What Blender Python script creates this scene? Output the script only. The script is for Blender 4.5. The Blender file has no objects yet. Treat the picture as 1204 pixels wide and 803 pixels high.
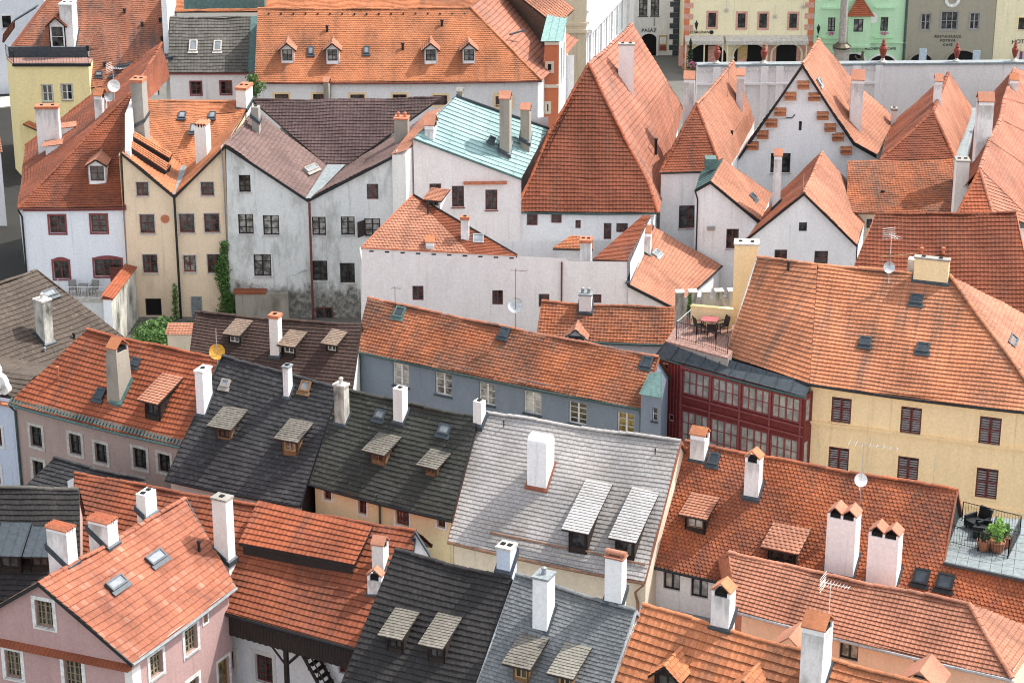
import bpy, math, random
import numpy as np
from mathutils import Vector, geometry
random.seed(7); RNG = np.random.default_rng(7)
S = bpy.context.scene; COL = S.collection
rad = math.radians
# ------------------------------------------------------------------ camera
IW, IH, FP, PT, CZ = 1204.0, 803.0, 2600.0, rad(21.0), 53.0
CAM = Vector((0, 0, CZ)); FW = Vector((0, math.cos(PT), -math.sin(PT)))
UPV = Vector((0, math.sin(PT), math.cos(PT))); ZV = Vector((0, 0, 1))
def ray(x, y): return FW*FP + Vector((1, 0, 0))*(x-IW/2) + UPV*(IH/2-y)
def P(x, y, z):
    d = ray(x, y); return CAM + d*((z-CZ)/d.z)
def PD(x, y, D):
    d = ray(x, y); return CAM + d*(D/d.y)
def proj(p):
    v = p-CAM; w = v.dot(FW); return (IW/2+FP*v.x/w, IH/2-FP*v.dot(UPV)/w)
def scale_at(p): return FP/(p-CAM).dot(FW)
def hor(v): return Vector((v.x, v.y, 0))
def V(x, y, A, B):
    u = hor(B-A).normalized(); n = Vector((u.y, -u.x, 0)); d = ray(x, y)
    return CAM + d*((A-CAM).dot(n)/d.dot(n))
def zc(ox, oy, s): return lambda x, y: (ox+x/s, oy+y/s)
a1, a2, a3, a4 = zc(0,0,3.823), zc(290,0,3.823), zc(580,0,3.823), zc(870,0,3.605)
b1, b2, b3, b4 = zc(0,190,3.823), zc(290,190,3.823), zc(580,190,3.823), zc(870,190,3.605)
c1, c2, c3, c4 = zc(0,380,3.652), zc(290,380,3.652), zc(580,380,3.652), zc(870,380,3.605)
d1, d2, d3, d4 = zc(0,583,3.652), zc(290,583,3.652), zc(580,583,3.652), zc(870,583,3.605)
z6 = zc(590,240,6.69); px1 = zc(0,0,1)
SC = {a1:3.823,a2:3.823,a3:3.823,a4:3.605,b1:3.823,b2:3.823,b3:3.823,b4:3.605,c1:3.652,c2:3.652,c3:3.652,c4:3.605,
      d1:3.652,d2:3.652,d3:3.652,d4:3.605,z6:6.69,px1:1.0}
# ------------------------------------------------------------------ materials
M = {}
def nodes(name):
    m = bpy.data.materials.new(name); m.use_nodes = True; nt = m.node_tree
    return m, nt, nt.nodes['Principled BSDF']
def N(nt, t, **k):
    n = nt.nodes.new(t)
    for a, b in k.items(): setattr(n, a, b)
    return n
def ramp(nt, stops, interp='LINEAR'):
    r = N(nt, 'ShaderNodeValToRGB'); r.color_ramp.interpolation = interp; e = r.color_ramp.elements
    while len(e) < len(stops): e.new(0.5)
    for i, (p, c) in enumerate(stops):
        e[i].position = p; e[i].color = (c[0], c[1], c[2], 1) if not isinstance(c, (int, float)) else (c, c, c, 1)
    return r
def noise(nt, vec, scale, detail=3, rough=.55):
    n = N(nt, 'ShaderNodeTexNoise'); n.inputs['Scale'].default_value = scale
    n.inputs['Detail'].default_value = detail; n.inputs['Roughness'].default_value = rough
    if vec is not None: nt.links.new(vec, n.inputs['Vector'])
    return n
def mix(nt, fac, a, b, mode='MIX'):
    m = N(nt, 'ShaderNodeMix', data_type='RGBA', blend_type=mode)
    for s, v in ((m.inputs[0], fac), (m.inputs[6], a), (m.inputs[7], b)):
        if isinstance(v, bpy.types.NodeSocket): nt.links.new(v, s)
        elif isinstance(v, (int, float)) and s.type == 'VALUE': s.default_value = v
        else: s.default_value = (v[0], v[1], v[2], 1)
    return m.outputs[2]
def mapping(nt, sock, sc):
    mp = N(nt, 'ShaderNodeMapping'); mp.inputs['Scale'].default_value = sc; nt.links.new(sock, mp.inputs['Vector'])
    return mp.outputs[0]
def bump(nt, bs, h, st, dist=.02):
    b = N(nt, 'ShaderNodeBump'); b.inputs['Strength'].default_value = st; b.inputs['Distance'].default_value = dist
    nt.links.new(h, b.inputs['Height']); nt.links.new(b.outputs[0], bs.inputs['Normal'])
def tile_mat(name, cols, stain=(.06,.05,.045), amt=.35, big=.35, rough=.85, lich=None, thr=.55, streak=.45, joint=.5):
    """per-tile colour from the tile id held in the UV map, weather stains from object space noise"""
    m, nt, bs = nodes(name); L = nt.links
    uv = N(nt, 'ShaderNodeUVMap'); tc = N(nt, 'ShaderNodeTexCoord')
    fl = N(nt, 'ShaderNodeVectorMath', operation='FLOOR'); L.new(uv.outputs[0], fl.inputs[0])
    wn = N(nt, 'ShaderNodeTexWhiteNoise', noise_dimensions='3D'); L.new(fl.outputs[0], wn.inputs['Vector'])
    mean = tuple(sum(c[i] for c in cols)/len(cols) for i in range(3)); cols = [tuple(c[i]*.55+mean[i]*.45 for i in range(3)) for c in cols]
    k = len(cols); rp = ramp(nt, [(i/(k-1), c) for i, c in enumerate(cols)]); L.new(wn.outputs['Value'], rp.inputs[0])
    n1 = noise(nt, tc.outputs['Object'], big, 5, .62)
    r1 = ramp(nt, [(thr-.09, 0.0), (thr+.13, 1.0)]); L.new(n1.outputs[0], r1.inputs[0])
    # each tile takes the stain to its own degree
    mm = N(nt, 'ShaderNodeMath', operation='MULTIPLY'); L.new(r1.outputs[0], mm.inputs[0])
    wr = ramp(nt, [(0, .35), (1, 1.0)]); L.new(wn.outputs['Color'], wr.inputs[0]); L.new(wr.outputs[0], mm.inputs[1])
    m2 = N(nt, 'ShaderNodeMath', operation='MULTIPLY'); L.new(mm.outputs[0], m2.inputs[0]); m2.inputs[1].default_value = amt
    c = mix(nt, m2.outputs[0], rp.outputs[0], stain)
    ns = noise(nt, mapping(nt, uv.outputs[0], (.30, .035, 1)), 1.0, 4, .6); rs = ramp(nt, [(.52, 0.0), (.70, streak)]); L.new(ns.outputs[0], rs.inputs[0])
    c = mix(nt, rs.outputs[0], c, stain)
    fr = N(nt, 'ShaderNodeVectorMath', operation='FRACTION'); L.new(uv.outputs[0], fr.inputs[0]); sp = N(nt, 'ShaderNodeSeparateXYZ'); L.new(fr.outputs[0], sp.inputs[0])
    ju = ramp(nt, [(.0, 1.0), (.10, .0), (.90, .0), (1.0, 1.0)]); L.new(sp.outputs[0], ju.inputs[0])       # darker along the tile joints and each tile's upper edge
    jv = ramp(nt, [(.66, .0), (.86, 1.0)]); L.new(sp.outputs[1], jv.inputs[0])
    jm = N(nt, 'ShaderNodeMath', operation='MAXIMUM'); L.new(ju.outputs[0], jm.inputs[0]); L.new(jv.outputs[0], jm.inputs[1])
    jf = N(nt, 'ShaderNodeMath', operation='MULTIPLY'); L.new(jm.outputs[0], jf.inputs[0]); jf.inputs[1].default_value = joint
    c = mix(nt, jf.outputs[0], c, tuple(x*.3 for x in mean))
    n4 = noise(nt, mapping(nt, tc.outputs['Object'], (.9, .9, .35)), .42, 3)
    r4 = ramp(nt, [(.35, .80), (.65, 1.12)]); L.new(n4.outputs[0], r4.inputs[0])
    c = mix(nt, 1.0, c, r4.outputs[0], 'MULTIPLY')
    n2 = noise(nt, tc.outputs['Object'], 9, 4, .6)
    r2 = ramp(nt, [(.3, .80), (.7, 1.14)]); L.new(n2.outputs[0], r2.inputs[0])
    c = mix(nt, 1.0, c, r2.outputs[0], 'MULTIPLY')
    if lich:
        n3 = noise(nt, tc.outputs['Object'], 2.6, 6, .7); r3 = ramp(nt, [(.58, 0.0), (.68, 1.0)]); L.new(n3.outputs[0], r3.inputs[0])
        lm = N(nt, 'ShaderNodeMath', operation='MULTIPLY'); L.new(r3.outputs[0], lm.inputs[0]); lm.inputs[1].default_value = lich[1]
        c = mix(nt, lm.outputs[0], c, lich[0])
    L.new(c, bs.inputs['Base Color']); bs.inputs['Roughness'].default_value = rough
    bs.inputs['Specular IOR Level'].default_value = .3
    bump(nt, bs, n2.outputs[0], .25); M[name] = m
def plaster(name, col, stain=None, amt=.25, thr=.52, rough=.9, sc=.6):
    m, nt, bs = nodes(name); L = nt.links; tc = N(nt, 'ShaderNodeTexCoord')
    stain = stain or tuple(c*.55 for c in col)
    n1 = noise(nt, mapping(nt, tc.outputs['Object'], (1, 1, .38)), sc, 6, .68)
    r1 = ramp(nt, [(thr-.02, 0.0), (thr+.2, 1.0)]); L.new(n1.outputs[0], r1.inputs[0])
    mm = N(nt, 'ShaderNodeMath', operation='MULTIPLY'); L.new(r1.outputs[0], mm.inputs[0]); mm.inputs[1].default_value = amt
    c = mix(nt, mm.outputs[0], col, stain)
    n3 = noise(nt, mapping(nt, tc.outputs['Object'], (2.2, 2.2, .22)), .8, 5, .65)      # rain streaks
    r3 = ramp(nt, [(.3, .955), (.6, 1.015)]); L.new(n3.outputs[0], r3.inputs[0])
    c = mix(nt, 1.0, c, r3.outputs[0], 'MULTIPLY')
    n5 = noise(nt, mapping(nt, tc.outputs['Object'], (3.2, 3.2, .16)), 1.0, 5, .6); r5 = ramp(nt, [(.60, 0.0), (.74, .45)]); L.new(n5.outputs[0], r5.inputs[0]); c = mix(nt, r5.outputs[0], c, stain)      # runs of dirt
    n6 = noise(nt, tc.outputs['Object'], .45, 2); r6 = ramp(nt, [(.57, 0.0), (.60, .16)]); L.new(n6.outputs[0], r6.inputs[0]); c = mix(nt, r6.outputs[0], c, tuple(min(1, v*1.12) for v in col))      # patched render
    n2 = noise(nt, tc.outputs['Object'], 7, 4, .6); r2 = ramp(nt, [(.3, .90), (.7, 1.06)]); L.new(n2.outputs[0], r2.inputs[0])
    c = mix(nt, 1.0, c, r2.outputs[0], 'MULTIPLY')
    L.new(c, bs.inputs['Base Color']); bs.inputs['Roughness'].default_value = rough
    bs.inputs['Specular IOR Level'].default_value = .2
    bump(nt, bs, n2.outputs[0], .3, .03); M[name] = m
def damp(name, top):
    m = M[name]; nt = m.node_tree; bs = nt.nodes['Principled BSDF']; L = nt.links; src = bs.inputs['Base Color'].links[0].from_socket
    tc = N(nt, 'ShaderNodeTexCoord'); sx = N(nt, 'ShaderNodeSeparateXYZ'); L.new(tc.outputs['Object'], sx.inputs[0])
    n = noise(nt, mapping(nt, tc.outputs['Object'], (1.1, 1.1, .5)), 1.3, 6, .7)
    a = N(nt, 'ShaderNodeMath', operation='MULTIPLY_ADD'); L.new(n.outputs[0], a.inputs[0]); a.inputs[1].default_value = 5.0; a.inputs[2].default_value = top-2.5
    b = N(nt, 'ShaderNodeMath', operation='SUBTRACT'); L.new(a.outputs[0], b.inputs[0]); L.new(sx.outputs[2], b.inputs[1])
    r = ramp(nt, [(0.0, 0.0), (.9, .85)]); L.new(b.outputs[0], r.inputs[0]); n2 = noise(nt, tc.outputs['Object'], 3.5, 6, .7); r2 = ramp(nt, [(.4, (.045,.045,.035)), (.62, (.30,.28,.24))]); L.new(n2.outputs[0], r2.inputs[0])
    L.new(mix(nt, r.outputs[0], src, r2.outputs[0]), bs.inputs['Base Color'])
def simple(name, col, rough=.6, metal=0.0, var=.25, sc=5, spec=.4):
    m, nt, bs = nodes(name); tc = N(nt, 'ShaderNodeTexCoord')
    n = noise(nt, tc.outputs['Object'], sc, 4); r = ramp(nt, [(.3, 1-var), (.7, 1+var)]); nt.links.new(n.outputs[0], r.inputs[0])
    c = mix(nt, 1.0, col, r.outputs[0], 'MULTIPLY'); nt.links.new(c, bs.inputs['Base Color'])
    bs.inputs['Roughness'].default_value = rough; bs.inputs['Metallic'].default_value = metal
    bs.inputs['Specular IOR Level'].default_value = spec; M[name] = m
OR = (.06,.05,.045)
tile_mat('orange', [(.45,.16,.07),(.50,.185,.085),(.54,.215,.105),(.47,.165,.068)], stain=(.14,.085,.06), amt=.7, big=.3, thr=.55, streak=.6)
tile_mat('brightorange', [(.52,.20,.10),(.56,.22,.11),(.58,.24,.125),(.54,.205,.10)], stain=(.17,.115,.09), amt=.75, big=.25, thr=.54, streak=.75)
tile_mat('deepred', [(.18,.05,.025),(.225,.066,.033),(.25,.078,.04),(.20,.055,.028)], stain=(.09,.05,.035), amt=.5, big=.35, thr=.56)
tile_mat('salmon', [(.40,.165,.10),(.46,.205,.13),(.49,.225,.145),(.42,.175,.105)], stain=(.16,.085,.06), amt=.55, big=.3, thr=.57, joint=.8, streak=.55)
tile_mat('pinkroof', [(.42,.17,.11),(.46,.20,.14),(.44,.185,.115),(.38,.15,.095)], stain=(.16,.12,.10), amt=.7, big=.28, thr=.60, joint=.95)
tile_mat('patchy', [(.36,.115,.06),(.40,.135,.075),(.44,.165,.10),(.33,.105,.056),(.38,.125,.066),(.35,.115,.064),(.56,.28,.20)], stain=(.15,.06,.042), amt=.75, big=.5, thr=.5)
tile_mat('red', [(.31,.08,.036),(.37,.105,.048),(.42,.13,.062),(.34,.09,.042)], amt=.5, big=.35, thr=.58)
tile_mat('brick', [(.26,.075,.036),(.32,.10,.05),(.28,.083,.04),(.23,.065,.034)], amt=.5, big=.4, thr=.57)
tile_mat('mottled', [(.38,.115,.045),(.46,.16,.07),(.31,.09,.045),(.50,.185,.085)], stain=(.11,.085,.07), amt=.9, big=.33, thr=.48)
tile_mat('beaver', [(.36,.10,.042),(.46,.14,.055),(.29,.08,.042),(.50,.165,.07)], stain=(.12,.06,.05), amt=.85, big=.36, thr=.51, lich=((.12,.10,.05),.4))
tile_mat('oldbig', [(.38,.14,.08),(.44,.18,.105),(.33,.125,.075)], stain=(.11,.095,.09), amt=.9, big=.22, thr=.54, streak=1.0)
tile_mat('darkbrown', [(.055,.034,.028),(.075,.046,.038),(.095,.06,.048)], stain=(.03,.02,.018), amt=.5)
tile_mat('greybrown', [(.085,.064,.050),(.105,.08,.063),(.072,.054,.043),(.12,.092,.075)], stain=(.09,.075,.06), amt=.5, lich=((.24,.22,.18),.4))
tile_mat('lilac', [(.175,.11,.10),(.21,.135,.12),(.15,.095,.085)], stain=(.10,.075,.07), amt=.5, lich=((.30,.27,.24),.4))
tile_mat('plum', [(.07,.042,.042),(.095,.06,.056),(.115,.075,.07)], stain=(.05,.035,.035), amt=.5, lich=((.20,.18,.17),.35))
tile_mat('slate', [(.034,.033,.036),(.044,.043,.046),(.056,.055,.058),(.075,.074,.075)], stain=(.03,.03,.032), amt=.5, lich=((.16,.16,.16),.35))
tile_mat('mossy', [(.04,.04,.037),(.05,.05,.046),(.062,.062,.057),(.044,.044,.04)], stain=(.045,.05,.026), amt=.6, thr=.52, lich=((.17,.17,.14),.35))
tile_mat('paleslate', [(.375,.355,.345),(.43,.41,.395),(.40,.38,.37),(.46,.435,.42)], stain=(.32,.28,.24), amt=.4, lich=((.34,.26,.2),.25))
tile_mat('blueslate', [(.15,.16,.168),(.19,.20,.208),(.245,.253,.26),(.165,.175,.182)], stain=(.10,.11,.10), amt=.5, lich=((.33,.34,.34),.4))
tile_mat('black', [(.028,.026,.026),(.038,.035,.035),(.05,.047,.046)], stain=(.035,.03,.028), amt=.4, lich=((.12,.11,.10),.25))
tile_mat('greytile', [(.085,.08,.07),(.13,.12,.105),(.17,.16,.14),(.105,.098,.087)], stain=(.08,.075,.065), amt=.6)
tile_mat('shingle', [(.23,.215,.18),(.28,.265,.23),(.19,.178,.15)], stain=(.22,.20,.17), amt=.5, lich=((.2,.2,.14),.4))
tile_mat('shingleold', [(.19,.17,.145),(.25,.23,.20),(.15,.135,.115)], stain=(.12,.11,.09), amt=.6, lich=((.16,.17,.09),.5))
tile_mat('brownshingle', [(.24,.175,.13),(.29,.215,.165),(.20,.145,.11)], stain=(.15,.11,.09), amt=.5)
tile_mat('whiteshingle', [(.46,.45,.44),(.53,.52,.51),(.42,.41,.40)], stain=(.4,.38,.36), amt=.4)
for nm, c, a in (('cleanwhite',(.88,.88,.88),.06),('white',(.88,.88,.885),.15),('offwhite',(.82,.80,.76),.3),('pinkwhite',(.86,.80,.78),.25),('cream',(.76,.68,.54),.25),
        ('beige',(.82,.65,.47),.4),('grey',(.68,.69,.68),.8),('yellow',(.97,.80,.41),.2),('paleyellow',(.90,.76,.47),.15),('ochre',(.95,.73,.43),.12),
        ('pink',(.50,.325,.31),.3),('dusty',(.46,.345,.305),.45),('bluegrey',(.215,.26,.325),.2),('paleblue',(.60,.66,.78),.2),
        ('peach',(.80,.59,.45),.15),('mint',(.52,.76,.50),.12),('oldgrey',(.36,.335,.26),.7),('lemon',(.84,.76,.52),.12),('tan',(.76,.64,.46),.1),
        ('coral',(.62,.20,.10),.15),('concrete',(.34,.32,.29),.7),('rough',(.36,.33,.28),.9),('mouldy',(.58,.56,.50),.95),('cityblue',(.80,.83,.88),.12)):
    plaster(nm, c, amt=a, thr=.46 if nm == 'mouldy' else .52, sc=1.0 if nm == 'mouldy' else .6, stain={'grey':(.22,.22,.19),'mouldy':(.05,.055,.045),'rough':(.16,.14,.11),'oldgrey':(.40,.37,.28),'concrete':(.17,.16,.14),'yellow':(.62,.52,.33)}.get(nm))
damp('grey', 2.6); plaster('cobble', (.16,.155,.14), stain=(.10,.095,.085), amt=.7, sc=.3); plaster('lanestone', (.036,.035,.032), stain=(.024,.023,.022), amt=.7, sc=.3)  # lane surface: the shade lying over it is worked into a near-black colour
for nm, c, r, me in (('darkwood',(.028,.020,.017),.8,0),('wood',(.20,.11,.055),.75,0),('rust',(.26,.09,.05),.75,0),('wine',(.15,.018,.018),.55,0),
        ('winered',(.24,.06,.06),.6,0),('lead',(.055,.068,.08),.5,.2),('zinc',(.26,.29,.30),.55,.2),('potclay',(.30,.12,.065),.8,0),('verdigris',(.10,.175,.165),.6,.2),('copperpatina',(.21,.34,.325),.6,.1),
        ('black_metal',(.02,.022,.024),.5,.2),('whitepaint',(.72,.72,.70),.5,0),('greyframe',(.38,.40,.41),.5,0),('steel',(.55,.56,.57),.4,.7),
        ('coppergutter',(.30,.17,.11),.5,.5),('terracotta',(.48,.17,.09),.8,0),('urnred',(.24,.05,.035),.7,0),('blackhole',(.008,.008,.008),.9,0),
        ('soffit',(.10,.075,.06),.9,0),('orangedish',(.62,.32,.04),.5,0),('yellowwood',(.50,.34,.15),.6,0),('bronze',(.10,.085,.06),.5,.3),
        ('sill',(.50,.47,.44),.8,0),('pinkstone',(.60,.33,.26),.8,0),('stone',(.36,.33,.29),.85,0),('tablered',(.36,.10,.11),.7,0),('chairgrey',(.22,.21,.20),.7,0),
        ('darkred',(.145,.042,.033),.6,0),('greenframe',(.05,.085,.08),.6,0),('slab',(.52,.49,.44),.85,0),('deckgrey',(.20,.23,.235),.8,0),('deckred',(.30,.175,.145),.85,0),
        ('skin',(.5,.3,.22),.7,0),('flower',(.70,.12,.35),.7,0),('bluecap',(.45,.53,.62),.6,0)):
    simple(nm, c, r, me)
tile_mat('copper', [(.255,.39,.385),(.29,.43,.42),(.24,.375,.37)], stain=(.18,.33,.34), amt=.5, rough=.6)
def soot(name):
    m = M[name]; nt = m.node_tree; bs = nt.nodes['Principled BSDF']; L = nt.links; src = bs.inputs['Base Color'].links[0].from_socket
    tc = N(nt, 'ShaderNodeTexCoord'); sx = N(nt, 'ShaderNodeSeparateXYZ'); L.new(tc.outputs['Generated'], sx.inputs[0])
    n = noise(nt, mapping(nt, tc.outputs['Object'], (3, 3, .7)), 1.2, 5, .65)
    a = N(nt, 'ShaderNodeMath', operation='MULTIPLY_ADD'); L.new(n.outputs[0], a.inputs[0]); a.inputs[1].default_value = .9; L.new(sx.outputs[2], a.inputs[2])
    r = ramp(nt, [(1.22/1.9, 0.0), (1.48/1.9, .42)]); b = N(nt, 'ShaderNodeMath', operation='DIVIDE'); L.new(a.outputs[0], b.inputs[0]); b.inputs[1].default_value = 1.9; L.new(b.outputs[0], r.inputs[0])
    L.new(mix(nt, r.outputs[0], src, (.16,.145,.13)), bs.inputs['Base Color'])
simple('shutterbrown', (.14,.03,.028), .6); simple('slatgrey', (.30,.25,.25), .7); simple('oldwood', (.25,.20,.13), .75)
plaster('limewash', (.84,.83,.82), stain=(.30,.27,.24), amt=.75, thr=.52, sc=1.1)
soot('limewash'); tile_mat('ledgetile', [(.55,.21,.10),(.62,.26,.13),(.58,.23,.11)], stain=(.3,.12,.07), amt=.4)
def leafmat(name, a, b):
    m, nt, bs = nodes(name); g = N(nt, 'ShaderNodeNewGeometry'); r = ramp(nt, [(0, a), (1, b)])
    nt.links.new(g.outputs['Random Per Island'], r.inputs[0]); nt.links.new(r.outputs[0], bs.inputs['Base Color']); bs.inputs['Roughness'].default_value = .7; M[name] = m
leafmat('leaf', (.025,.075,.012), (.10,.20,.04)); leafmat('darkleaf', (.012,.03,.01), (.03,.06,.02)); leafmat('brightleaf', (.10,.24,.03), (.20,.36,.06))
leafmat('grassblade', (.04,.09,.015), (.09,.15,.03)); leafmat('petal', (.45,.06,.22), (.70,.20,.42))
def glass(name, dark, light, rough=.06):
    m, nt, bs = nodes(name); tc = N(nt, 'ShaderNodeTexCoord'); n = noise(nt, tc.outputs['Object'], 2.2, 3)
    r = ramp(nt, [(.42, dark), (.6, light)]); nt.links.new(n.outputs[0], r.inputs[0]); nt.links.new(r.outputs[0], bs.inputs['Base Color'])
    bs.inputs['Roughness'].default_value = rough; bs.inputs['Specular IOR Level'].default_value = .6; M[name] = m
glass('pane', (.010,.011,.012), (.075,.076,.075)); glass('curtain', (.08,.08,.08), (.36,.35,.33)); glass('palepane', (.26,.26,.25), (.55,.54,.51))
glass('gallerypane', (.26,.255,.23), (.42,.41,.37)); glass('skypane', (.03,.04,.05), (.05,.06,.075), .03); glass('warmpane', (.10,.07,.02), (.35,.24,.07)); glass('palesky', (.16,.18,.20), (.24,.26,.28), .12)
# ------------------------------------------------------------------ mesh builder
class MB:
    def __init__(s): s.v = []; s.nv = 0; s.f = []; s.uv = []; s.mi = []
    def add(s, V_, F_, uv=None, mi=0):
        o = s.nv; s.v.extend(V_); s.nv += len(V_)
        for i, f in enumerate(F_):
            s.f.append(tuple(a+o for a in f)); s.mi.append(mi)
            s.uv.extend(uv[i] if uv is not None else [(0.5, 0.5)]*len(f))
    def poly(s, pts, mi=0): s.add([tuple(p) for p in pts], [tuple(range(len(pts)))], None, mi)
    def box(s, o, a, b, c, mi=0):
        p = [o, o+a, o+a+b, o+b, o+c, o+a+c, o+a+b+c, o+b+c]
        F_ = [(0,3,2,1),(4,5,6,7),(0,1,5,4),(1,2,6,5),(2,3,7,6),(3,0,4,7)]
        if a.cross(b).dot(c) < 0: F_ = [tuple(reversed(f)) for f in F_]
        s.add([tuple(q) for q in p], F_, None, mi)
    def cbox(s, c, a, b, d, mi=0): s.box(c-a/2-b/2-d/2, a, b, d, mi)
    def prism(s, pts, e, mi=0):
        n = len(pts); q = [p+e for p in pts]
        s.add([tuple(p) for p in pts+q], [tuple(range(n)), tuple(range(2*n-1, n-1, -1))]+[(i, n+i, n+(i+1) % n, (i+1) % n) for i in range(n)], None, mi)
    def tube(s, pts, r, n=6, mi=0, r2=None):
        k = len(pts); vs = []; fs = []
        for i, p in enumerate(pts):
            d = (pts[min(i+1, k-1)]-pts[max(i-1, 0)]).normalized()
            a = d.orthogonal() if abs(d.z) > .9 else d.cross(ZV); a.normalize(); b = d.cross(a)
            rr = r if r2 is None else r+(r2-r)*i/(k-1)
            for j in range(n):
                t = 2*math.pi*j/n; vs.append(tuple(p+a*(rr*math.cos(t))+b*(rr*math.sin(t))))
        for i in range(k-1):
            for j in range(n): fs.append((i*n+j, i*n+(j+1) % n, (i+1)*n+(j+1) % n, (i+1)*n+j))
        fs += [tuple(range(n-1, -1, -1)), tuple(range((k-1)*n, k*n))]
        s.add(vs, fs, None, mi)
    def lathe(s, c, prof, n=12, mi=0):
        vs = []; fs = []
        for r, z in prof:
            for j in range(n):
                t = 2*math.pi*j/n; vs.append((c.x+r*math.cos(t), c.y+r*math.sin(t), c.z+z))
        for i in range(len(prof)-1):
            for j in range(n): fs.append((i*n+j, i*n+(j+1) % n, (i+1)*n+(j+1) % n, (i+1)*n+j))
        fs += [tuple(range(n-1, -1, -1)), tuple(range((len(prof)-1)*n, len(prof)*n))]
        s.add(vs, fs, None, mi)
    def leaves(s, c, rx, ry, rz, n, size, mi=0, shell=.55):
        for _ in range(n):
            while True:
                q = Vector((random.uniform(-1,1), random.uniform(-1,1), random.uniform(-1,1)))
                if q.length <= 1 and q.length > random.random()*shell: break
            lump = .75+.25*math.sin(q.x*5+c.x)*math.sin(q.y*6+c.y)
            p = c+Vector((q.x*rx*lump, q.y*ry*lump, q.z*rz)); s.leaf(p, size*random.uniform(.6, 1.4), mi)
    def leaf(s, p, z, mi=0):
        a = Vector((random.gauss(0,1), random.gauss(0,1), random.gauss(0,.6))).normalized(); b = a.orthogonal().normalized()
        s.add([tuple(p-a*z), tuple(p+b*z*.5), tuple(p+a*z), tuple(p-b*z*.5)], [(0,1,2,3)], None, mi)
    def mesh(s, name, mats, off):
        me = bpy.data.meshes.new(name); ox, oy, oz = off
        me.from_pydata([(x-ox, y-oy, z-oz) for x, y, z in s.v], [], s.f)
        uvl = me.uv_layers.new(name='UVMap'); uvl.data.foreach_set('uv', np.array(s.uv, dtype=np.float32).ravel())
        for m in mats: me.materials.append(M[m])
        if len(mats) > 1: me.polygons.foreach_set('material_index', s.mi)
        me.update(); return me
def tagged(o, label=None, cat=None, group=None, kind=None):
    for k, v in (('label', label), ('category', cat), ('group', group), ('kind', kind)):
        if v: o[k] = v
    return o
SEP = {'soffit','tile_ledge','verge','drainpipe','vent_pipe','brick_panel','pilaster','merlon','swag','bracket','brace','vent_slot','ledge','cornice','moulding','ridge_tiles','gutter','coping','snow_rail','flag','notice','corner_stones','string_course','ledge_step','flower_box','awning','railing','aerial','firewall','annex','lean_to_roof','satellite_dish'}
class Thing:
    """an Empty at the base of a thing; meshes are gathered per (part name, material) and linked as its children"""
    def __init__(s, name, label, cat, loc, group=None):
        s.e = bpy.data.objects.new(name, None); COL.objects.link(s.e); s.e.location = loc; s.loc = tuple(loc)
        s.e.empty_display_size = .5
        tagged(s.e, label, cat, group); s.g = {}; s.seed = random.randint(0, 999)
    def mb(s, name, *mats):
        k = (name, mats)
        if name in SEP: s.g.setdefault(k, []).append(MB()); return s.g[k][-1]
        if k not in s.g: s.g[k] = [MB()]
        return s.g[k][0]
    def put(s, name, mb, mats, parent=None, label=None):
        o = bpy.data.objects.new(name, mb.mesh(name, mats, s.loc)); COL.objects.link(o); o.parent = parent or s.e
        if label: o['label'] = label
        return o
    def done(s):
        for (n, mats), l in s.g.items():
            for mb in l:
                if mb.nv: s.put(n, mb, mats)
        s.g = {}
def single(name, mb, mats, label, cat, loc, group=None, kind=None):
    o = bpy.data.objects.new(name, mb.mesh(name, mats, tuple(loc))); COL.objects.link(o); o.location = loc
    return tagged(o, label, cat, group, kind)
# ------------------------------------------------------------------ roofs
class Pl:
    def __init__(s, a, b, c):
        s.o = a; s.u = hor(b-a).normalized(); n = (b-a).cross(c-a).normalized(); s.n = n if n.z > 0 else -n
        h = hor(s.n); s.d = h.normalized() if h.length > 1e-6 else Vector((0,-1,0)); s.tan = h.length/s.n.z
        s.u = Vector((-s.d.y, s.d.x, 0))
        if s.u.x < 0 and abs(s.u.x) > .3: pass
        s.up = (ZV-s.n*s.n.z).normalized()
    def on(s, x, y, off=0.0):
        d = ray(x, y); return CAM+d*(((s.o+ZV*off)-CAM).dot(s.n)/d.dot(s.n))
    def z(s, p): return s.o.z-((p.x-s.o.x)*s.n.x+(p.y-s.o.y)*s.n.y)/s.n.z
def Flat(z): return Pl(Vector((0,100,z)), Vector((1,100,z)), Vector((0,101,z)))
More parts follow.
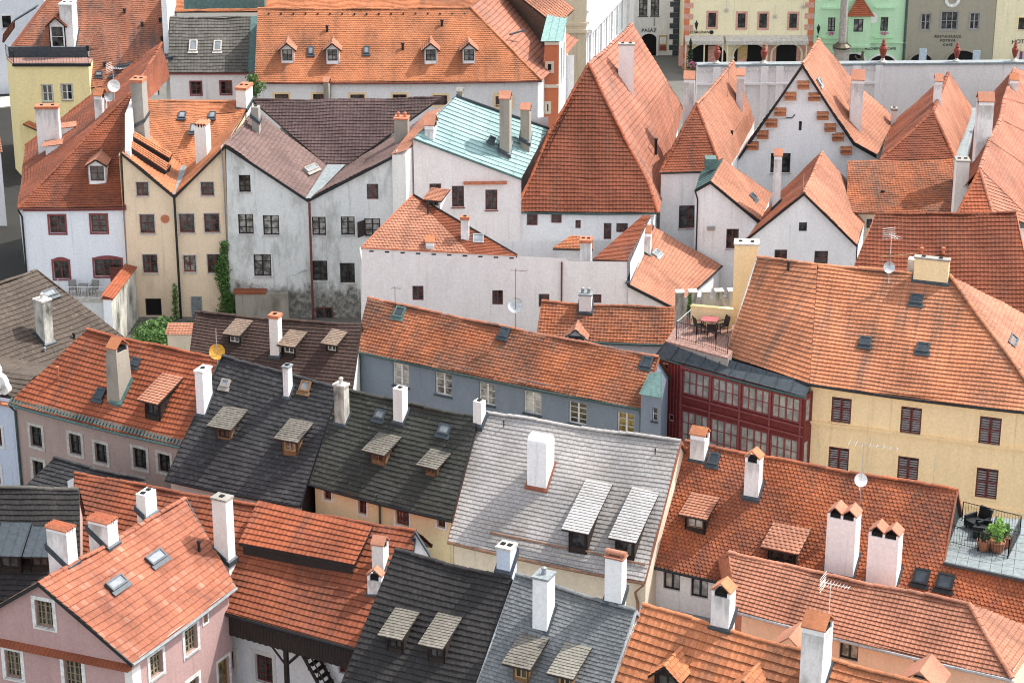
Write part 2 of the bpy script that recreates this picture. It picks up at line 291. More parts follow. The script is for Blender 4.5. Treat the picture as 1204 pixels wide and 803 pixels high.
# kind: material, row, tile width, wave, lift, rnd, stagger, seg
TK = {'orange':('orange',.28,.23,.020,0.044,.006,0,4),'orangebig':('orange',.36,.30,.022,0.058,.006,0,4),'salmon':('salmon',.25,.22,.020,0.044,.005,0,4),
 'pinkroof':('pinkroof',.40,.28,.034,0.039,.008,0,4),'patchy':('patchy',.32,.30,.006,0.036,.006,0,2),'red':('red',.29,.24,.020,0.047,.006,0,4),'brick':('brick',.32,.26,.018,0.047,.008,0,4),
 'beaver':('beaver',.18,.20,0,0.040,.010,2,4),'mottled':('mottled',.22,.20,.022,0.036,.012,0,4),'finebrick':('brick',.2,.2,.012,0.039,.008,1,2),'oldbig':('oldbig',.2,.2,0,0.031,.010,1,2),
 'fineorange':('orange',.2,.2,.010,0.031,.006,1,2),'finesalmon':('salmon',.24,.24,.030,0.029,.006,1,2),'darkbrown':('darkbrown',.23,.25,.006,0.039,.006,0,2),
 'greybrown':('greybrown',.33,.30,.006,0.044,.006,1,2),'lilac':('lilac',.30,.26,.022,0.045,.008,0,4),'plum':('plum',.30,.24,.020,0.044,.008,0,4),'slate':('slate',.25,.28,0,0.039,.012,1,2),
 'mossy':('mossy',.25,.26,0,0.042,.012,1,2),'paleslate':('paleslate',.22,.30,0,0.029,.006,1,2),'blueslate':('blueslate',.17,.20,0,0.029,.010,1,2),'black':('black',.26,.22,.006,0.047,.008,1,2),
 'greytile':('greytile',.32,.26,.012,0.044,.008,0,2),'shingle':('shingle',.17,.2,0,0.026,.008,1,2),'brownshingle':('brownshingle',.17,.2,0,0.026,.008,1,2),
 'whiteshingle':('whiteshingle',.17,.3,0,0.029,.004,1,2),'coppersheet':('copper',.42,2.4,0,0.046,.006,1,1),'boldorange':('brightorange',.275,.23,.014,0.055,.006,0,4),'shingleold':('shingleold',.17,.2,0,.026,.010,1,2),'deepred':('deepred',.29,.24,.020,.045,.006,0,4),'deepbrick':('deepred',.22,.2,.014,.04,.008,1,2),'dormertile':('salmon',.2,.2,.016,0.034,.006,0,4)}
def tiles(mb, rails, kind, sag=.04, ph=0.0, coarse=False):
    _, row, tw, wave, lift, rnd, stag, seg = TK[kind]
    if coarse: row *= 2; tw *= 4; wave = 0; seg = 1
    A = np.array([[*l] for l, r in rails]); B = np.array([[*r] for l, r in rails]); mid = (A+B)/2
    sl = np.concatenate([[0], np.cumsum(np.linalg.norm(np.diff(mid, axis=0), axis=1))]); T = sl[-1]
    wid = np.linalg.norm(B-A, axis=1); k = int(np.argmax(wid)); e = (B[k]-A[k])/wid[k]; O = A[0]
    n_rows = max(2, int(round(T/row))); bow = min(.11, .009*max(wid)) if (min(wid) > 4.5 and sag > 0) else 0.0      # old rafters sag
    vv = np.linspace(0, T, n_rows+1)
    La = np.stack([np.interp(vv, sl, A[:, i]) for i in range(3)], 1); Ra = np.stack([np.interp(vv, sl, B[:, i]) for i in range(3)], 1)
    for i in range(n_rows):
        l0, r0, l1, r1 = La[i], Ra[i], La[i+1], Ra[i+1]
        up = (l1+r1-l0-r0); n = np.cross(e, up); n /= np.linalg.norm(n)
        if n[2] < 0: n = -n
        ul0, ur0, ul1, ur1 = (l0-O)@e, (r0-O)@e, (l1-O)@e, (r1-O)@e
        off = (i % 2)*tw/2 if stag else 0.0
        k0 = math.floor((min(ul0, ul1)-off)/tw); k1 = math.ceil((max(ur0, ur1)-off)/tw)
        ks = np.arange(k0, k1); j = np.arange(seg+1)
        kk = np.repeat(ks, seg+1); jj = np.tile(j, len(ks)); u = off+(kk+jj/seg)*tw
        rt = np.repeat(RNG.uniform(-1, 1, len(ks))*rnd, seg+1); slip = np.repeat(RNG.uniform(-1, 1, len(ks)), seg+1)*(row*.04 if stag else row*.02)
        w = wave*(.5+.5*np.cos(2*np.pi*jj/seg)) if seg > 2 else 0*u
        if seg == 2 and wave: w = wave*(jj == 1)
        ub = np.clip(u, ul0, max(ur0, ul0)); ut = np.clip(u, ul1, max(ur1, ul1))
        def at(l, r, ul, ur, uu):
            d = ur-ul; t = (uu-ul)/d if abs(d) > 1e-5 else 0*uu
            p = l[None]+(r-l)[None]*t[:, None]
            s = sag*(np.sin(p[:, 0]*.9+ph)*np.cos(p[:, 1]*.7+ph*1.7)+.5*np.sin(p[:, 0]*2.1+p[:, 1]*1.3+ph*2.3))
            q_ = p+n[None]*s[:, None]
            if bow: q_[:, 2] -= bow*4*np.clip(t*(1-t), 0, .25)
            return q_
        upn = up/np.linalg.norm(up)
        pb = at(l0, r0, ul0, ur0, ub)+n*(lift+w+rt)[:, None]-upn*(slip+(row*.06 if i else 0))[:, None]
        if stag == 2: f_ = jj/seg; pb = pb-upn*(row*(.42*4*f_*(1-f_)-.16))[:, None]
        pt = at(l1, r1, ul1, ur1, ut)+n*(w*.9+rt*.3)[:, None]
        pr = pb-n*(lift+w+rt+.012)[:, None]
        m = len(u); vs = np.concatenate([pr, pb, pt]).tolist(); fs = []; uvs = []
        flip = (np.cross(e, up)@n) < 0
        for a in range(len(ks)):
            for q in range(seg):
                i0 = a*(seg+1)+q; i1 = i0+1
                if ub[i1]-ub[i0] < 1e-4 and ut[i1]-ut[i0] < 1e-4: continue
                x0 = ks[a]+(q+.02)/seg+500; x1 = ks[a]+(q+.98)/seg+500
                f1 = (i0, i1, m+i1, m+i0); f2 = (m+i0, m+i1, 2*m+i1, 2*m+i0)
                if flip: f1 = f1[::-1]; f2 = f2[::-1]
                fs += [f1, f2]; c = [(x0, i+.1), (x1, i+.1), (x1, i+.9), (x0, i+.9)]
                uvs += [c, c]
        mb.add(vs, fs, uvs)
def seam(mb, rails, step=.55, h=.035, cross=False):
    for (l0, r0), (l1, r1) in zip(rails[:-1], rails[1:]):
        n = (r0-l0).cross(l1-l0); n = (n if n.length > 1e-4 else (r1-l1).cross(l1-l0)).normalized(); n = n if n.z > 0 else -n
        mb.poly([l0, r0, r1, l1] if (r0-l0).cross(l1-l0).z > 0 else [l1, r1, r0, l0])
        w = max((r0-l0).length, (r1-l1).length); k = max(1, int(w/step))
        for i in range(k+1):
            t = i/k; a = l0.lerp(r0, t); b = l1.lerp(r1, t); d = b-a
            if d.length < .05: continue
            s_ = d.cross(n).normalized()*.03
            mb.box(a-s_/2-n*.01, s_, d, n*(h+.01))
def under(mb, rails, t=.14):
    """the boarded underside of a roof plane"""
    for (l0, r0), (l1, r1) in zip(rails[:-1], rails[1:]):
        n = (r0-l0).cross(l1-l0); n = n if n.length > 1e-4 else (r1-l1).cross(l1-l0); n = n.normalized(); n = n if n.z > 0 else -n
        K = 6; g = [[l0.lerp(r0, i/K).lerp(l1.lerp(r1, i/K), j/K)-n*t for i in range(K+1)] for j in range(K+1)]
        for j in range(K):
            for i in range(K): mb.poly([g[j][i], g[j][i+1], g[j+1][i+1], g[j+1][i]])
        mb.poly([l0, r0, r0-n*t, l0-n*t])
def face(h, rails, kind, part='roof', sag=.05, u=True, coarse=False):
    rails = [(Vector(a), Vector(b)) for a, b in rails]
    if kind in TK: tiles(h.mb(part, TK[kind][0]), rails, kind, sag, h.seed*.37, coarse)
    else: seam(h.mb(part, kind), rails)
    if u: under(h.mb('soffit', 'soffit'), rails)
    (l0, r0), (l1, r1) = rails[0], rails[-1]
    return Pl(l0, r0, l1) if (r0-l0).length > .1 and ((r0-l0).cross(l1-l0)).length > .05 else Pl(l1, r1, r0) if (r0-l0).length <= .1 else Pl(l0, r0, r1)
def board(h, pts, mat='darkwood', w=.07, t=.2, up=.03, part='verge'):
    mb = h.mb(part, mat)
    for a, b in zip(pts[:-1], pts[1:]):
        d = b-a; s_ = hor(Vector((-d.y, d.x, 0))); s_ = s_.normalized()*w if s_.length > 1e-4 else Vector((w, 0, 0))
        mb.box(a-s_/2-ZV*(t-up), d, s_, ZV*t)
def ridge(h, a, b, mat='orange', r=.12, step=.38, part='ridge_tiles'):
    mb = h.mb(part, mat); L = (b-a).length; k = max(1, int(L/step)); bw = min(.11, .009*L) if L > 4.5 and abs(b.z-a.z) < .15*L else 0.0; d = (b-a)/k; s_ = d.cross(ZV).normalized(); up = s_.cross(d).normalized()
    for i in range(k):
        p = a+d*i+ZV*(.035*math.sin(i*.45+a.x)-bw*4*(i/k)*(1-i/k)); j = RNG.uniform(-.02, .02); vs = []; n = 5
        for q, (o, rr) in enumerate(((-.03, r*1.08), (1.0, r*.92))):
            for t in range(n+1):
                an = math.pi*t/n; vs.append(tuple(p+d*o+s_*(rr*math.cos(an))+up*(rr*.8*math.sin(an)+j+.01)))
        fs = [(t, t+1, n+2+t, n+1+t) for t in range(n)]+[tuple(range(n, -1, -1))]
        mb.add(vs, fs, [[(i+.5+700, .5)]*len(f) for f in fs])
def gutter(h, a, b, mat='black_metal', r=.075):
    bw = min(.11, .009*(b-a).length) if (b-a).length > 4.5 else .01; h.mb('gutter', mat).tube([a.lerp(b, t)-ZV*bw*4*t*(1-t) for t in (0, .17, .33, .5, .67, .83, 1)], r, 6)
def pipe(h, pts, mat='black_metal', r=.055, part='drainpipe'): h.mb(part, mat).tube(pts, r, 6)
# ------------------------------------------------------------------ walls and windows
def st(**k):
    d = dict(fr='whitepaint', sur=None, sw=.12, nx=2, ny=3, pane='pane', sill='sill', arch=False, shut=None, dep=.21, part='window'); d.update(k); return d
def window(h, A, u, n, s0, z0, s1, z1, y):
    Q = lambda s, z, o: Vector((A.x+u.x*s+n.x*o, A.y+u.y*s+n.y*o, z))
    w, hh = s1-s0, z1-z0; fr = MB(); dp = y['dep']
    fw = min(.075, w*.12)
    bar = lambda a, b, c, d, o0, o1, mb=fr: mb.box(Q(a, b, o0), u*(c-a), ZV*(d-b), n*(o1-o0))
    o0, o1 = -dp+.01, -dp+.075
    bar(s0, z0, s0+fw, z1, o0, o1); bar(s1-fw, z0, s1, z1, o0, o1); bar(s0+fw, z0, s1-fw, z0+fw, o0, o1); bar(s0+fw, z1-fw, s1-fw, z1, o0, o1)
    nx, ny = y['nx'], y['ny']
    for i in range(1, nx):
        t = .05 if (nx % 2 == 0 and i == nx//2) else .028
        x = s0+w*i/nx; bar(x-t, z0+fw, x+t, z1-fw, o0, o1-.004)
    for i in range(1, ny):
        z = z0+hh*i/ny; bar(s0+fw, z-.02, s1-fw, z+.02, o0, o1-.01)
    o = h.put(y['part'], fr, [y['fr']])
    pn = MB(); pn.poly([Q(s0+.01, z0+.01, -dp+.03), Q(s1-.01, z0+.01, -dp+.03), Q(s1-.01, z1-.01, -dp+.03), Q(s0+.01, z1-.01, -dp+.03)])
    pm = y['pane']; pm = random.choice(pm) if isinstance(pm, (list, tuple)) else pm
    h.put('pane', pn, [pm], o)
    if y['sur']:
        sr = MB(); k = y['sw']; e = .035
        bar(s0-k, z0-k, s0, z1+k, -.02, e, sr); bar(s1, z0-k, s1+k, z1+k, -.02, e, sr); bar(s0, z0-k, s1, z0, -.02, e, sr)
        if y['arch']:
            m = 10; rise = hh*.12
            for i in range(m):
                a0, a1 = i/m, (i+1)/m; f = lambda t: z1+rise*(1-(2*t-1)**2)
                sr.prism([Q(s0+w*a0, z1-.002, -.02), Q(s0+w*a1, z1-.002, -.02), Q(s0+w*a1, f(a1)+k, -.02), Q(s0+w*a0, f(a0)+k, -.02)], n*(e+.02))
        else: bar(s0, z1, s1, z1+k, -.02, e, sr)
        h.put('surround', sr, [y['sur']], o)
    if y['sill']:
        sl = MB(); bar(s0-.06, z0-.07, s1+.06, z0-.004, -.03, .09, sl); h.put('sill', sl, [y['sill']], o)
    if y['shut']:
        for a, b in ((s0+.02, s0+w/2-.015), (s0+w/2+.015, s1-.02)):
            sh = MB(); q0, q1 = -.07, -.03
            bar(a, z0+.02, a+.06, z1-.02, q0, q1, sh); bar(b-.06, z0+.02, b, z1-.02, q0, q1, sh)
            for zz in (z0+.02, z0+hh*.5, z1-.09): bar(a+.06, zz, b-.06, zz+.07, q0, q1-.002, sh)
            k = max(4, int(hh/.15))
            for i in range(k):
                zz = z0+.1+(hh-.2)*i/k; c = Q(a+.06, zz, q0+.002)
                sh.box(c, u*(b-a-.12), n*.03-ZV*.04, ZV*.02, 1)
            h.put('shutter', sh, [y['shut'], 'slatgrey'], o)
    return o
def wall(h, A, B, top, zb, wins=(), mat='white', part='wall', thick=True):
    """vertical wall seen from outside with A on the left; top = z or [points from B's side to A's side]; wins = [(zoom, style, [(cx,cy,w,h)..])]"""
    u = hor(B-A).normalized(); n = Vector((u.y, -u.x, 0)); L = hor(B-A).length; A0 = Vector((A.x, A.y, 0))
    if isinstance(top, (int, float)): tp = [(L, top), (0.0, top)]
    else: tp = [((Vector(p)-A0).dot(u), p.z) for p in top]
    outer = [(0.0, zb), (L, zb)]+tp; holes = []; mb = h.mb(part, mat); out = []
    def inside(s, z):
        c = False
        for (x0, y0), (x1, y1) in zip(outer, outer[1:]+outer[:1]):
            if (y0 > z) != (y1 > z) and s < (x1-x0)*(z-y0)/(y1-y0)+x0: c = not c
        return c
    for zf, sty, lst in wins:
        for it in lst:
            if zf is None: s0, z0, s1, z1 = it
            else:
                cx, cy, wp, hp = it; x, y = zf(cx, cy); q = V(x, y, A, B); k = SC[zf]; s = (q-A0).dot(u); sca = scale_at(q)
                pw = abs(proj(q+u*.5)[0]-proj(q-u*.5)[0]); ph = abs(proj(q+ZV*.5)[1]-proj(q-ZV*.5)[1])
                ww, hh = wp/k/pw, hp/k/ph; s0, s1, z0, z1 = s-ww/2, s+ww/2, q.z-hh/2, q.z+hh/2
                if sty['sur'] and not sty.get('nosub'): t = sty['sw']; s0 += t; s1 -= t; z0 += t; z1 -= t
            m = .03
            ok = all(inside(a, b) for a in (s0-m, (s0+s1)/2, s1+m) for b in (z0-m, (z0+z1)/2, z1+m)) and not any(s0 < c+m and s1 > a-m and z0 < d+m and z1 > b-m for a, b, c, d in holes)
            window(h, A0 if ok else A0+n*(sty['dep']-.02), u, n, s0, z0, s1, z1, sty)
            if ok: holes.append((s0, z0, s1, z1))
    Q = lambda s, z, o=0.0: (A0.x+u.x*s+n.x*o, A0.y+u.y*s+n.y*o, z)
    loops = [outer]+[[(a, b), (a, d), (c, d), (c, b)] for a, b, c, d in holes]
    flat = [p for lp in loops for p in lp]
    tri = geometry.tessellate_polygon([[Vector((a, b, 0)) for a, b in lp] for lp in loops])
    fs = []
    for t in tri:
        p, q, r = (flat[i] for i in t)
        ar = (q[0]-p[0])*(r[1]-p[1])-(r[0]-p[0])*(q[1]-p[1])
        if abs(ar) < 1e-9: continue
        fs.append(tuple(t) if ar > 0 else tuple(reversed(t)))
    mb.add([Q(a, b) for a, b in flat], fs)
    for a, b, c, d in holes:
        e = -.3
        for p, q in (((a, b), (c, b)), ((c, b), (c, d)), ((c, d), (a, d)), ((a, d), (a, b))):
            mb.add([Q(*p), Q(*q), Q(*q, e), Q(*p, e)], [(3, 2, 1, 0)])
    return u, n
def solve_ridge(EL, u_, d, rm, ze, pitch):
    lo, hi = ze+.05, ze+14; t = math.tan(rad(pitch))
    for _ in range(60):
        z = (lo+hi)/2; q = P(*rm, z); run = -(q-EL).dot(d)
        if run <= .02 or (z-ze)/run > t: hi = z
        else: lo = z
    return (lo+hi)/2
def gable(h, eL, eR, rL, rR, ze, pitch=40, kind='orange', mat='white', wins=None, zg=0.0, ov=.35, vo=.1, hip=(0, 0), zr=None, ver='darkwood', gut='black_metal', rid=True,
          mats=None, backkind=None, ridmat=None, zeR=None, noback=False, drop=0.0):
    EL, ER = P(*eL, ze), P(*eR, ze if zeR is None else zeR); u = hor(ER-EL).normalized(); d = Vector((u.y, -u.x, 0))
    rm = ((rL[0]+rR[0])/2, (rL[1]+rR[1])/2)
    if zr is None: zr = solve_ridge(EL.lerp(ER, .5), u, d, rm, (EL.z+ER.z)/2, pitch)
    MR = P(*rm, zr); pp = Pl(EL, ER, MR); RL, RR = pp.on(*rL), pp.on(*rR); wins = wins or {}; mats = mats or {}
    runm = -((RL+RR)/2-(EL+ER)/2).dot(d)
    if hip[0]: BL = hor(EL-d*2*runm)+ZV*EL.z
    else: BL = hor(RL*2-EL)+ZV*EL.z
    if hip[1]: BR = hor(ER-d*2*runm)+ZV*ER.z
    else: BR = hor(RR*2-ER)+ZV*ER.z
    pl = face(h, [(EL, ER), (RL, RR)], kind)
    face(h, [(BR, BL), (RR, RL)], kind, sag=.02, coarse=True)
    if hip[0]: face(h, [(BL, EL), (RL, RL)], kind)
    if hip[1]: face(h, [(ER, BR), (RR, RR)], kind)
    m = TK[kind][0] if kind in TK else kind
    rmn = ridmat or m
    if rid: ridge(h, RL, RR, rmn)
    if hip[0]: ridge(h, EL, RL, rmn)
    elif ver: board(h, [EL, RL] if noback else [EL, RL, BL], ver)
    if hip[1]: ridge(h, ER, RR, rmn)
    elif ver: board(h, [ER, RR] if noback else [ER, RR, BR], ver)
    if gut: gutter(h, EL+d*.06-ZV*.05, ER+d*.06-ZV*.05, gut)
    tn = (zr-ze)/max(.3, runm); zt = ov*tn-.1-drop
    FL = EL-d*ov+u*vo; FR = ER-d*ov-u*vo
    def side(F, R_, E, hp, B):
        if hp: bk = B+d*ov; return hor(bk)+ZV*E.z
        dirv = hor(R_-E); k = 1-2*ov/max(.6, dirv.length)*0; return hor(R_*2-F)+ZV*E.z
    GL = side(FL, RL+u*vo, EL, hip[0], BL+u*vo); GR = side(FR, RR-u*vo, ER, hip[1], BR-u*vo)
    wall(h, FL, FR, [FR*1.0+ZV*zt, FL*1.0+ZV*zt], zg, wins.get('front', ()), mats.get('front', mat))
    for nm, A, B, R_, hp in (('left', GL, FL, RL, hip[0]), ('right', FR, GR, RR, hip[1])):
        top = [hor(B)+ZV*(EL.z+zt), hor(A)+ZV*(EL.z+zt)] if hp else [hor(B)+ZV*(EL.z+zt), R_-ZV*.2, hor(A)+ZV*(EL.z+zt)]
        wall(h, A, B, top, zg, wins.get(nm, ()), mats.get(nm, mat))
    wall(h, GR, GL, EL.z+zt, zg, (), mat)
    h.EL, h.ER, h.RL, h.RR, h.FL, h.FR, h.GL, h.GR, h.BL, h.BR = EL, ER, RL, RR, FL, FR, GL, GR, BL, BR
    h.u, h.d = u, d; pl.u = u
    return pl
# ------------------------------------------------------------------ things on roofs
def chim(h, pl, zf, x0, yt, x1, yb, side=.3, cap='slab', mat='white', capm='slab', u=None, down=1.6, taper=0.0, base='lead', depth=None):
    k = SC[zf]; u = (u or pl.u).normalized()
    if u.x < 0: u = -u
    left = u.y > 0.02; W_ = x1-x0; xc = x0+side*W_ if left else x0+(1-side)*W_
    C = pl.on(*zf(xc, yb)); sc = scale_at(C)*k; d = Vector((u.y, -u.x, 0))
    w = max(.3, (1-side)*W_/sc/max(.25, abs(u.x))); dp = depth or min(1.6, max(.38, side*W_/sc/max(.18, abs(u.y))))
    fwd = hor(C-CAM).normalized(); A = C; Bv = C+Vector((fwd.y, -fwd.x, 0))
    zt = V(*zf(xc, yt), A, Bv).z
    su = u if left else -u; bk = -d; hgt = {'slab':.1,'flat':0.0,'tile':.55,'tile2':.5,'crown':.32,'pots':.45,'round':.3,'pot1':.35,'half':.3,'brick':.22}[cap]*min(1.0, w/.7+.25)
    zb = zt-hgt; mb = MB(); z0 = C.z-down
    c0 = Vector((C.x, C.y, z0))
    if taper:
        q = [c0-su*taper*0, c0+su*w, c0+su*w+bk*dp, c0+bk*dp]; t = taper
        tp = [c0+su*t*.6+bk*t*.4, c0+su*(w-t), c0+su*(w-t)+bk*(dp-t*.6), c0+su*t*.6+bk*(dp-t*.6)]; tp = [hor(p)+ZV*zb for p in tp]
        vs = [tuple(p) for p in q+tp]; mb.add(vs, [(0,1,5,4),(1,2,6,5),(2,3,7,6),(3,0,4,7),(4,5,6,7)])
        c0 = hor(tp[0]); w -= t*1.6; dp -= t
    else: mb.box(c0, su*w, bk*dp, ZV*(zb-z0))
    o = h.put('chimney', mb, [mat]); cb = MB(); T = hor(c0)+ZV*(zb+.002); cc = T+su*w/2+bk*dp/2
    if mat == 'white': o.data.materials[0] = M['limewash']
    if base:
        fb = MB(); zz = C.z
        nn = pl.n; ctr = C+su*w/2+bk*dp/2; g = pl.z(ctr); 
        s1_, s2_ = su*(w/2+.09), bk*(dp/2+.09)
        pts = []
        for a, b in ((-1,-1),(1,-1),(1,1),(-1,1)):
            p = hor(ctr)+s1_*a+s2_*b; pts.append(hor(p)+ZV*(pl.z(p)+.07))
        if max(p.z for p in pts) < zb: 
            fb.prism(pts, -ZV*.25); h.put('flashing', fb, [base], o)
    if cap in ('slab', 'flat', 'pots', 'pot1', 'brick'):
        if cap != 'flat': cb.box(T-su*.05-bk*.05, su*(w+.1), bk*(dp+.1), ZV*(.1 if cap != 'brick' else .2))
        zt2 = (.1 if cap in ('slab', 'pots', 'pot1') else .2 if cap == 'brick' else 0.0)
        nh = 1 if w < .6 or cap == 'pot1' else 2
        for i in range(nh):
            p = T+su*(w*(i+.5)/nh)+bk*dp/2+ZV*zt2
            if cap in ('pots', 'pot1'): cb.lathe(p, [(.11,0),(.09,.22),(.12,.24),(.12,.3),(.02,.36)], 8)
            else:
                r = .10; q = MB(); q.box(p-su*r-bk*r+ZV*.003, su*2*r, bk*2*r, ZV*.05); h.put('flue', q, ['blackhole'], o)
        if cb.nv: h.put('cap', cb, [capm], o)
    elif cap in ('tile', 'tile2', 'crown'):
        k2 = {'tile':1, 'tile2':2, 'crown':4}[cap]; pil = MB()
        ax, wd, ln = (su, w, dp) if (cap != 'tile' or w > dp*1.2) else (bk, dp, w); ay = bk if ax is su else su
        hp = hgt*.42
        for e in (0.0, 1.0): pil = MB(); pil.box(T+ax*(wd-.12)*e, ax*.12, ay*ln, ZV*hp); h.put('pillar', pil, [mat], o)
        if k2 > 1:
            for i in range(1, k2): pil = MB(); pil.box(T+ax*(wd*i/k2-.05), ax*.1, ay*ln, ZV*hp); h.put('pillar', pil, [mat], o)
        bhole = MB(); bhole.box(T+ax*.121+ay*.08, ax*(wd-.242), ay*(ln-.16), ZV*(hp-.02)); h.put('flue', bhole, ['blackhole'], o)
        for i in range(k2):
            p0 = T+ax*(wd*i/k2-.045)-ay*.05+ZV*hp; ww = wd/k2+(.09 if k2 == 1 else .06); rise = ww*.42 if k2 < 4 else ww*.5
            a_, b_, c_ = p0, p0+ax*ww, p0+ax*ww/2+ZV*rise; t = .06
            for s_, (p, q) in enumerate(((a_, c_), (b_, c_))): cb.prism([p, q, q+ZV*t, p+ZV*t], ay*(ln+.10))
            for side_ in (ay*.13, ay*(ln+.05)):
                pil2 = [a_+side_+ax*.09+ZV*.02, b_+side_-ax*.09+ZV*.02, c_+side_-ZV*.02]
        h.put('cap', cb, ['salmon' if capm == 'slab' else capm], o)
    elif cap == 'round':
        n = 8; pts = [T+su*0+bk*(dp/2-dp/2*math.cos(math.pi*i/n))+ZV*(dp*.42*math.sin(math.pi*i/n)) for i in range(n+1)]
        cb.prism(pts, su*w); h.put('cap', cb, [mat], o)
        q = MB(); ctr = T+bk*dp/2+ZV*dp*.12; m = 8
        q.prism([ctr+su*(w if not left else 0)-bk*(dp*.2*math.cos(math.pi*i/m))+ZV*(dp*.22*math.sin(math.pi*i/m)) for i in range(m+1)], su*(.012 if not left else -.012)); h.put('flue', q, ['blackhole'], o)
    elif cap == 'half':
        cb.box(T-su*.05-bk*.05, su*(w+.1), bk*(dp+.1), ZV*.07)
        for e in (.1, .9): cb.cbox(T+su*w*e+bk*dp/2+ZV*.12, su*.1, bk*dp*.7, ZV*.1)
        n = 8; pts = [T+su*(-.06)+bk*(dp/2-dp*.34*math.cos(math.pi*i/n))+ZV*(.17+dp*.3*math.sin(math.pi*i/n)) for i in range(n+1)]
        cb.prism(pts, su*(w+.12)); h.put('cap', cb, ['salmon'], o)
    return o
def dormer(h, pl, zf, cx, yb, wp, hp, kind='shed', roof='shingle', mat='darkwood', pit=20, over=.28, fr='wood', pane='pane', u=None, gp=38, nx=2, ny=1, trim=None, side=.14, wh=None):
    k = SC[zf]; u = (u or pl.u).normalized(); d = Vector((u.y, -u.x, 0))
    if d.dot(pl.n) < 0: d = -d; u = -u
    B = pl.on(*zf(cx, yb)); sc = scale_at(B)*k; w = wp/sc/max(.35, abs(u.x)); dep = math.atan2(CZ-B.z, hor(B-CAM).length)
    hh = hp/sc/math.cos(dep); tp = hor(pl.n).dot(d)/pl.n.z; ts = math.tan(rad(pit)); mb = MB()
    if roof == 'shingle': roof = random.choice(['shingle', 'shingleold']); hp *= random.uniform(.96, 1.06); over *= random.uniform(.9, 1.12); side *= random.uniform(.85, 1.15)
    hh += over*((math.tan(dep)*.9+ts) if kind == 'shed' else .25)
    bot = B-ZV*.3; x = u*w/2
    if kind == 'shed': Lb = hh/(tp-ts)
    else: Lb = hh/tp
    top = ZV*hh
    # cheeks
    for s_ in (-1, 1):
        f0, f1 = B+x*s_-ZV*.25, B+x*s_+top
        bk = B+x*s_-d*Lb+ZV*(hh+Lb*ts if kind == 'shed' else hh)
        mb.prism([f0, f1, bk, bk-ZV*.3-d*0, f0-d*.05], -u*s_*.08)
    # front with an opening
    ww = wh or min(.72, .8); fw, fz0, fz1 = w*.78/2, hh*.16, hh*.92
    for a, b, c, e in ((-w/2, -.25, -fw, hh), (fw, -.25, w/2, hh), (-fw, -.25, fw, fz0), (-fw, fz1, fw, hh)):
        mb.box(B+u*a+ZV*b, u*(c-a), ZV*(e-b), -d*.1)
    if kind == 'gable':
        rise = (w/2+side)*math.tan(rad(gp)); ap = B+ZV*(hh+w/2*math.tan(rad(gp)))
        mb.prism([B-x+top, B+x+top, ap], -d*.1)
    o = h.put('dormer', mb, [mat])
    fr_ = MB(); t = .055
    bar = lambda a, b, c, e: fr_.box(B+u*a+ZV*b-d*.09, u*(c-a), ZV*(e-b), d*.05)
    bar(-fw, fz0, -fw+t, fz1); bar(fw-t, fz0, fw, fz1); bar(-fw+t, fz0, fw-t, fz0+t); bar(-fw+t, fz1-t, fw-t, fz1)
    for i in range(1, nx): q = -fw+2*fw*i/nx; bar(q-t*.5, fz0+t, q+t*.5, fz1-t)
    for i in range(1, ny): q = fz0+(fz1-fz0)*i/ny; bar(-fw+t, q-.02, fw-t, q+.02)
    h.put('window', fr_, [fr], o)
    pn = MB(); pn.poly([B+u*-fw+ZV*fz0-d*.08, B+u*fw+ZV*fz0-d*.08, B+u*fw+ZV*fz1-d*.08, B-u*fw+ZV*fz1-d*.08]); h.put('pane', pn, [pane], o)
    rb = MB(); rm = TK[roof][0] if roof in TK else roof; xs = u*(w/2+side); ud = MB()
    if kind == 'shed':
        fl = B-xs+d*over+ZV*(hh-over*ts+.03); fr2 = B+xs+d*over+ZV*(hh-over*ts+.03); bl = B-xs-d*(Lb+.1)+ZV*(hh+(Lb+.1)*ts+.03); br = B+xs-d*(Lb+.1)+ZV*(hh+(Lb+.1)*ts+.03)
        rails = [[(fl, fr2), (bl, br)]]
        ud.prism([p-ZV*.015 for p in (fl, fr2, br, bl)], -ZV*.07)
    else:
        tg = math.tan(rad(gp)); rails = []
        rz = hh+w/2*tg; Lr = rz/tp
        rf = B+d*over+ZV*(rz+.03); rb_ = B-d*(Lr+.05)+ZV*(rz+.03)
        for s_ in (-1, 1):
            ez = hh-side*tg; Le = max(.1, ez/tp)
            ef = B+xs*s_+d*over+ZV*(ez+.03); eb = B+xs*s_-d*(Le+.05)+ZV*(ez+.03)
            rails.append([(ef, eb), (rf, rb_)] if s_ > 0 else [(eb, ef), (rb_, rf)])
            ud.prism([p-ZV*.015 for p in (ef, eb, rb_, rf)], -ZV*.08)
    for rl in rails:
        if roof in TK: tiles(rb, rl, roof, 0.0)
        else: seam(rb, rl, .35)
    h.put('dormer_roof', rb, [rm], o); h.put('eaves_board', ud, [trim or 'darkwood'], o)
    if kind == 'gable':
        rg = MB(); sv = h.mb; h.mb = lambda *_: rg; ridge(h, rf, rb_, rm, .09); h.mb = sv; h.put('ridge_tiles', rg, [rm], o)
    return o
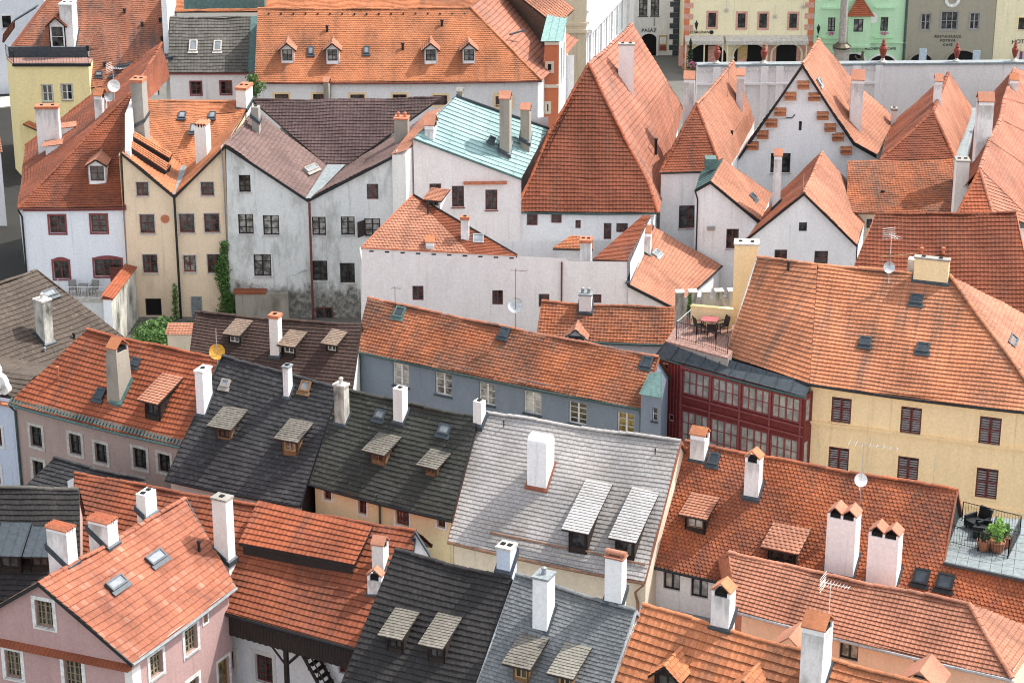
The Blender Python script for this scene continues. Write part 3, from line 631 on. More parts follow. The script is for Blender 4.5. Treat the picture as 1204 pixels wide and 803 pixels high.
def skylight(h, pl, zf, x0, y0, x1, y1, fr='lead', pane='skypane', u=None, open_=0):
    k = SC[zf]; u = (u or pl.u); u = (u-pl.n*u.dot(pl.n)).normalized(); c = pl.on(*zf((x0+x1)/2, (y0+y1)/2)); sc = scale_at(c)*k
    up = pl.n.cross(u).normalized(); up = up if up.z > 0 else -up
    w = max(.42, (x1-x0)*.8/sc/max(.5, abs(u.x))); vis = abs((up-FW*up.dot(FW)).length); hh = max(.45, (y1-y0)*.88/sc/max(.5, vis)); n = pl.n
    mb = MB(); t = .09; q = lambda a, b, o: c+u*a+up*b+n*o
    for a, b, e, f in ((-w/2,-hh/2,-w/2+t,hh/2),(w/2-t,-hh/2,w/2,hh/2),(-w/2+t,-hh/2,w/2-t,-hh/2+t),(-w/2+t,hh/2-t,w/2-t,hh/2)):
        mb.box(q(a, b, -.2), u*(e-a), up*(f-b), n*.32)
    mb.box(q(-w/2-.08, -hh/2-.22, -.02), u*(w+.16), up*.22, n*.07)
    o = h.put('skylight', mb, [fr]); pn = MB(); pn.poly([q(-w/2+t,-hh/2+t,.085), q(w/2-t,-hh/2+t,.085), q(w/2-t,hh/2-t,.085), q(-w/2+t,hh/2-t,.085)]); h.put('pane', pn, [pane], o)
def raised(h, pl, pts, off, kind, part='raised_roof', side='darkwood'):
    """a strip of roof lifted above the plane on a low boarded side"""
    q = [pl.on(x, y, off) for x, y in pts]      # BL, BR, TR, TL
    mb = MB(); tiles(mb, [(q[0], q[1]), (q[3], q[2])], kind, .0); o = h.put(part, mb, [TK[kind][0]])
    b = MB(); b.prism([p-ZV*.03 for p in q], -ZV*(.12)); h.put('eaves_board', b, ['black_metal'], o)
    s_ = MB(); c = sum(q, Vector())/4; ins = [p.lerp(c, .06) for p in q]; s_.prism([p-ZV*.15 for p in ins], -ZV*(off)); h.put('side_boards', s_, [side], o)
def dish(h, p, r, d, mat='whitepaint', part='satellite_dish'):
    d = d.normalized(); a = d.orthogonal().normalized(); b = d.cross(a); mb = MB(); vs = [tuple(p-d*r*.28)]; fs = []; n = 14
    for ri in (.35, .7, 1.0):
        for j in range(n): t = 2*math.pi*j/n; vs.append(tuple(p+(a*math.cos(t)+b*math.sin(t))*r*ri-d*r*.28*(1-ri*ri)))
    for j in range(n): fs.append((0, 1+j, 1+(j+1) % n))
    for q in range(2):
        for j in range(n): fs.append((1+q*n+j, 1+(q+1)*n+j, 1+(q+1)*n+(j+1) % n, 1+q*n+(j+1) % n))
    mb.add(vs, fs); mb.tube([p-b*r*.9, p+d*r*.8], .012, 5); mb.tube([p-d*r*.3, p-d*r*.3-ZV*r*1.6], .025, 5)
    h.put(part, mb, [mat])
def antenna(h, p, H, boom=1.2, dirv=Vector((1, .3, 0)), n=7, mat='steel', grid=False):
    mb = MB(); mb.tube([p, p+ZV*H], .016, 5); d = dirv.normalized(); s_ = d.cross(ZV).normalized(); q = p+ZV*(H-.12)
    mb.tube([q-d*boom*.3, q+d*boom*.7], .014, 5)
    for i in range(n):
        c = q-d*boom*.3+d*boom*i/(n-1); l = .34-.02*i; mb.tube([c-s_*l, c+s_*l], .006, 4)
    if grid:
        for i in range(6): mb.tube([q-d*boom*.3-s_*.4+ZV*(.3-.12*i), q-d*boom*.3+s_*.4+ZV*(.3-.12*i)], .01, 4)
    h.put('antenna', mb, [mat])
def vent(h, pl, zf, x, y, r=.07, H=.45, mat='black_metal'):
    p = pl.on(*zf(x, y)); h.mb('vent_pipe', mat).lathe(p-ZV*.1, [(r, 0), (r, H), (r*1.5, H+.02), (r*1.5, H+.1), (.01, H+.15)], 8)
def lettering(h, txt, zf, x, y, size_px, A, B, mat='black_metal', part='lettering', arc=0.0, off=.03, space=1.0):
    """raised letters on the wall through A and B, centred on the pixel"""
    u = hor(B-A).normalized(); n = Vector((u.y, -u.x, 0)); q = V(*zf(x, y), A, B)+n*off
    cu = bpy.data.curves.new('t', 'FONT'); cu.body = txt; cu.align_x = 'CENTER'; cu.align_y = 'CENTER'
    cu.size = size_px/SC[zf]/scale_at(q)*1.35; cu.extrude = .02; cu.space_character = space
    ob = bpy.data.objects.new('t', cu); COL.objects.link(ob); bpy.context.view_layer.update()
    me = bpy.data.meshes.new_from_object(ob.evaluated_get(bpy.context.evaluated_depsgraph_get())); bpy.data.objects.remove(ob)
    for v in me.vertices:
        X, Y, Z = v.co
        if arc: Y -= arc*X*X
        c = q+u*X+ZV*Y+n*Z; v.co = c-Vector(h.loc)
    me.materials.clear(); me.materials.append(M[mat]); o = bpy.data.objects.new(part, me); COL.objects.link(o); o.parent = h.e
    return o
SKY, SUN, EXPO = 0.15, 2.2, 1.23
def H(label, x, y, z, name='house', cat='house', group=None):
    return Thing(name, label, cat, hor(P(x, y, z)), group)
WR = st(fr='darkred', sur='winered', sw=.11, nx=2, ny=3, sill=None)
BEI = st(nosub=True, fr='darkred', sur='sill', sw=.05, nx=2, ny=2)
GRY = st(fr='darkwood', nx=2, ny=3, pane=('pane', 'pane', 'curtain'))
WHT = st(fr='darkred', nx=2, ny=3, sill=None)
PKW = st(fr='oldwood', sur='whitepaint', sw=.17, nx=4, ny=4, pane='pane', sill='sill')
DST = st(fr='black_metal', sur='slab', sw=.17, nx=2, ny=2, sill=None, pane='pane')
BLU = st(fr='whitepaint', nx=2, ny=3, pane=('palepane', 'curtain', 'palepane'), sill='lead')
YEL = st(nosub=True, fr='darkred', sur='ochre', sw=.1, nx=2, ny=2, shut='shutterbrown', pane='pane', sill='ochre', part='shuttered_window')
BLK = st(fr='black_metal', nx=2, ny=1, pane=('palepane', 'curtain'), sill=None)

# ================================================================== foreground row
# --- pink house, lower left
h = H('pink roughcast house at lower left with white framed windows and faded orange gable roof', 155, 780, 6.5)
pl = gable(h, (155,780), (277,690), (45,685), (218,585), 6.5, 35, 'patchy', 'pink', ov=.22, vo=.25, ver='black_metal', gut='zinc', wins={
    'front': [(d1, PKW, [(671,722,74,128), (820,615,72,136), (829,822,66,100)]), (d1, st(fr='yellowwood', sur='whitepaint', sw=.08, nx=1, ny=1, sill=None), [(881,521,27,60)]),
              (d1, st(fr='wood', sur='whitepaint', sw=.12, nx=1, ny=1, pane='warmpane', sill=None, part='door'), [(961,765,60,150)])],
    'left': [(d1, PKW, [(190,505,104,142), (57,722,96,145), (315,768,106,150)])]})
pa, pb = V(*d1(0,622), h.GL, h.FL), V(*d1(552,735), h.GL, h.FL); n_ = Vector((h.u.x*0-(-h.d.x), 0, 0)); n_ = -h.u
A_ = h.FL.lerp(h.GL, 1.0); led = h.mb('ledge', 'brick'); z_ = pb.z
for i in range(46):
    p = hor(h.FL.lerp(h.GL, i/46))+ZV*(z_-.08); q = hor(h.FL.lerp(h.GL, (i+.92)/46))+ZV*(z_-.08)
    led.prism([p-n_*.02, p+n_*.30, p+n_*.30+ZV*.06, p-n_*.02+ZV*.26], q-p)
cq = hor(h.FL); h.mb('corner_pilaster', 'offwhite').box(cq+n_*.04+h.d*.04, -n_*.6, -h.d*.5, ZV*(z_-.1))
h.mb('cornice', 'slab').box(h.FL+ZV*.0-ZV*.16+h.d*.01, hor(h.FR-h.FL), h.d*.14, ZV*.14)
for t in ((200,140,325,305,.76,'crown','white'), (375,108,500,225,.74,'crown','white'), (585,0,665,95,.55,'flat','offwhite')):
    chim(h, pl, d1, *t, capm='slab' if t[5] == 'flat' else 'terracotta')
chim(h, pl, d1, 918, 18, 1006, 285, side=.72, cap='slab', mat='offwhite', capm='concrete')
skylight(h, pl, d1, 635, 235, 702, 292, 'lead', 'palesky'); skylight(h, pl, d1, 465, 346, 533, 402, 'lead', 'palesky'); vent(h, pl, d1, 855, 232)
h.done()

# --- long house with the wooden gallery behind it
h = H('long house with dark boarded wooden gallery and red tiled roof carrying a raised strip', 300, 740, 5)
pl = gable(h, (84,667), (470,775), (88,556), (489,624), 5.5, 34, 'brick', 'white', ov=1.5, vo=.12, drop=.25, noback=True, ver='black_metal', wins={
    'front': [(d2, st(fr='darkred', sur='offwhite', sw=.2, nx=2, ny=4, sill=None), [(75,742,105,150), (-70,700,60,110)]), (d2, st(fr='darkred', nx=2, ny=2, sill=None), [(415,740,42,46)])]})
mb = h.mb('gallery_boards', 'darkwood'); e0, e1 = h.EL-h.d*.18, h.ER-h.d*.18; L_ = hor(e1-e0).length; k = int(L_/.16)
for i in range(k):
    a = e0.lerp(e1, i/k); mb.box(hor(a)+ZV*(4.15+.03*(i % 2)), h.u*.148, -h.d*.05, ZV*1.27)
mb = h.mb('floor_beams', 'darkwood'); mb.box(hor(e0)+ZV*4.2-h.d*.06, hor(e1-e0), -h.d*1.25, ZV*.12)
def post(h, x, y, z0, z1, part='post', r=.09):
    q = V(*d2(x, y), e0, e1); h.put(part, (lambda m: (m.box(hor(q)-h.u*r-h.d*.06+ZV*z0, h.u*2*r, -h.d*2*r, ZV*(z1-z0)), m)[1])(MB()), ['darkwood']); return hor(q)
p = post(h, 163, 740, 0, 4.2)
for s_ in (-1, 1): h.mb('brace', 'darkwood').tube([p-h.d*.12+ZV*3.35, p-h.d*.12+h.u*s_*.75+ZV*4.15], .07, 4)
sa = hor(V(*d2(205,690), e0, e1))-h.d*.3+ZV*4.2; sb = sa+h.u*2.9-ZV*4.2+h.d*.2; mb = MB()
for o_ in (0, .85): mb.box(sa-h.d*o_, sb-sa, -h.d*.07, ZV*.28)
for i in range(14):
    c = sa.lerp(sb, (i+.5)/14)-h.d*.07+ZV*.1; mb.box(c, h.u*.24, -h.d*.78, ZV*.05)
so = h.put('staircase', mb, ['darkwood']); mb = MB()
mb.tube([sa+ZV*1.0+h.d*.05, sb+ZV*1.0+h.d*.05], .035, 5)
for i in range(6): c = sa.lerp(sb, i/5)+h.d*.05; mb.tube([c, c+ZV*1.0], .025, 4)
h.put('handrail', mb, ['darkwood'], so)
gy = h.RR.y-.35; tri = [PD(488,625,gy), PD(480,650,gy), PD(506,654,gy)]; h.mb('gable_end', 'white').prism(tri, Vector((0,.25,0)))
board(h, [tri[0]+ZV*.05, tri[2]+ZV*.05], 'lead', w=.25, t=.14); board(h, [tri[0]+ZV*.05, tri[1]+ZV*.05], 'lead', w=.25, t=.14)
raised(h, pl, [(281,638), (417,664), (438,619), (304,588)], .55, 'red')
chim(h, pl, d2, 538, 190, 608, 330, side=.28, cap='tile', mat='offwhite', u=Vector((.92,-.3,0))); chim(h, pl, d2, 518, 322, 590, 428, side=.15, cap='tile', mat='white', u=Vector((.95,-.3,0)))
h.done()

# --- black roofed house, bottom centre
h = H('house with coal black tiled roof and two grey boarded dormers at the bottom edge', 440, 800, 4)
pl = gable(h, (386,842), (553,880), (465,647), (601,680), 4.3, 47, 'black', 'white', ver='darkwood', ridmat='black')
for t in ((638,668,70,58), (815,712,74,62)): dormer(h, pl, d2, *t, roof='shingle', mat='darkwood', fr='darkwood', pit=14, over=.55, pane='pane', side=.2)
h.done()

# --- blue slate house
h = H('house with blue grey slate roof and tall plain white chimney at the bottom edge', 650, 800, 4)
pl = gable(h, (546,845), (693,882), (607,675), (748,717), 5.2, 47, 'blueslate', 'white', ver='greyframe')
chim(h, pl, d3, 168, 335, 265, 588, side=.36, cap='pot1', mat='cleanwhite', capm='zinc')
chim(h, pl, d3, 14, 228, 100, 330, side=.33, cap='slab', mat='paleblue', capm='slab', down=3.5)
chim(h, pl, d3, 478, 252, 572, 470, side=.24, cap='half', mat='cleanwhite', capm='salmon', down=3.5)
for t in ((118,798,66,62), (305,838,62,60)): dormer(h, pl, d3, *t, roof='shingle', mat='wood', fr='yellowwood', pit=16, over=.5, side=.3)
h.done()

# --- orange house bottom right
h = H('house with large orange tiled roof and white verge strip at the bottom right edge', 800, 800, 4)
pl = gable(h, (702,860), (1045,952), (756,710), (1095,806), 5.7, 43, 'orangebig', 'peach', ver='whitepaint', ov=.3)
for t in ((745,838,105,62), (1080,905,100,66)): dormer(h, pl, d3, *t, kind='gable', roof='orange', mat='darkwood', fr='darkwood', gp=42, trim='black_metal', over=.35)
chim(h, pl, d3, 935, 392, 1042, 578, side=.3, cap='tile', mat='white', capm='orange', down=3)
c_ = chim(h, pl, d4, 254, 545, 394, 862, side=.38, cap='tile', mat='white', capm='orange')
for x, y in ((190,655), (745,800)):
    q = pl.on(*d4(x, y)); mb = MB(); s_ = h.u; d_ = h.d
    q = q-d_*.4
    for sg in (-1, 1): mb.prism([q+ZV*.35, q+s_*sg*.85-ZV*.35, q+s_*sg*.85-ZV*.28, q+ZV*.42], -d_*1.6)
    o = h.put('ridge_hood', mb, ['salmon'])
q = pl.on(*d4(357,560)); antenna(h, q-h.d*.5, 1.9, 1.1, Vector((1,-.5,0)), 9, 'whitepaint', True)
h.done()

# --- peach house with salmon hipped roof
h = H('peach walled house with salmon tiled hipped roof and dark windows at lower right', 1000, 760, 6)
pl = gable(h, (866,718), (1190,798), (857,649), (1139,709), 6.5, 36, 'salmon', 'peach', hip=(0,1), ver='terracotta', gut='greyframe', ov=.4, mats={'left':'terracotta'}, wins={
    'front': [(d4, BLK, [(262,590,74,62), (461,652,80,86), (776,733,82,94)])]})
pipe(h, [h.ER-h.d*.1+ZV*-.1, h.ER-h.d*.35-ZV*.6, hor(h.ER-h.d*.35)], 'whitepaint')
h.done()

# --- red beaver tail house with terrace
h = H('house with mottled red beaver tile roof, twin white chimneys and a roof terrace', 820, 690, 5)
pl = gable(h, (763,664), (1097,734), (806,519), (1126,575), 6.0, 44, 'beaver', 'white', ver='rust', ov=.3, mats={'right':'black_metal'} , wins={
    'front': [(zc(760,640,7.506), st(fr='black_metal', nx=2, ny=1, pane='palepane', sill=None), [(225,322,146,176), (470,378,152,184)])]} if False else {
    'front': [(d3, BLK, [(766,361,72,86), (885,392,74,90)])]})
lo = [P(1097,734,6.0), None]; B2_ = pl.on(1230,762); T1, T2 = pl.on(1110,661), pl.on(1232,690)
face(h, [(h.ER, B2_), (T1, T2)], 'beaver')
fz = T1.z+.03; q = [T1+ZV*.05, hor(T2)+ZV*fz+ZV*.02, P(1236,612,fz+.02), P(1126,606,fz+.02)]
q[1] = hor(q[1])+ZV*q[0].z; q[2] = hor(q[2])+ZV*q[0].z; q[3] = hor(q[3])+ZV*q[0].z
mb = h.mb('terrace_floor', 'deckgrey'); k1, k2 = 9, 7
for i in range(k1):
    for j in range(k2):
        f = lambda a, b: q[0].lerp(q[1], a).lerp(q[3].lerp(q[2], a), b)
        a, b, c, e = f(i/k1, j/k2), f((i+.965)/k1, j/k2), f((i+.965)/k1, (j+.965)/k2), f(i/k1, (j+.965)/k2)
        jz = ZV*random.uniform(0, .008); mb.prism([a+jz, b+jz, c+jz, e+jz], -ZV*.08)
h.mb('terrace_edge', 'lead').box(q[0]+h.d*.03-ZV*.12, q[1]-q[0], h.d*.12, ZV*.14)
sb = h.mb('terrace_base', 'concrete'); sb.prism([p-ZV*.085 for p in q], -ZV*3.2)
def railing(h, pts, H_=.95, step=.13, mat='black_metal', part='railing', mid=False):
    mb = h.mb(part, mat)
    for a, b in zip(pts[:-1], pts[1:]):
        mb.tube([a+ZV*H_, b+ZV*H_], .022, 4); mb.tube([a+ZV*.12, b+ZV*.12], .016, 4); L = (b-a).length; k = max(1, int(L/step))
        for i in range(k+1): c = a.lerp(b, i/k); mb.tube([c, c+ZV*H_], .030 if i in (0, k) else .010, 4)
ty = q[0].z
tz = zc(1040,560,7.3)
r0, r1, r2, r3 = P(*tz(545,575), ty), P(*tz(800,640), ty), P(*tz(1058,705), ty), P(*tz(1160,500), ty)
railing(h, [r0, r1, r2, r3, P(*tz(665,375), ty)])
TER_Z = ty
dr = [(d3, 865,150,84,56), (d4, 175,287,112,52)]
dormer(h, pl, *dr[0], roof='dormertile', mat='darkwood', fr='wood', pane='palepane', pit=14, over=.35, side=.2); dormer(h, pl, *dr[1], roof='finesalmon', mat='darkwood', fr='darkwood', pit=16, over=.35, side=.25)
chim(h, pl, c3, 845, 462, 930, 598, side=.3, cap='tile', mat='white', capm='orange'); chim(h, pl, c4, 18, 552, 98, 745, side=.28, cap='tile', mat='white', capm='orange')
chim(h, pl, d4, 364, 68, 510, 350, side=.22, cap='tile2', mat='cleanwhite', capm='salmon'); chim(h, pl, d4, 540, 148, 688, 400, side=.2, cap='tile2', mat='cleanwhite', capm='salmon')
skylight(h, pl, d4, 732, 305, 808, 378, 'black_metal'); skylight(h, pl, d4, 830, 326, 912, 400, 'black_metal'); skylight(h, pl, c3, 922, 553, 975, 612, 'lead')
q2 = pl.on(*c4(508,782)); dish(h, q2+ZV*1.45+h.d*.1, .32, Vector((.2,-1,.5))); antenna(h, q2, 3.3, 2.2, Vector((1,-.35,0)), 8)
q3 = pl.on(*c4(818,690)); h.mb('aerial', 'steel').tube([q3-ZV*.3, q3+ZV*1.6], .012, 4)
# flat zinc roof in front of its white wall
fz2 = h.FL.z-2.25; f0, f1 = hor(h.FL)+ZV*fz2, hor(h.FL+h.u*5.6)+ZV*fz2; mb = h.mb('flat_roof', 'zinc'); 
for i in range(8):
    a = f0.lerp(f1, i/8)+h.d*.01; mb.box(a-ZV*.06, (f1-f0)/8*.985, h.d*4.2, ZV*(.06+.006*(i % 2)))
mb = h.mb('annex', 'white'); mb.box(hor(f0)+h.d*.03, f1-f0, h.d*4.1, ZV*(fz2-.07)); RB_ = h
h.done()

# --- pale slate house
h = H('cream walled house with pale silver slate roof and two long white dormers', 640, 680, 5)
pl = gable(h, (527,636), (758,684), (563,483), (801,518), 6.0, 45, 'paleslate', 'cream', ver='rust', gut='coppergutter', ridmat='paleslate', ov=.4, zr=None)
g0, g1, g2, g3 = pl.on(*d3(-10,160)), pl.on(*d3(322,228)), pl.on(*d3(400,240)), pl.on(*d3(655,300))
for a, b in ((g0, g1), (g2, g3)): h.mb('snow_rail', 'coppergutter').tube([a+pl.n*.12, b+pl.n*.12], .05, 6)
chim(h, pl, c3, 145, 505, 262, 715, side=.3, cap='round', mat='cleanwhite', base='rust')
for t in ((362,238,78,82), (563,278,80,84)): dormer(h, pl, d3, *t, roof='whiteshingle', mat='darkwood', fr='darkwood', pit=25, over=.35, side=.22, nx=1)
pe = h.ER; pipe(h, [pe-ZV*.1, pe-h.u*.5-h.d*.1-ZV*.7, pe-h.u*.45-h.d*.32-ZV*1.3, hor(pe-h.u*.45-h.d*.32)], 'coppergutter', .07)
vent(h, pl, c3, 45, 440, .025, .25); vent(h, pl, c3, 695, 560, .025, .25)
h.done()

# --- mossy roof, yellow wall
h = H('pale yellow house with mossy dark slate roof and two grey dormers with orange windows', 450, 600, 5)
pl = gable(h, (364,568), (531,611), (400,456), (563,491), 6.9, 45, 'mossy', 'paleyellow', ov=.3, ver='darkwood', gut='black_metal', ridmat='mossy', wins={
    'front': [(d2, st(fr='darkred', sur='white', sw=.08, nx=2, ny=2, sill=None), [(348,-2,44,50), (497,46,48,78), (836,112,48,60)]), (d2, st(fr='darkred', sur='white', sw=.08, nx=4, ny=3, pane='curtain', sill=None), [(669,88,70,92)])]})
dp = V(*d2(575,60), h.FL, h.FR)-h.d*-.08; pipe(h, [dp+ZV*1.0+h.d*.3, dp+ZV*.55, hor(dp)], 'greenframe')
for t in ((564,602,62,42), (790,655,50,34)): dormer(h, pl, c2, *t, roof='shingle', mat='wood', fr='wood', pit=14, over=.4, side=.3)
skylight(h, pl, c2, 546, 368, 602, 416, 'lead', 'palesky'); skylight(h, pl, c2, 820, 430, 882, 482, 'lead', 'palesky')
for t in ((376,250,441,440,.3,'pot1'), (629,288,692,432,.36,'flat'), (972,342,1026,442,.35,'flat')): chim(h, pl, c2, *t, mat='mouldy' if t[5] == 'pot1' else 'offwhite', capm='slab')
h.done()

# --- dark slate
h = H('house with plain near-black slate roof and two brown dormers at centre left', 280, 570, 5)
pl = gable(h, (195,563), (353,594), (262,418), (399,456), 6.0, 45, 'slate', 'offwhite', ver='black_metal', ridmat='slate', ov=.3, mats={'right':'darkwood'})
dormer(h, pl, c1, 962, 502, 62, 50, roof='shingle', mat='wood', fr='darkwood', pit=14, over=.4, side=.3); dormer(h, pl, c2, 186, 562, 66, 56, roof='shingle', mat='wood', fr='yellowwood', pit=14, over=.4, side=.3, pane='curtain')
skylight(h, pl, c2, 225, 246, 280, 298, 'wood', 'palesky'); skylight(h, pl, c1, 945, 240, 992, 276, 'concrete', 'palesky')
chim(h, pl, c1, 843, 208, 908, 398, side=.45, cap='slab', mat='cleanwhite', capm='whitepaint'); chim(h, pl, c2, 158, 190, 196, 322, side=.4, cap='slab', mat='white', capm='zinc')
h.done()

# --- red roof, dusty pink wall
h = H('dusty pink house with bright red tiled roof and tapering concrete chimney', 110, 500, 6)
pl = gable(h, (11,474), (214,525), (102,388), (259,421), 7.0, 43, 'red', 'dusty', ov=.25, ver='verdigris', gut='verdigris', wins={
    'front': [(c1, DST, [(156,487,70,112), (324,520,72,112), (434,558,72,108), (601,581,78,112), (706,601,74,104), (166,628,66,98)])]})
fa, fb = pl.on(*c1(48,338)), pl.on(*c1(780,515)); mb = h.mb('snow_guard', 'verdigris'); k = 52
for i in range(k):
    a = h.EL.lerp(h.ER, i/k); mb.box(a+pl.n*.05, (h.ER-h.EL)/k*.55, pl.up*.34, pl.n*.035)
chim(h, pl, c1, 448, 96, 566, 345, side=.42, cap='tile', mat='rough', taper=.22, base='verdigris', capm='orange')
dormer(h, pl, c1, 656, 408, 70, 66, roof='dormertile', mat='darkwood', fr='black_metal', pit=18, over=.35, side=.2)
skylight(h, pl, c1, 405, 275, 456, 332, 'lead'); skylight(h, pl, c1, 560, 146, 608, 188, 'lead'); vent(h, pl, c1, 250, 238, .07, .7, 'terracotta')
pipe(h, [h.EL-ZV*.15, h.FL+h.d*.08+h.u*.1-ZV*.5, hor(h.FL+h.d*.08+h.u*.1)], 'greenframe', .07)
q = h.ER.lerp(h.RR, .93); dish(h, q+ZV*.7, .42, Vector((.1,-1,.45)), 'orangedish'); h.mb('mast', 'steel').tube([q-ZV*.3, q+ZV*2.0], .025, 5)
h.done()

# --- lean-to slate roof before the dusty house
h = H('low outbuilding with dark slate roof in front of the dusty pink house', 100, 570, 4, cat='outbuilding', name='outbuilding')
gable(h, (30,572), (185,607), (64,539), (172,564), 5.0, 38, 'slate', 'dusty', ridmat='slate', gut=None); h.done()
# --- black roof far left
h = H('house with black shingle roof and two grey metal dormers at the left edge', 30, 700, 4)
pl = gable(h, (-70,742), (95,745), (-62,571), (93,574), 4.6, 45, 'black', 'dusty', ridmat='greytile', ver=None)
for t in ((45,325,100,66), (175,318,90,56)): dormer(h, pl, d1, *t, roof='lead', mat='darkwood', fr='darkwood', pit=16, over=.5, side=.15)
h.done()
# --- pale blue house, left edge
h = H('pale blue house with scrolled white gable ornament at the left edge', 20, 560, 6)
A = P(-60,462,6.6); B = P(19,476,6.6); u_ = hor(B-A).normalized(); n_ = Vector((u_.y,-u_.x,0))
wall(h, A, B, 6.9, 0, [(c1, st(fr='darkred', sur='whitepaint', sw=.15, nx=2, ny=2, sill=None), [(0,488,36,100), (-6,650,36,100)])], 'paleblue')
wall(h, B, B-n_*5, 6.9, 0, (), 'paleblue'); wall(h, B-n_*5, A-n_*5, 6.9, 0, (), 'paleblue'); wall(h, A-n_*5, A, 6.9, 0, (), 'paleblue')
le = h.mb('ledge', 'terracotta'); le.box(A+n_*.01+ZV*-.05, B-A, n_*.3, ZV*.12)
mb = h.mb('gable_ornament', 'offwhite'); mb.box(A+ZV*.2+ZV*.08, (B-A)*.66, -n_*.35, ZV*1.2); c0 = A+(B-A)*.73+ZV*1.02
for r_, dx, dz in ((.62,0,0), (.42,-.2,.75), (.3,.45,-.25)):
    mb.prism([c0+u_*dx+ZV*dz+u_*(r_*math.cos(t*math.pi/8))+ZV*(r_*math.sin(t*math.pi/8)) for t in range(16)], -n_*(.34+.02*r_))
mb.prism([c0+n_*.0+u_*(.35*math.cos(t*math.pi/8))+ZV*(.35*math.sin(t*math.pi/8)) for t in range(16)], n_*.08)
face(h, [(A+ZV*.32-n_*.2, B+ZV*.32-n_*.2), (A-n_*1.9+ZV*.95, B-n_*1.9+ZV*.95)], 'greybrown'); face(h, [(B+ZV*.32-n_*5, A+ZV*.32-n_*5), (B-n_*1.9+ZV*.95, A-n_*1.9+ZV*.95)], 'greybrown', coarse=True); wall(h, B-u_*.01, B-n_*4.9-u_*.01, [B-n_*4.9+ZV*.25, B-n_*1.9+ZV*.85, B+ZV*.3], 6.8, (), 'paleblue')
h.done()
# --- grey brown roof at left
h = H('house with broad greybrown tiled roof and sooty white chimney at the left edge', 60, 430, 5)
pl = gable(h, (-40,500), (176,420), (-40,347), (43,317), 5.0, 34, 'greybrown', 'offwhite', ver='greybrown', gut=None, ridmat='greybrown')
chim(h, pl, zc(0,300,7.506) if False else c1, 150, -112, 226, 94, side=.6, cap='pot1', mat='mouldy')
SC_z3 = zc(0,300,7.506); SC[SC_z3] = 7.506
skylight(h, pl, SC_z3, 372, 300, 492, 380, 'lead', 'palesky'); vent(h, pl, c1, 318, 60, .07, .25); vent(h, pl, c1, 192, 118, .06, .2, 'zinc')
h.done()
# --- dark brown roof
h = H('low house with dark brown tiled roof and three boarded dormers with white windows', 320, 440, 4)
pl = gable(h, (221,434), (413,464), (230,367), (425,382), 5.0, 40, 'darkbrown', 'offwhite', ver='darkwood', ridmat='darkbrown')
for zf, *t in ((c1,1008,90,54,38), (c2,183,136,56,36), (c2,366,126,48,33)): dormer(h, pl, zf, *t, roof='brownshingle', mat='darkwood', fr='whitepaint', pit=12, over=.4, side=.18)
chim(h, pl, c2, 100, -32, 152, 145, side=.25, cap='brick', mat='offwhite', capm='terracotta', u=Vector((.95,-.3,0)))
h.done()
# --- blue grey house
h = H('long slate blue house with patchy orange and black tiled roof and white windows', 560, 440, 6)
pl = gable(h, (417,412), (757,481), (433,350), (775,420), 6.5, 41, 'mottled', 'bluegrey', ov=.3, noback=True, ver='rust', gut='greenframe', ridmat='oldbig', wins={
    'front': [(c2, BLU, [(662,222,70,98), (845,262,72,98), (1032,305,70,92)]), (c3, BLU, [(168,343,76,96)]), (c3, st(fr='whitepaint', nx=2, ny=4, pane='pane', sill='lead'), [(362,388,78,94)]), (c3, st(fr='whitepaint', nx=2, ny=3, pane='warmpane', sill='lead'), [(568,430,74,90)])]})
for zf, t in ((c2,(1083,16,1132,66)), (c3,(632,140,688,195))): skylight(h, pl, zf, *t, 'lead')
skylight(h, pl, b2, 660, 650, 716, 706, 'verdigris')
q = pl.on(*b3(100,750)); antenna(h, q, 3.6, .9, Vector((1,-.2,0)), 4, 'darkred'); dish(h, q+ZV*1.4, .45, Vector((-.1,-1,.5)), 'steel')
q = pl.on(*b2(668,655)); antenna(h, q, 1.3, .5, Vector((1,-.2,0)), 3, 'black_metal')
pipe(h, [h.ER-ZV*.1-h.u*.2, h.FR-h.u*.15+h.d*.1-ZV*.6, hor(h.FR-h.u*.15+h.d*.1)], 'greenframe', .07)
pipe(h, [h.EL-ZV*.1+h.u*.2, h.FL+h.u*.1+h.d*.1-ZV*.5, hor(h.FL+h.u*.1+h.d*.1)], 'greenframe', .07)
# its small wing with the patinated roof
wA, wB = hor(PD(753,500,110.75)), hor(PD(777,503,110.2)); zt = V(764,464,wA,wB).z
wall(h, wA, wB, zt, 0, [(c3, st(fr='whitepaint', nx=1, ny=2, sill='lead'), [(693,392,22,58)])], 'bluegrey')
seam(h.mb('wing_roof', 'verdigris'), [(wA+ZV*zt-Vector((.1,.15,0)), wB+ZV*zt-Vector((0,.15,0))), (PD(764,438,112.3), PD(778,437,112.0))])
h.done()
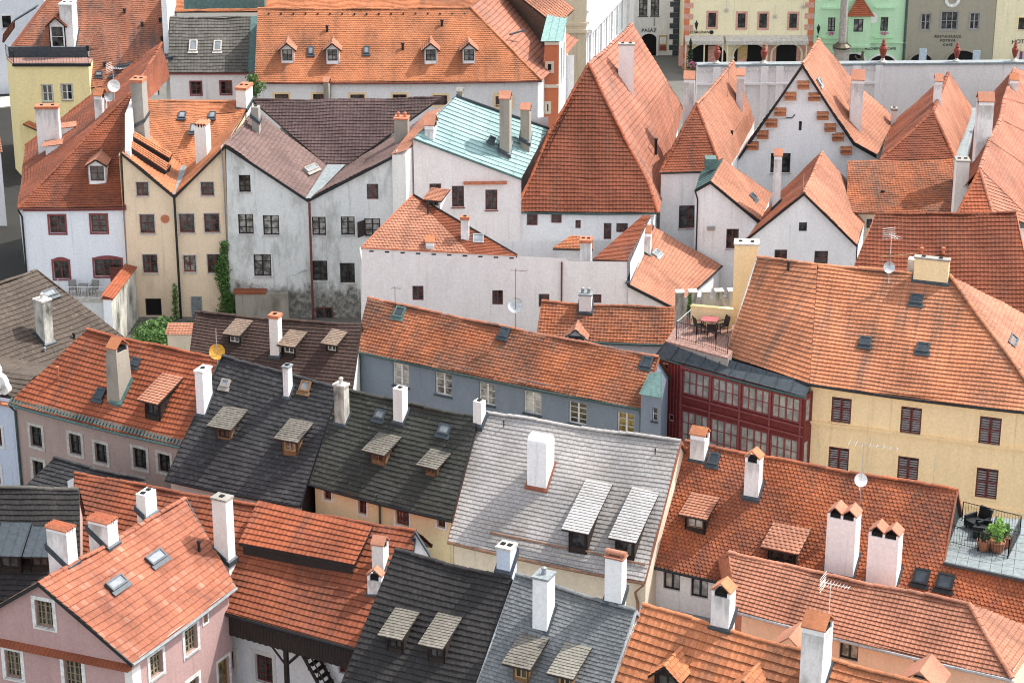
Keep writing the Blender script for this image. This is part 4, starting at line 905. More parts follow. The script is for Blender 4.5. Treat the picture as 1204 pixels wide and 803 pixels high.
# ================================================================== right: the yellow house with the red gallery
YZ = 8.0
h = H('ochre yellow house with brown louvred shutters, orange hipped roof and wine red glazed gallery', 1000, 500, 8)
E0, E1, E2 = P(853,418,YZ), P(952,451,YZ), P(1236,487,YZ); u2 = hor(E2-E1).normalized(); d2_ = Vector((u2.y,-u2.x,0))
zr = solve_ridge(E1.lerp(E2,.5), u2, d2_, (1038,317), YZ, 40); pp = Pl(E1, E2, P(1038,317,zr)); R1, R2 = pp.on(962,311), pp.on(1116,324); R0 = P(890,303,R1.z)
pl = face(h, [(E1,E2),(R1,R2)], 'boldorange'); pl.u = u2
plL = face(h, [(E0,E1),(R0,R1)], 'boldorange'); plL.u = hor(E1-E0).normalized()
run = -(R2-E2).dot(d2_); runc = -((R1+R2)/2-(E1+E2)/2).dot(d2_); B2v, B1v, B0v = hor(E2-d2_*2*runc)+ZV*YZ, hor(E1-d2_*2*runc)+ZV*YZ, hor(R0*2-E0)+ZV*YZ
face(h, [(B2v,B1v),(R2,R1)], 'orange', coarse=True); face(h, [(B1v,B0v),(R1,R0)], 'orange', coarse=True); face(h, [(E2,B2v),(R2,R2)], 'salmon')
ridge(h, R0, R1, 'brightorange'); ridge(h, R1, R2, 'brightorange'); ridge(h, E2, R2, 'brightorange'); board(h, [E0,R0,B0v], 'whitepaint'); gutter(h, E1+d2_*.06-ZV*.05, E2+d2_*.06-ZV*.05); gutter(h, E0-ZV*.05, E1+d2_*.06-ZV*.05)
W1, W2 = E1-d2_*.3+u2*.02, E2-d2_*.3-u2*.3; zt = YZ+.15
wall(h, hor(W1), hor(W2), zt, 0, [(c4, YEL, [(430,368,84,106), (725,411,88,112), (1060,456,92,118), (418,580,86,108), (712,618,88,104), (1046,678,92,126), (1046,898,92,126)])], 'ochre')
d1_ = Vector((plL.u.y,-plL.u.x,0)); W0 = hor(E0-d1_*.3); wall(h, W0, hor(W1), zt, 0, (), 'ochre'); wall(h, hor(W2), hor(B2v+d2_*.3-u2*.3), zt, 0, (), 'ochre')
wall(h, hor(B2v+d2_*.3-u2*.3), hor(B1v+d2_*.3), zt, 0, (), 'ochre'); wall(h, hor(B1v+d2_*.3), hor(B0v), zt, 0, (), 'ochre'); wall(h, hor(B0v), W0, [W0+ZV*zt, R0-ZV*.14, hor(B0v)+ZV*zt], 0, (), 'ochre')
mz = V(*c4(700,478), W1, W2).z; mo = h.mb('string_course', 'ochre'); mo.box(hor(W1)+ZV*mz+d2_*.002, hor(W2-W1), d2_*.1, ZV*.12); mo.box(hor(W1)+ZV*(mz+.12)+d2_*.002, hor(W2-W1), d2_*.16, ZV*.07)
mo.box(hor(W1)+ZV*(YZ-.38)+d2_*.002, hor(W2-W1), d2_*.08, ZV*.1); mo.box(hor(W1)+ZV*(YZ-.22)+d2_*.002, hor(W2-W1), d2_*.2, ZV*.12)
lz = V(*c4(1050,785), W1, W2).z; mo.box(hor(W1)+ZV*lz+d2_*.002, hor(W2-W1), d2_*.1, ZV*.14)
for zf, t in ((b4,(718,560,780,606)), (c4,(503,54,562,98)), (c4,(745,80,808,126))): skylight(h, pl, zf, *t, 'lead')
skylight(h, Pl(E2,B2v,R2), c4, 1120, 55, 1190, 100, 'lead')
chim(h, pl, b4, 742, 418, 888, 520, side=.06, cap='slab', mat='ochre', capm='concrete', base='lead')
chim(h, Flat(8.0), b3, 1072, 372, 1196, 745, side=.16, cap='slab', mat='ochre', capm='slab', down=3, base=None, u=Vector((1,-.12,0)), depth=.9)
q = pl.on(*b4(630,515)); dish(h, q+ZV*.95+d2_*.1, .33, Vector((.1,-1,.4)), 'steel'); antenna(h, q, 2.9, 1.0, Vector((.4,-1,0)), 5, 'whitepaint', True); antenna(h, q+ZV*.3, 1.4, 1.9, Vector((1,.25,0)), 7, 'yellowwood')
bx = pl.on(*b4(705,462))-d2_*.3; h.mb('vent_box', 'slab').box(bx-ZV*.5, u2*.95, -d2_*.6, ZV*1.05)
vent(h, pl, b4, 205, 455)
# terrace on the roof of the gallery annexe
tz_ = 8.35; q = [P(783,401,tz_), P(856,421,tz_), P(884,381,tz_), P(797,379,tz_)]
mb = h.mb('terrace_floor', 'deckred'); k1, k2 = 14, 1
for i in range(14):
    a, b = q[0].lerp(q[1], i/14), q[0].lerp(q[1], (i+.95)/14); c, e = q[3].lerp(q[2], (i+.95)/14), q[3].lerp(q[2], i/14); mb.prism([a, b, c, e], -ZV*.1)
h.mb('terrace_base', 'concrete').prism([p-ZV*.105 for p in q], -ZV*8)
zz = zc(770,330,6.32); SC[zz] = 6.32
r_ = [P(*zz(160,435), tz_), P(*zz(305,472), tz_), P(*zz(452,515), tz_), P(*zz(540,545), tz_)]
railing(h, r_, 1.05, .14); railing(h, [r_[0], P(*zz(262,345), tz_)], 1.05, .3, 'steel')
pw = [P(*zz(262,325), tz_), P(*zz(575,355), tz_)]; h.mb('parapet', 'ochre').box(pw[0], pw[1]-pw[0], Vector((0,.25,0)), ZV*1.1); h.mb('parapet_cap', 'yellow').box(pw[0]+ZV*1.102-Vector((.03,.03,0)), pw[1]-pw[0]+Vector((.06,0,0)), Vector((0,.31,0)), ZV*.07)
TERR2 = tz_
# gallery
GZ = 7.5
GA, GB = P(801,428,GZ), P(947,465,GZ); ug = hor(GB-GA).normalized(); ng = Vector((ug.y,-ug.x,0)); L = hor(GB-GA).length
G0 = P(775,418,GZ)
bay = (L-.5)/4; gl = st(fr='winered', nx=4, ny=2, pane='gallerypane', sill=None, dep=.1, part='glazing'); gl3 = st(fr='winered', nx=4, ny=3, pane='gallerypane', sill=None, dep=.1, part='glazing')
up = [(None, gl, [(.12+i*(bay+.06), GZ-1.75, .12+i*(bay+.06)+bay-.1, GZ-.3) for i in range(4)]), (None, gl3, [(.12+i*(bay+.06), GZ-4.9, .12+i*(bay+.06)+bay-.1, GZ-2.75) for i in range(4)])]
wall(h, hor(GA), hor(GB), GZ, 0, up, 'wine', 'gallery_wall')
back = hor(E1-d1_*.2)
wall(h, hor(GB), hor(GB)-ng*1.0, GZ, 0, [(None, st(fr='winered', nx=1, ny=1, pane='gallerypane', sill=None, dep=.1, part='glazing'), [(.15,GZ-1.7,.75,GZ-.3), (.15,GZ-4.9,.75,GZ-2.8)])], 'wine', 'gallery_wall')
uL = hor(GA-G0).normalized(); nL = Vector((uL.y,-uL.x,0)); LL = hor(GA-G0).length
wall(h, hor(G0), hor(GA), GZ, 0, [(c3, st(fr='whitepaint', nx=1, ny=1, sill=None, dep=.08), [(741,187,22,30), (765,405,20,28)])], 'wine', 'gallery_wall')
wall(h, hor(G0)-ng*3, hor(G0), GZ, 0, (), 'wine', 'gallery_wall')
mb = h.mb('gallery_trim', 'winered'); k = int(LL/.22)
for i in range(k+1):
    mb.box(hor(G0)+uL*(LL*i/k-.02)+nL*.003+ZV*1, uL*.045, nL*.03, ZV*(GZ-1.05))
for i in range(5): mb.box(hor(GA)+ug*(i*(bay+.06)+.0)+ng*.003+ZV*1, ug*.1, ng*.06, ZV*(GZ-1.05))
for z_ in (GZ-2.45, GZ-1.9, GZ-5.1, GZ-.22): mb.box(hor(GA)+ng*.065+ZV*z_, hor(GB-GA), ng*.04, ZV*.1)
s0, s1 = G0-ug*.1+ng*.25-ZV*.05, GB+ug*.15+ng*.25-ZV*.05
t0, t1 = hor(P(787,402,8.4))+ZV*8.5, hor(E1-d1_*.25)+ZV*8.35
seam(h.mb('gallery_roof', 'lead'), [(s0+ZV*.1, s1+ZV*.1), (hor(q[0])+ZV*8.32-ng*.02, hor(E1)-ng*.1+ZV*(YZ-.02))], .9); gutter(h, s0+ZV*.02, s1+ZV*.02, 'greenframe')
h.done()
# crenellated wall behind the terrace
A, B = P(794,400,7.2), P(862,402,7.2); A = hor(PD(794,400,121.5)); B = hor(PD(866,400,121.8))
zt = V(800,353,A,B).z; mz = V(800,345,A,B).z; t_ = Thing('crenellated_wall', 'grey plastered wall with five battlements behind the red tiled terrace', 'wall', A)
u_ = hor(B-A).normalized(); n_ = Vector((u_.y,-u_.x,0)); L = hor(B-A).length; t_.mb('wall', 'mouldy').box(A, B-A, -n_*.5, ZV*zt)
for i in range(5):
    s_ = L*(i/4.72); t_.mb('merlon', 'mouldy').box(A+u_*s_+ZV*zt+n_*.003, u_*L*.125, -n_*.5, ZV*(mz-zt))
    t_.mb('coping', 'slab').box(A+u_*(s_-.04)+ZV*(mz+.003)+n_*.05, u_*(L*.125+.08), -n_*.6, ZV*.06)
t_.done()

# ================================================================== middle: low white building
D0 = 135.0; A, B = hor(PD(425,380,D0)), hor(PD(740,380,D0)); zw = V(425,292,A,B).z; zw2 = V(608,301,A,B).z
h = H('long low white building with blank parapet wall and small dark windows at the centre', 560, 420, 0)
Ct = V(608,301,A,B); Dt = V(737,308,A,B); At = V(425,292,A,B)
wall(h, A, B, [Dt, V(668,307,A,B), V(665,304,A,B), Ct, At], 0, [(b2, WHT, [(770,592,50,66), (1128,612,48,66)]), (b3, WHT, [(228,625,48,60), (467,617,38,40)])], 'pinkwhite')
SD = PD(765,254,141.5); sdB = hor(SD); wall(h, B, sdB, [SD, Dt], 0, (), 'white'); wall(h, sdB, hor(PD(430,300,141)), 6, 0, (), 'white'); wall(h, hor(PD(430,300,141)), A, [At, hor(PD(430,300,141))+ZV*6], 0, (), 'white')
Qp = PD(486,230,139.3); Mp = V(552,298,A,B)
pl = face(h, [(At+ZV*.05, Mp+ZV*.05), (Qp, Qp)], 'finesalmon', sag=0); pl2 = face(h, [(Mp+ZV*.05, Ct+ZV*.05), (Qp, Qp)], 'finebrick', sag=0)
plb = Pl(At, Ct, Qp); board(h, [Ct+ZV*.1, Qp+ZV*.1], 'black_metal', t=.25); board(h, [At+ZV*.08, Qp+ZV*.08], 'terracotta', t=.2)
h.mb('coping', 'terracotta').box(At+Vector((0,-.08,0)), Ct-At, Vector((0,.3,0)), ZV*.06)
chim(h, plb, b2, 963, 250, 1003, 360, side=.12, cap='brick', mat='white', capm='terracotta', u=Vector((1,-.1,0))); vent(h, plb, b2, 815, 240, .05, 1.0)
chim(h, plb, b2, 805, 345, 850, 402, side=.2, cap='tile', mat='white', capm='orange', u=Vector((1,-.1,0)))
dormer(h, plb, b2, 840, 205, 60, 28, roof='dormertile', mat='white', pit=8, over=.3, u=Vector((1,-.3,0)), side=.2) if plb.tan > .3 else None
skylight(h, plb, b2, 1010, 325, 1072, 372, 'zinc', 'palesky', u=Vector((1,0,0)))
ft = [V(697,306,A,B), Dt, SD]; pl3 = face(h, [(ft[0]+ZV*.06, ft[1]+ZV*.06), (SD-Vector((.5,0,0))+ZV*.05, SD+ZV*.05)], 'finebrick', sag=0)
face(h, [(Dt+ZV*.08, Dt+ZV*.08+Vector((.12,0,0))), (SD+ZV*.06, SD+ZV*.06+Vector((.12,0,0)))], 'lilac', 'coping', 0, False)
for x0, y0, x1, y1 in ((697,118,812,290), (615,285,716,460)):
    pz = Pl(PD(600,300,136.5), PD(740,300,136.5), PD(665,296,138)); pz.o = PD(666,308,136.6); chim(h, pz, z6, x0, y0, x1, y1, side=.18, cap='brick', mat='white', capm='terracotta', u=Vector((1,-.12,0)), base=None, down=6)
pr = [PD(650,292,137.5), PD(697,293,137.5), PD(697,279,140), PD(672,277,140)]; face(h, [(pr[0],pr[1]),(pr[3],pr[2])], 'orange', 'porch_roof', 0)
wall(h, hor(PD(657,300,138)), hor(PD(697,300,138)), PD(680,295,138).z, 0, (), 'white', 'porch_wall')
dp = V(*b3(308,450), A, B)-Vector((0,.08,0)); pipe(h, [dp, hor(dp)], 'darkred')
for i in range(10):
    c = At.lerp(Ct, (i+.5)/10)-ZV*.22-Vector((0,.02,0)); h.mb('vent_slot', 'blackhole').box(c, Vector((.28,0,0)), Vector((0,.03,0)), ZV*.09)
h.done()
# right continuation: gabled house with low orange roof
h = H('white house with low broad orange roof falling to the right behind the battlements', 790, 400, 0)
A, B = hor(PD(741,380,134.9)), hor(PD(793,380,134.9)); a0, b0 = PD(738,334,134.7), PD(793,362,134.7); a1_ = PD(767,266,143.5); b1_ = PD(849,313,143.0)
wall(h, A, B, [b0-ZV*.15, a0-ZV*.15], 0, (), 'pinkwhite'); wall(h, B, hor(b1_)-Vector((.2,0,0)), [b1_-ZV*.2, b0-ZV*.15], 0, (), 'white')
pl = face(h, [(b0,b1_),(a0,a1_)], 'finesalmon'); board(h, [a0,b0], 'black_metal', t=.22); board(h, [a0+ZV*.06,a1_+ZV*.06], 'lead', w=.3, t=.1); gutter(h, b0, b1_, 'black_metal')
pz = Pl(b0,b1_,a0); pz.o = a0; chim(h, pz, b3, 672, 305, 716, 425, side=.25, cap='tile', mat='white', capm='orange', u=Vector((1,-.15,0)))
skylight(h, pl, b3, 712, 398, 752, 430, 'zinc', 'palesky', u=Vector((.4,1,0))); h.done()
# wing with gabled dormer
h = H('low white wing with mottled orange roof and one gabled tile dormer beside the battlements', 710, 400, 5)
pl = gable(h, (631,397), (792,405), (637,355), (794,362), 6.0, 42, 'mottled', 'white', gut='greenframe', ver='rust')
q = pl.on(*b3(395,790)); mb = MB(); s_, d_ = h.u, h.d; ap = V(*b3(402,680), q, q+s_); b_l, b_r = ap-s_*1.05-ZV*.95, ap+s_*1.05-ZV*.95
dormer(h, pl, b3, 372, 812, 90, 22, kind='gable', roof='finesalmon', mat='white', fr='darkwood', gp=40, trim='verdigris', over=.5)
chim(h, pl, b3, 385, 574, 447, 680, side=.12, cap='pots', mat='offwhite', capm='zinc', down=3)
h.done()

# ================================================================== left: white, beige and grey houses
h = H('white house with wine red window surrounds, balcony and red hipped roof at the left', 90, 300, 5)
A, B = hor(PD(30,300,143)), hor(PD(156,300,143)); E0, E1 = V(22,243,A,B), V(149,242,A,B); E0 = E0-Vector((0,.25,0)); E1 = E1-Vector((0,.25,0))
ZE = E0.z; ap = None
for i in range(200):
    z = ZE+.05*i; p = P(154,108,z)
    if (z-ZE)/max(.1, p.y-E0.y) > math.tan(rad(41)): ap = p; break
fz_ = P(30,172,ZE); tp = P(190,51,ap.z)
pl = face(h, [(E0,E1),(ap-Vector((.02,0,0)),ap)], 'finebrick'); plL = face(h, [(fz_,E0),(tp,ap)], 'brick')
ridge(h, E0, ap, 'brick'); ridge(h, fz_, tp, 'brick'); ridge(h, ap, tp, 'brick')
win = [(b1, WR, [(258,283,86,94), (445,280,86,94)]), (b1, st(fr='darkred', sur='winered', sw=.11, nx=2, ny=2, arch=True, sill=None), [(276,487,84,96)]), (b1, st(fr='darkred', sur='winered', sw=.11, nx=3, ny=3, arch=True, sill=None), [(486,478,138,92)])]
wall(h, A, B, [E1-ZV*.1, E0-ZV*.1], 0, win, 'cityblue'); wall(h, hor(fz_)+Vector((.3,0,0)), A, ZE-.1, 0, (), 'white'); wall(h, B, hor(ap), [ap-ZV*.15, E1-ZV*.1], 0, (), 'white'); face(h, [(PD(172,119,152.9),PD(199,90,173.5)),(ap,tp)], 'brick', coarse=True)
dz = V(*b1(520,520), A, B); h.mb('door', 'darkred').box(V(*b1(497,520), A, B)-ZV*.55-Vector((0,.05,0)), Vector((.85,0,0)), Vector((0,.06,0)), ZV*1.3)
h.mb('cornice', 'winered').box(E0+Vector((.3,.03,-.28)), E1-E0-Vector((.3,0,0)), Vector((0,.2,0)), ZV*.16); gutter(h, E0-ZV*.06-Vector((0,.05,0)), E1-ZV*.06-Vector((0,.05,0)), 'darkred')
bz = V(*b1(400,585), A, B).z; f0, f1 = V(*b1(285,585), A, B), V(*b1(510,585), A, B); f0 = f0-Vector((.3,0,0)); bal = h.mb('balcony_floor', 'slab'); bal.box(hor(f0)+ZV*(bz-.15)-Vector((0,1.7,0)), hor(f1-f0), Vector((0,1.7,0)), ZV*.18)
h.mb('annex', 'white').box(hor(f0)-Vector((0,1.6,0)), hor(f1-f0)*.98, Vector((0,1.58,0)), ZV*(bz-.16))
BAL = (hor(f0)+ZV*(bz+.03), hor(f1)+ZV*(bz+.03)); railing(h, [BAL[0]-Vector((0,.05,0)), BAL[0]-Vector((0,1.62,0)), BAL[1]-Vector((0,1.62,0))], .9, .22, 'whitepaint')
dormer(h, pl, b1, 440, 102, 80, 84, kind='gable', roof='dormertile', mat='white', fr='darkred', nx=2, ny=2, gp=32, trim='darkwood', over=.3)
zl = zc(0,100,7.506); SC[zl] = 7.506
chim(h, plL, a1, 168, 478, 274, 700, side=.06, cap='brick', mat='white', capm='terracotta', u=Vector((1,.03,0)), depth=.8); chim(h, plL, a1, 428, 415, 476, 556, side=.25, cap='tile', mat='white', capm='orange', u=Vector((1,-.2,0)))
for x, y in ((262,705), (318,625)):
    B_ = plL.on(*a1(x-55,y)); mb = MB(); e = 1.25; sh = [B_-ZV*.3, B_+ZV*.75, B_+Vector((3.0,0,.75+.25)), B_+Vector((3.0,0,-.3))]; mb.prism(sh, Vector((0,1.3,0))); o = h.put('dormer', mb, ['white'])
    rb = MB(); r0 = B_+Vector((-.3,-.15,.74)); tiles(rb, [(r0+Vector((0,1.6,0)), r0), (r0+Vector((3.3,1.6,.4)), r0+Vector((3.3,0,.4)))], 'dormertile', 0); h.put('dormer_roof', rb, ['salmon'], o)
chim(h, plL, a1, 594, 360, 660, 540, side=.2, cap='brick', mat='concrete', capm='terracotta', u=Vector((1,-.15,0)), down=4)
fw = h.mb('firewall', 'white'); p0, p1, p2 = PD(147,178,142.9), PD(147,135,144.5), PD(157,108,150); fw.prism([hor(p0)+ZV*6, p0, p1, p2, hor(p2)+ZV*6], Vector((.35,0,0)))
for zf, t in ((zl,(690,360,780,440)), (zl,(795,390,890,460)), (zl,(475,680,560,745))): skylight(h, plL, zf, *t, 'lead', u=Vector((.3,1,0)))
q = plL.on(*a1(520,510)); antenna(h, q, 3.4, 1.0, Vector((1,-.4,0)), 7, 'whitepaint', True); dish(h, q+ZV*2.0, .45, Vector((.2,-1,.4)), 'whitepaint'); dish(h, q+ZV*1.2-Vector((.4,0,0)), .35, Vector((.2,-1,.4)), 'steel')
pipe(h, [E0-ZV*.15, A+ZV*(ZE-.7)-Vector((0,.1,0)), A-Vector((0,.1,0))], 'black_metal', .07)
h.done()

h = H('beige double gabled house with orange valley roof and central black downpipe', 205, 330, 4)
A, B = hor(PD(150,330,142.8)), hor(PD(269,330,142.8)); V0 = PD(205,231,142.6); G1 = PD(143,180,142.6); G2 = PD(264,172,142.6); V1 = PD(217,197,146.6); T1 = PD(160,142,150); T2 = PD(289,131,151.4)
C1, C2 = PD(168,119,152.6), PD(286,119,152.6)
plA = face(h, [(V0,V1),(G1,T1)], 'orange'); plB = face(h, [(V1,V1),(T1,T2)], 'fineorange'); plC = face(h, [(T1,T2),(C1,C2)], 'fineorange'); plD = face(h, [(V1,V0),(T2,G2)], 'orange')
ridge(h, C1, C2, 'orange'); board(h, [G1,V0,G2], 'black_metal', t=.22); 
b0_, c0_ = hor(A), hor(B)
oc = lambda *l: (b1, BEI, list(l))
wall(h, A, B, [hor(B)+ZV*G2.z, hor(V0)+ZV*(V0.z-.12), hor(A)+ZV*(G1.z-.6)] if False else [G2-ZV*.12, V0-ZV*.15, G1-ZV*.12], 0, [oc((640,124,54,62), (662,281,66,86), (675,460,66,84), (932,123,58,62), (840,278,68,86), (952,277,68,86), (965,459,64,84)), (b1, st(fr='darkred', sur='sill', sw=.07, nx=2, ny=2, pane='curtain'), [(853,460,64,84)]),
    (b1, st(fr='darkwood', nx=1, ny=1, pane='blackhole', sill=None, arch=True, part='doorway'), [(690,655,72,78)]), (b1, st(fr='zinc', nx=1, ny=1, pane='palesky', sill=None, part='door'), [(885,658,48,104)])], 'beige')
wall(h, B, hor(PD(289,131,152)), [PD(289,131,152)-ZV*.1, G2-ZV*.12], 0, (), 'beige'); wall(h, hor(PD(160,142,151)), A, [G1-ZV*.12, T1-ZV*.1], 0, (), 'beige')
wall(h, hor(C2)+Vector((0,1.5,0)), hor(C1)+Vector((0,1.5,0)), C1.z-.3, 0, (), 'beige'); face(h, [(C2+Vector((0,3,-2.5)), C1+Vector((0,3,-2.5))), (C2, C1)], 'fineorange', coarse=True)
dp = hor(V0)-Vector((0,.1,0)); pipe(h, [dp+ZV*(V0.z-.1), dp], 'black_metal', .09)
r_ = V(*b1(742,258), A, B); h.mb('roundel', 'terracotta').prism([r_-Vector((0,.04,0))+Vector((.30*math.cos(t*math.pi/10),0,.30*math.sin(t*math.pi/10))) for t in range(20)], Vector((0,.06,0)))
h.mb('valley_plate', 'zinc').prism([V0+Vector((-.25,0,.12)), V0+Vector((.25,0,.12)), V1+Vector((.2,0,.1)), V1+Vector((-.2,0,.1))], ZV*.03)
for a, b, c, d in (((575,655),(745,768),(770,742),(590,632)), ((592,612),(760,712),(775,690),(606,592))): raised(h, plA, [a1(*a), a1(*b), a1(*c), a1(*d)], .28, 'orange', 'raised_strip')
chim(h, plD, a1, 880, 555, 946, 742, side=.2, cap='crown', mat='offwhite', capm='terracotta', u=Vector((1,-.15,0)))
for t in ((798,502,840,538), (934,502,974,538), (850,556,884,604)): skylight(h, plC, a1, *t, 'lead', 'palesky', u=Vector((1,0,0)))
chim(h, plC, a1, 1062, 395, 1132, 492, side=.35, cap='brick', mat='offwhite', capm='terracotta', u=Vector((1,-.2,0)))
h.done()

h = H('weathered grey house with stained plaster, two gables and a dull purple-brown valley roof', 365, 320, 4)
A, B = hor(PD(268,330,142.6)), hor(PD(469,330,142.6)); V0 = PD(362,235,142.4); G1 = PD(265,171,142.4); G2 = PD(461,184,142.4); Va, Vb = PD(385,196,147.6), PD(406,196,147.6); T1 = PD(300,130,151); T2 = PD(465,158,149); R2 = PD(502,137,151.6)
C1, C2 = PD(296,118,153), PD(519,115,153)
plA = face(h, [(V0,Va),(G1,T1)], 'lilac'); face(h, [(Va,Vb),(C1,C2)], 'plum'); plD = face(h, [(Vb,V0),(R2,G2)], 'lilac'); ridge(h, C1, C2, 'plum'); ridge(h, G1, T1, 'lilac')
h.mb('valley_plate', 'zinc').prism([V0+Vector((-.15,-.05,.1)), V0+Vector((.3,-.05,.1)), Vb+ZV*.12, Va+ZV*.12], ZV*.03); board(h, [G1,V0,G2], 'black_metal', t=.22)
wall(h, A, B, [hor(B)+ZV*G2.z, V0-ZV*.15, G1-ZV*.12], 0, [(b1, GRY, [(1100,100,52,78), (1105,282,68,90), (1180,467,78,100)]), (b2, GRY, [(110,287,72,90), (325,291,62,84), (455,290,62,84), (565,297,72,82), (330,491,66,90), (453,501,66,90)]), (b2, st(fr='darkred', nx=2, ny=3, sill=None), [(566,136,52,70)]), (b2, st(fr='darkred', nx=2, ny=1, sill=None, part='door'), [(350,684,74,60)])], 'grey')
SB = hor(PD(487,250,150)); wall(h, B, SB, [hor(SB)+ZV*(R2.z-1), hor(B)+ZV*(G2.z+.35)], 0, (), 'offwhite'); wall(h, SB, hor(A)+Vector((3,9,0)), 11, 0, (), 'grey'); wall(h, hor(T1), A, [G1-ZV*.1, T1-ZV*.1], 0, (), 'grey')
pw = h.mb('firewall', 'offwhite'); a_, b_ = G2+ZV*.1, R2+ZV*.25; pw.prism([hor(a_), hor(b_), b_, a_], Vector((.9,0,0))); cp = MB(); q0, q1 = a_+Vector((-.08,-.1,.004)), b_+Vector((-.08,0,.004)); tiles(cp, [(q0,q1),(q0+Vector((1.1,0,.35)),q1+Vector((1.1,0,.35)))], 'dormertile', 0); h.put('coping', cp, ['salmon'])
chim(h, plD, b2, 662, 500-720, 735, 625-725, side=.15, cap='slab', mat='rough', u=Vector((1,-.1,0)), down=3) if False else chim(h, plD, a2, 664, 512, 735, 628, side=.15, cap='pots', mat='rough', capm='terracotta', u=Vector((1,-.1,0)), down=3)
dp = hor(V0)-Vector((-.1,.12,0)); pipe(h, [dp+ZV*(V0.z-.1), dp], 'darkred', .09)
skylight(h, plA, a2, 258, 742, 320, 772, 'concrete', 'palesky', u=Vector((.5,1,0)))
chim(h, plA, a2, 22, 485, 62, 545, side=.2, cap='flat', mat='concrete', u=Vector((1,-.1,0)))
lp = V(*b2(245,488), A, B); h.mb('wall_lamp', 'steel').tube([lp+Vector((.35,-.05,0)), lp+Vector((-.3,-.9,.05)), lp+Vector((-.5,-1.0,0))], .05, 6)
sh = V(*b2(535,297), A, B); h.mb('casement', 'darkwood').box(sh+Vector((-.1,-.02,-.55)), Vector((-.42,-.55,0)), Vector((.03,-.02,0)), ZV*1.1)
h.done()

h = H('pale plastered house with patinated turquoise copper roof at the centre top', 550, 260, 4)
E0, E1 = P(487,163,12.4), P(613,210,9.5); T0, T1 = P(537,113,14.2), P(645,151,11.3)
pl = face(h, [(E0,E1),(T0,T1)], 'coppersheet', sag=.01); u_ = hor(E1-E0).normalized(); d_ = Vector((u_.y,-u_.x,0)); A, B = hor(E0-d_*.15), hor(E1-d_*.15)
wall(h, A, B, [E1-ZV*.12-d_*.15, E0-ZV*.12-d_*.15], 0, [(b2, st(fr='darkred', nx=2, ny=3, sill='rust'), [(848,130,52,60), (950,158,54,96), (1100,173,54,92)])], 'pinkwhite'); bk0, bk1 = hor(T0)+Vector((0,.5,0)), hor(T1)+Vector((0,.5,0))
bq = B+Vector((0,6.4,0)); wall(h, B, bq, [bq+ZV*(T1.z-.1), E1-ZV*.1], 0, (), 'pinkwhite'); wall(h, bq, bk1, T1.z-.1, 0, (), 'pinkwhite'); wall(h, bk1, bk0, 12, 0, (), 'pinkwhite'); wall(h, bk0, A, [E0-ZV*.1, T0-ZV*.1], 0, (), 'pinkwhite')
board(h, [E0,E1], 'verdigris', t=.16); board(h, [E0,T0], 'verdigris', t=.1); board(h, [T0+ZV*.05,T1+ZV*.05], 'lead', w=.3, t=.15)
la, lb = V(*b2(975,100), A, B), V(*b2(1170,103), A, B); h.mb('ledge', 'terracotta').box(la-d_*-.0+d_*.002, hor(lb-la), d_*.3, ZV*.16)
for t in ((28,428,84,695), (122,478,172,642)): chim(h, pl, a3, *t, side=.2, cap='tile', mat='rough', capm='salmon', u=Vector((1,-.15,0)))
chim(h, pl, a2, 800, 548, 858, 632, side=.3, cap='tile', mat='white', capm='salmon', u=Vector((1,-.2,0))); chim(h, pl, a2, 944, 400, 975, 442, side=.2, cap='tile', mat='rough', capm='concrete', u=Vector((1,-.2,0)))
skylight(h, pl, a2, 1085, 615, 1120, 642, 'lead', u=Vector((1,-.3,0)))
h.done()
# ================================================================== steep medieval roofs at upper right
def cwall(h, pts, top, mat): 
    for a, b in zip(pts[:-1], pts[1:]): wall(h, hor(a), hor(b), top, 0, (), mat)
h = H('white house under the tallest steep red pyramid-like hipped roof with broad plastered chimney', 690, 290, 4)
E0, E1 = P(606,249,7.0), P(774,250,7.0); m0, m1 = PD(625,208,146.2), PD(760,211,146.2); a_ = None
AP = PD(692,76,151.2); RB = P(743,29,AP.z); r1 = P(802,128,7.3); rm = P(799,120,m1.z)
q0, q1 = PD(645,158,148.3), PD(733,160,148.3)
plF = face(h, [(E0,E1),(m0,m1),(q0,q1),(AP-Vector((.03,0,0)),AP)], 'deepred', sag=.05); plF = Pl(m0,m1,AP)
plR = face(h, [(E1,r1),(m1,rm),(q1,P(785,96,q1.z)),(AP,RB)], 'pinkroof', sag=.04); plR = Pl(q1,P(785,96,q1.z),AP)
lw = E0+hor(RB-AP); face(h, [(lw,E0),(RB,AP)], 'red', coarse=True)
for a, b in ((E1,m1),(m1,q1),(q1,AP)): ridge(h, a, b, 'red', .13)
for a, b in ((E0,m0),(m0,q0),(q0,AP)): ridge(h, a, b, 'red', .11)
ridge(h, AP, RB, 'pinkroof', .15); gutter(h, E0-ZV*.05, E1-ZV*.05, 'greenframe')
A, B = E0+Vector((.05,.3,0)), E1+Vector((-.3,.3,0))
wall(h, hor(A), hor(B), 7.0, 0, [(z6, st(fr='darkred', nx=2, ny=2, sill=None), [(240,108,82,112), (430,98,80,96), (600,160,42,66), (946,188,90,74), (250,377,82,74), (406,382,84,74)]), (z6, st(fr='darkred', nx=1, ny=3, sill=None, part='door'), [(832,215,60,130)])], 'white')
wall(h, hor(B), hor(r1)-Vector((.3,0,0)), 7.1, 0, (), 'white'); wall(h, hor(lw)+Vector((.3,0,0)), hor(A), 7.0, 0, (), 'white')
chim(h, plR, a3, 560, 200, 637, 440, side=.1, cap='slab', mat='pinkwhite', capm='concrete', u=Vector((1,-.05,0)), depth=.6, base=None)
vent(h, plR, a3, 730, 690, .1, 1.1); vent(h, plF, z6, 850, -60, .1, .5) if False else None
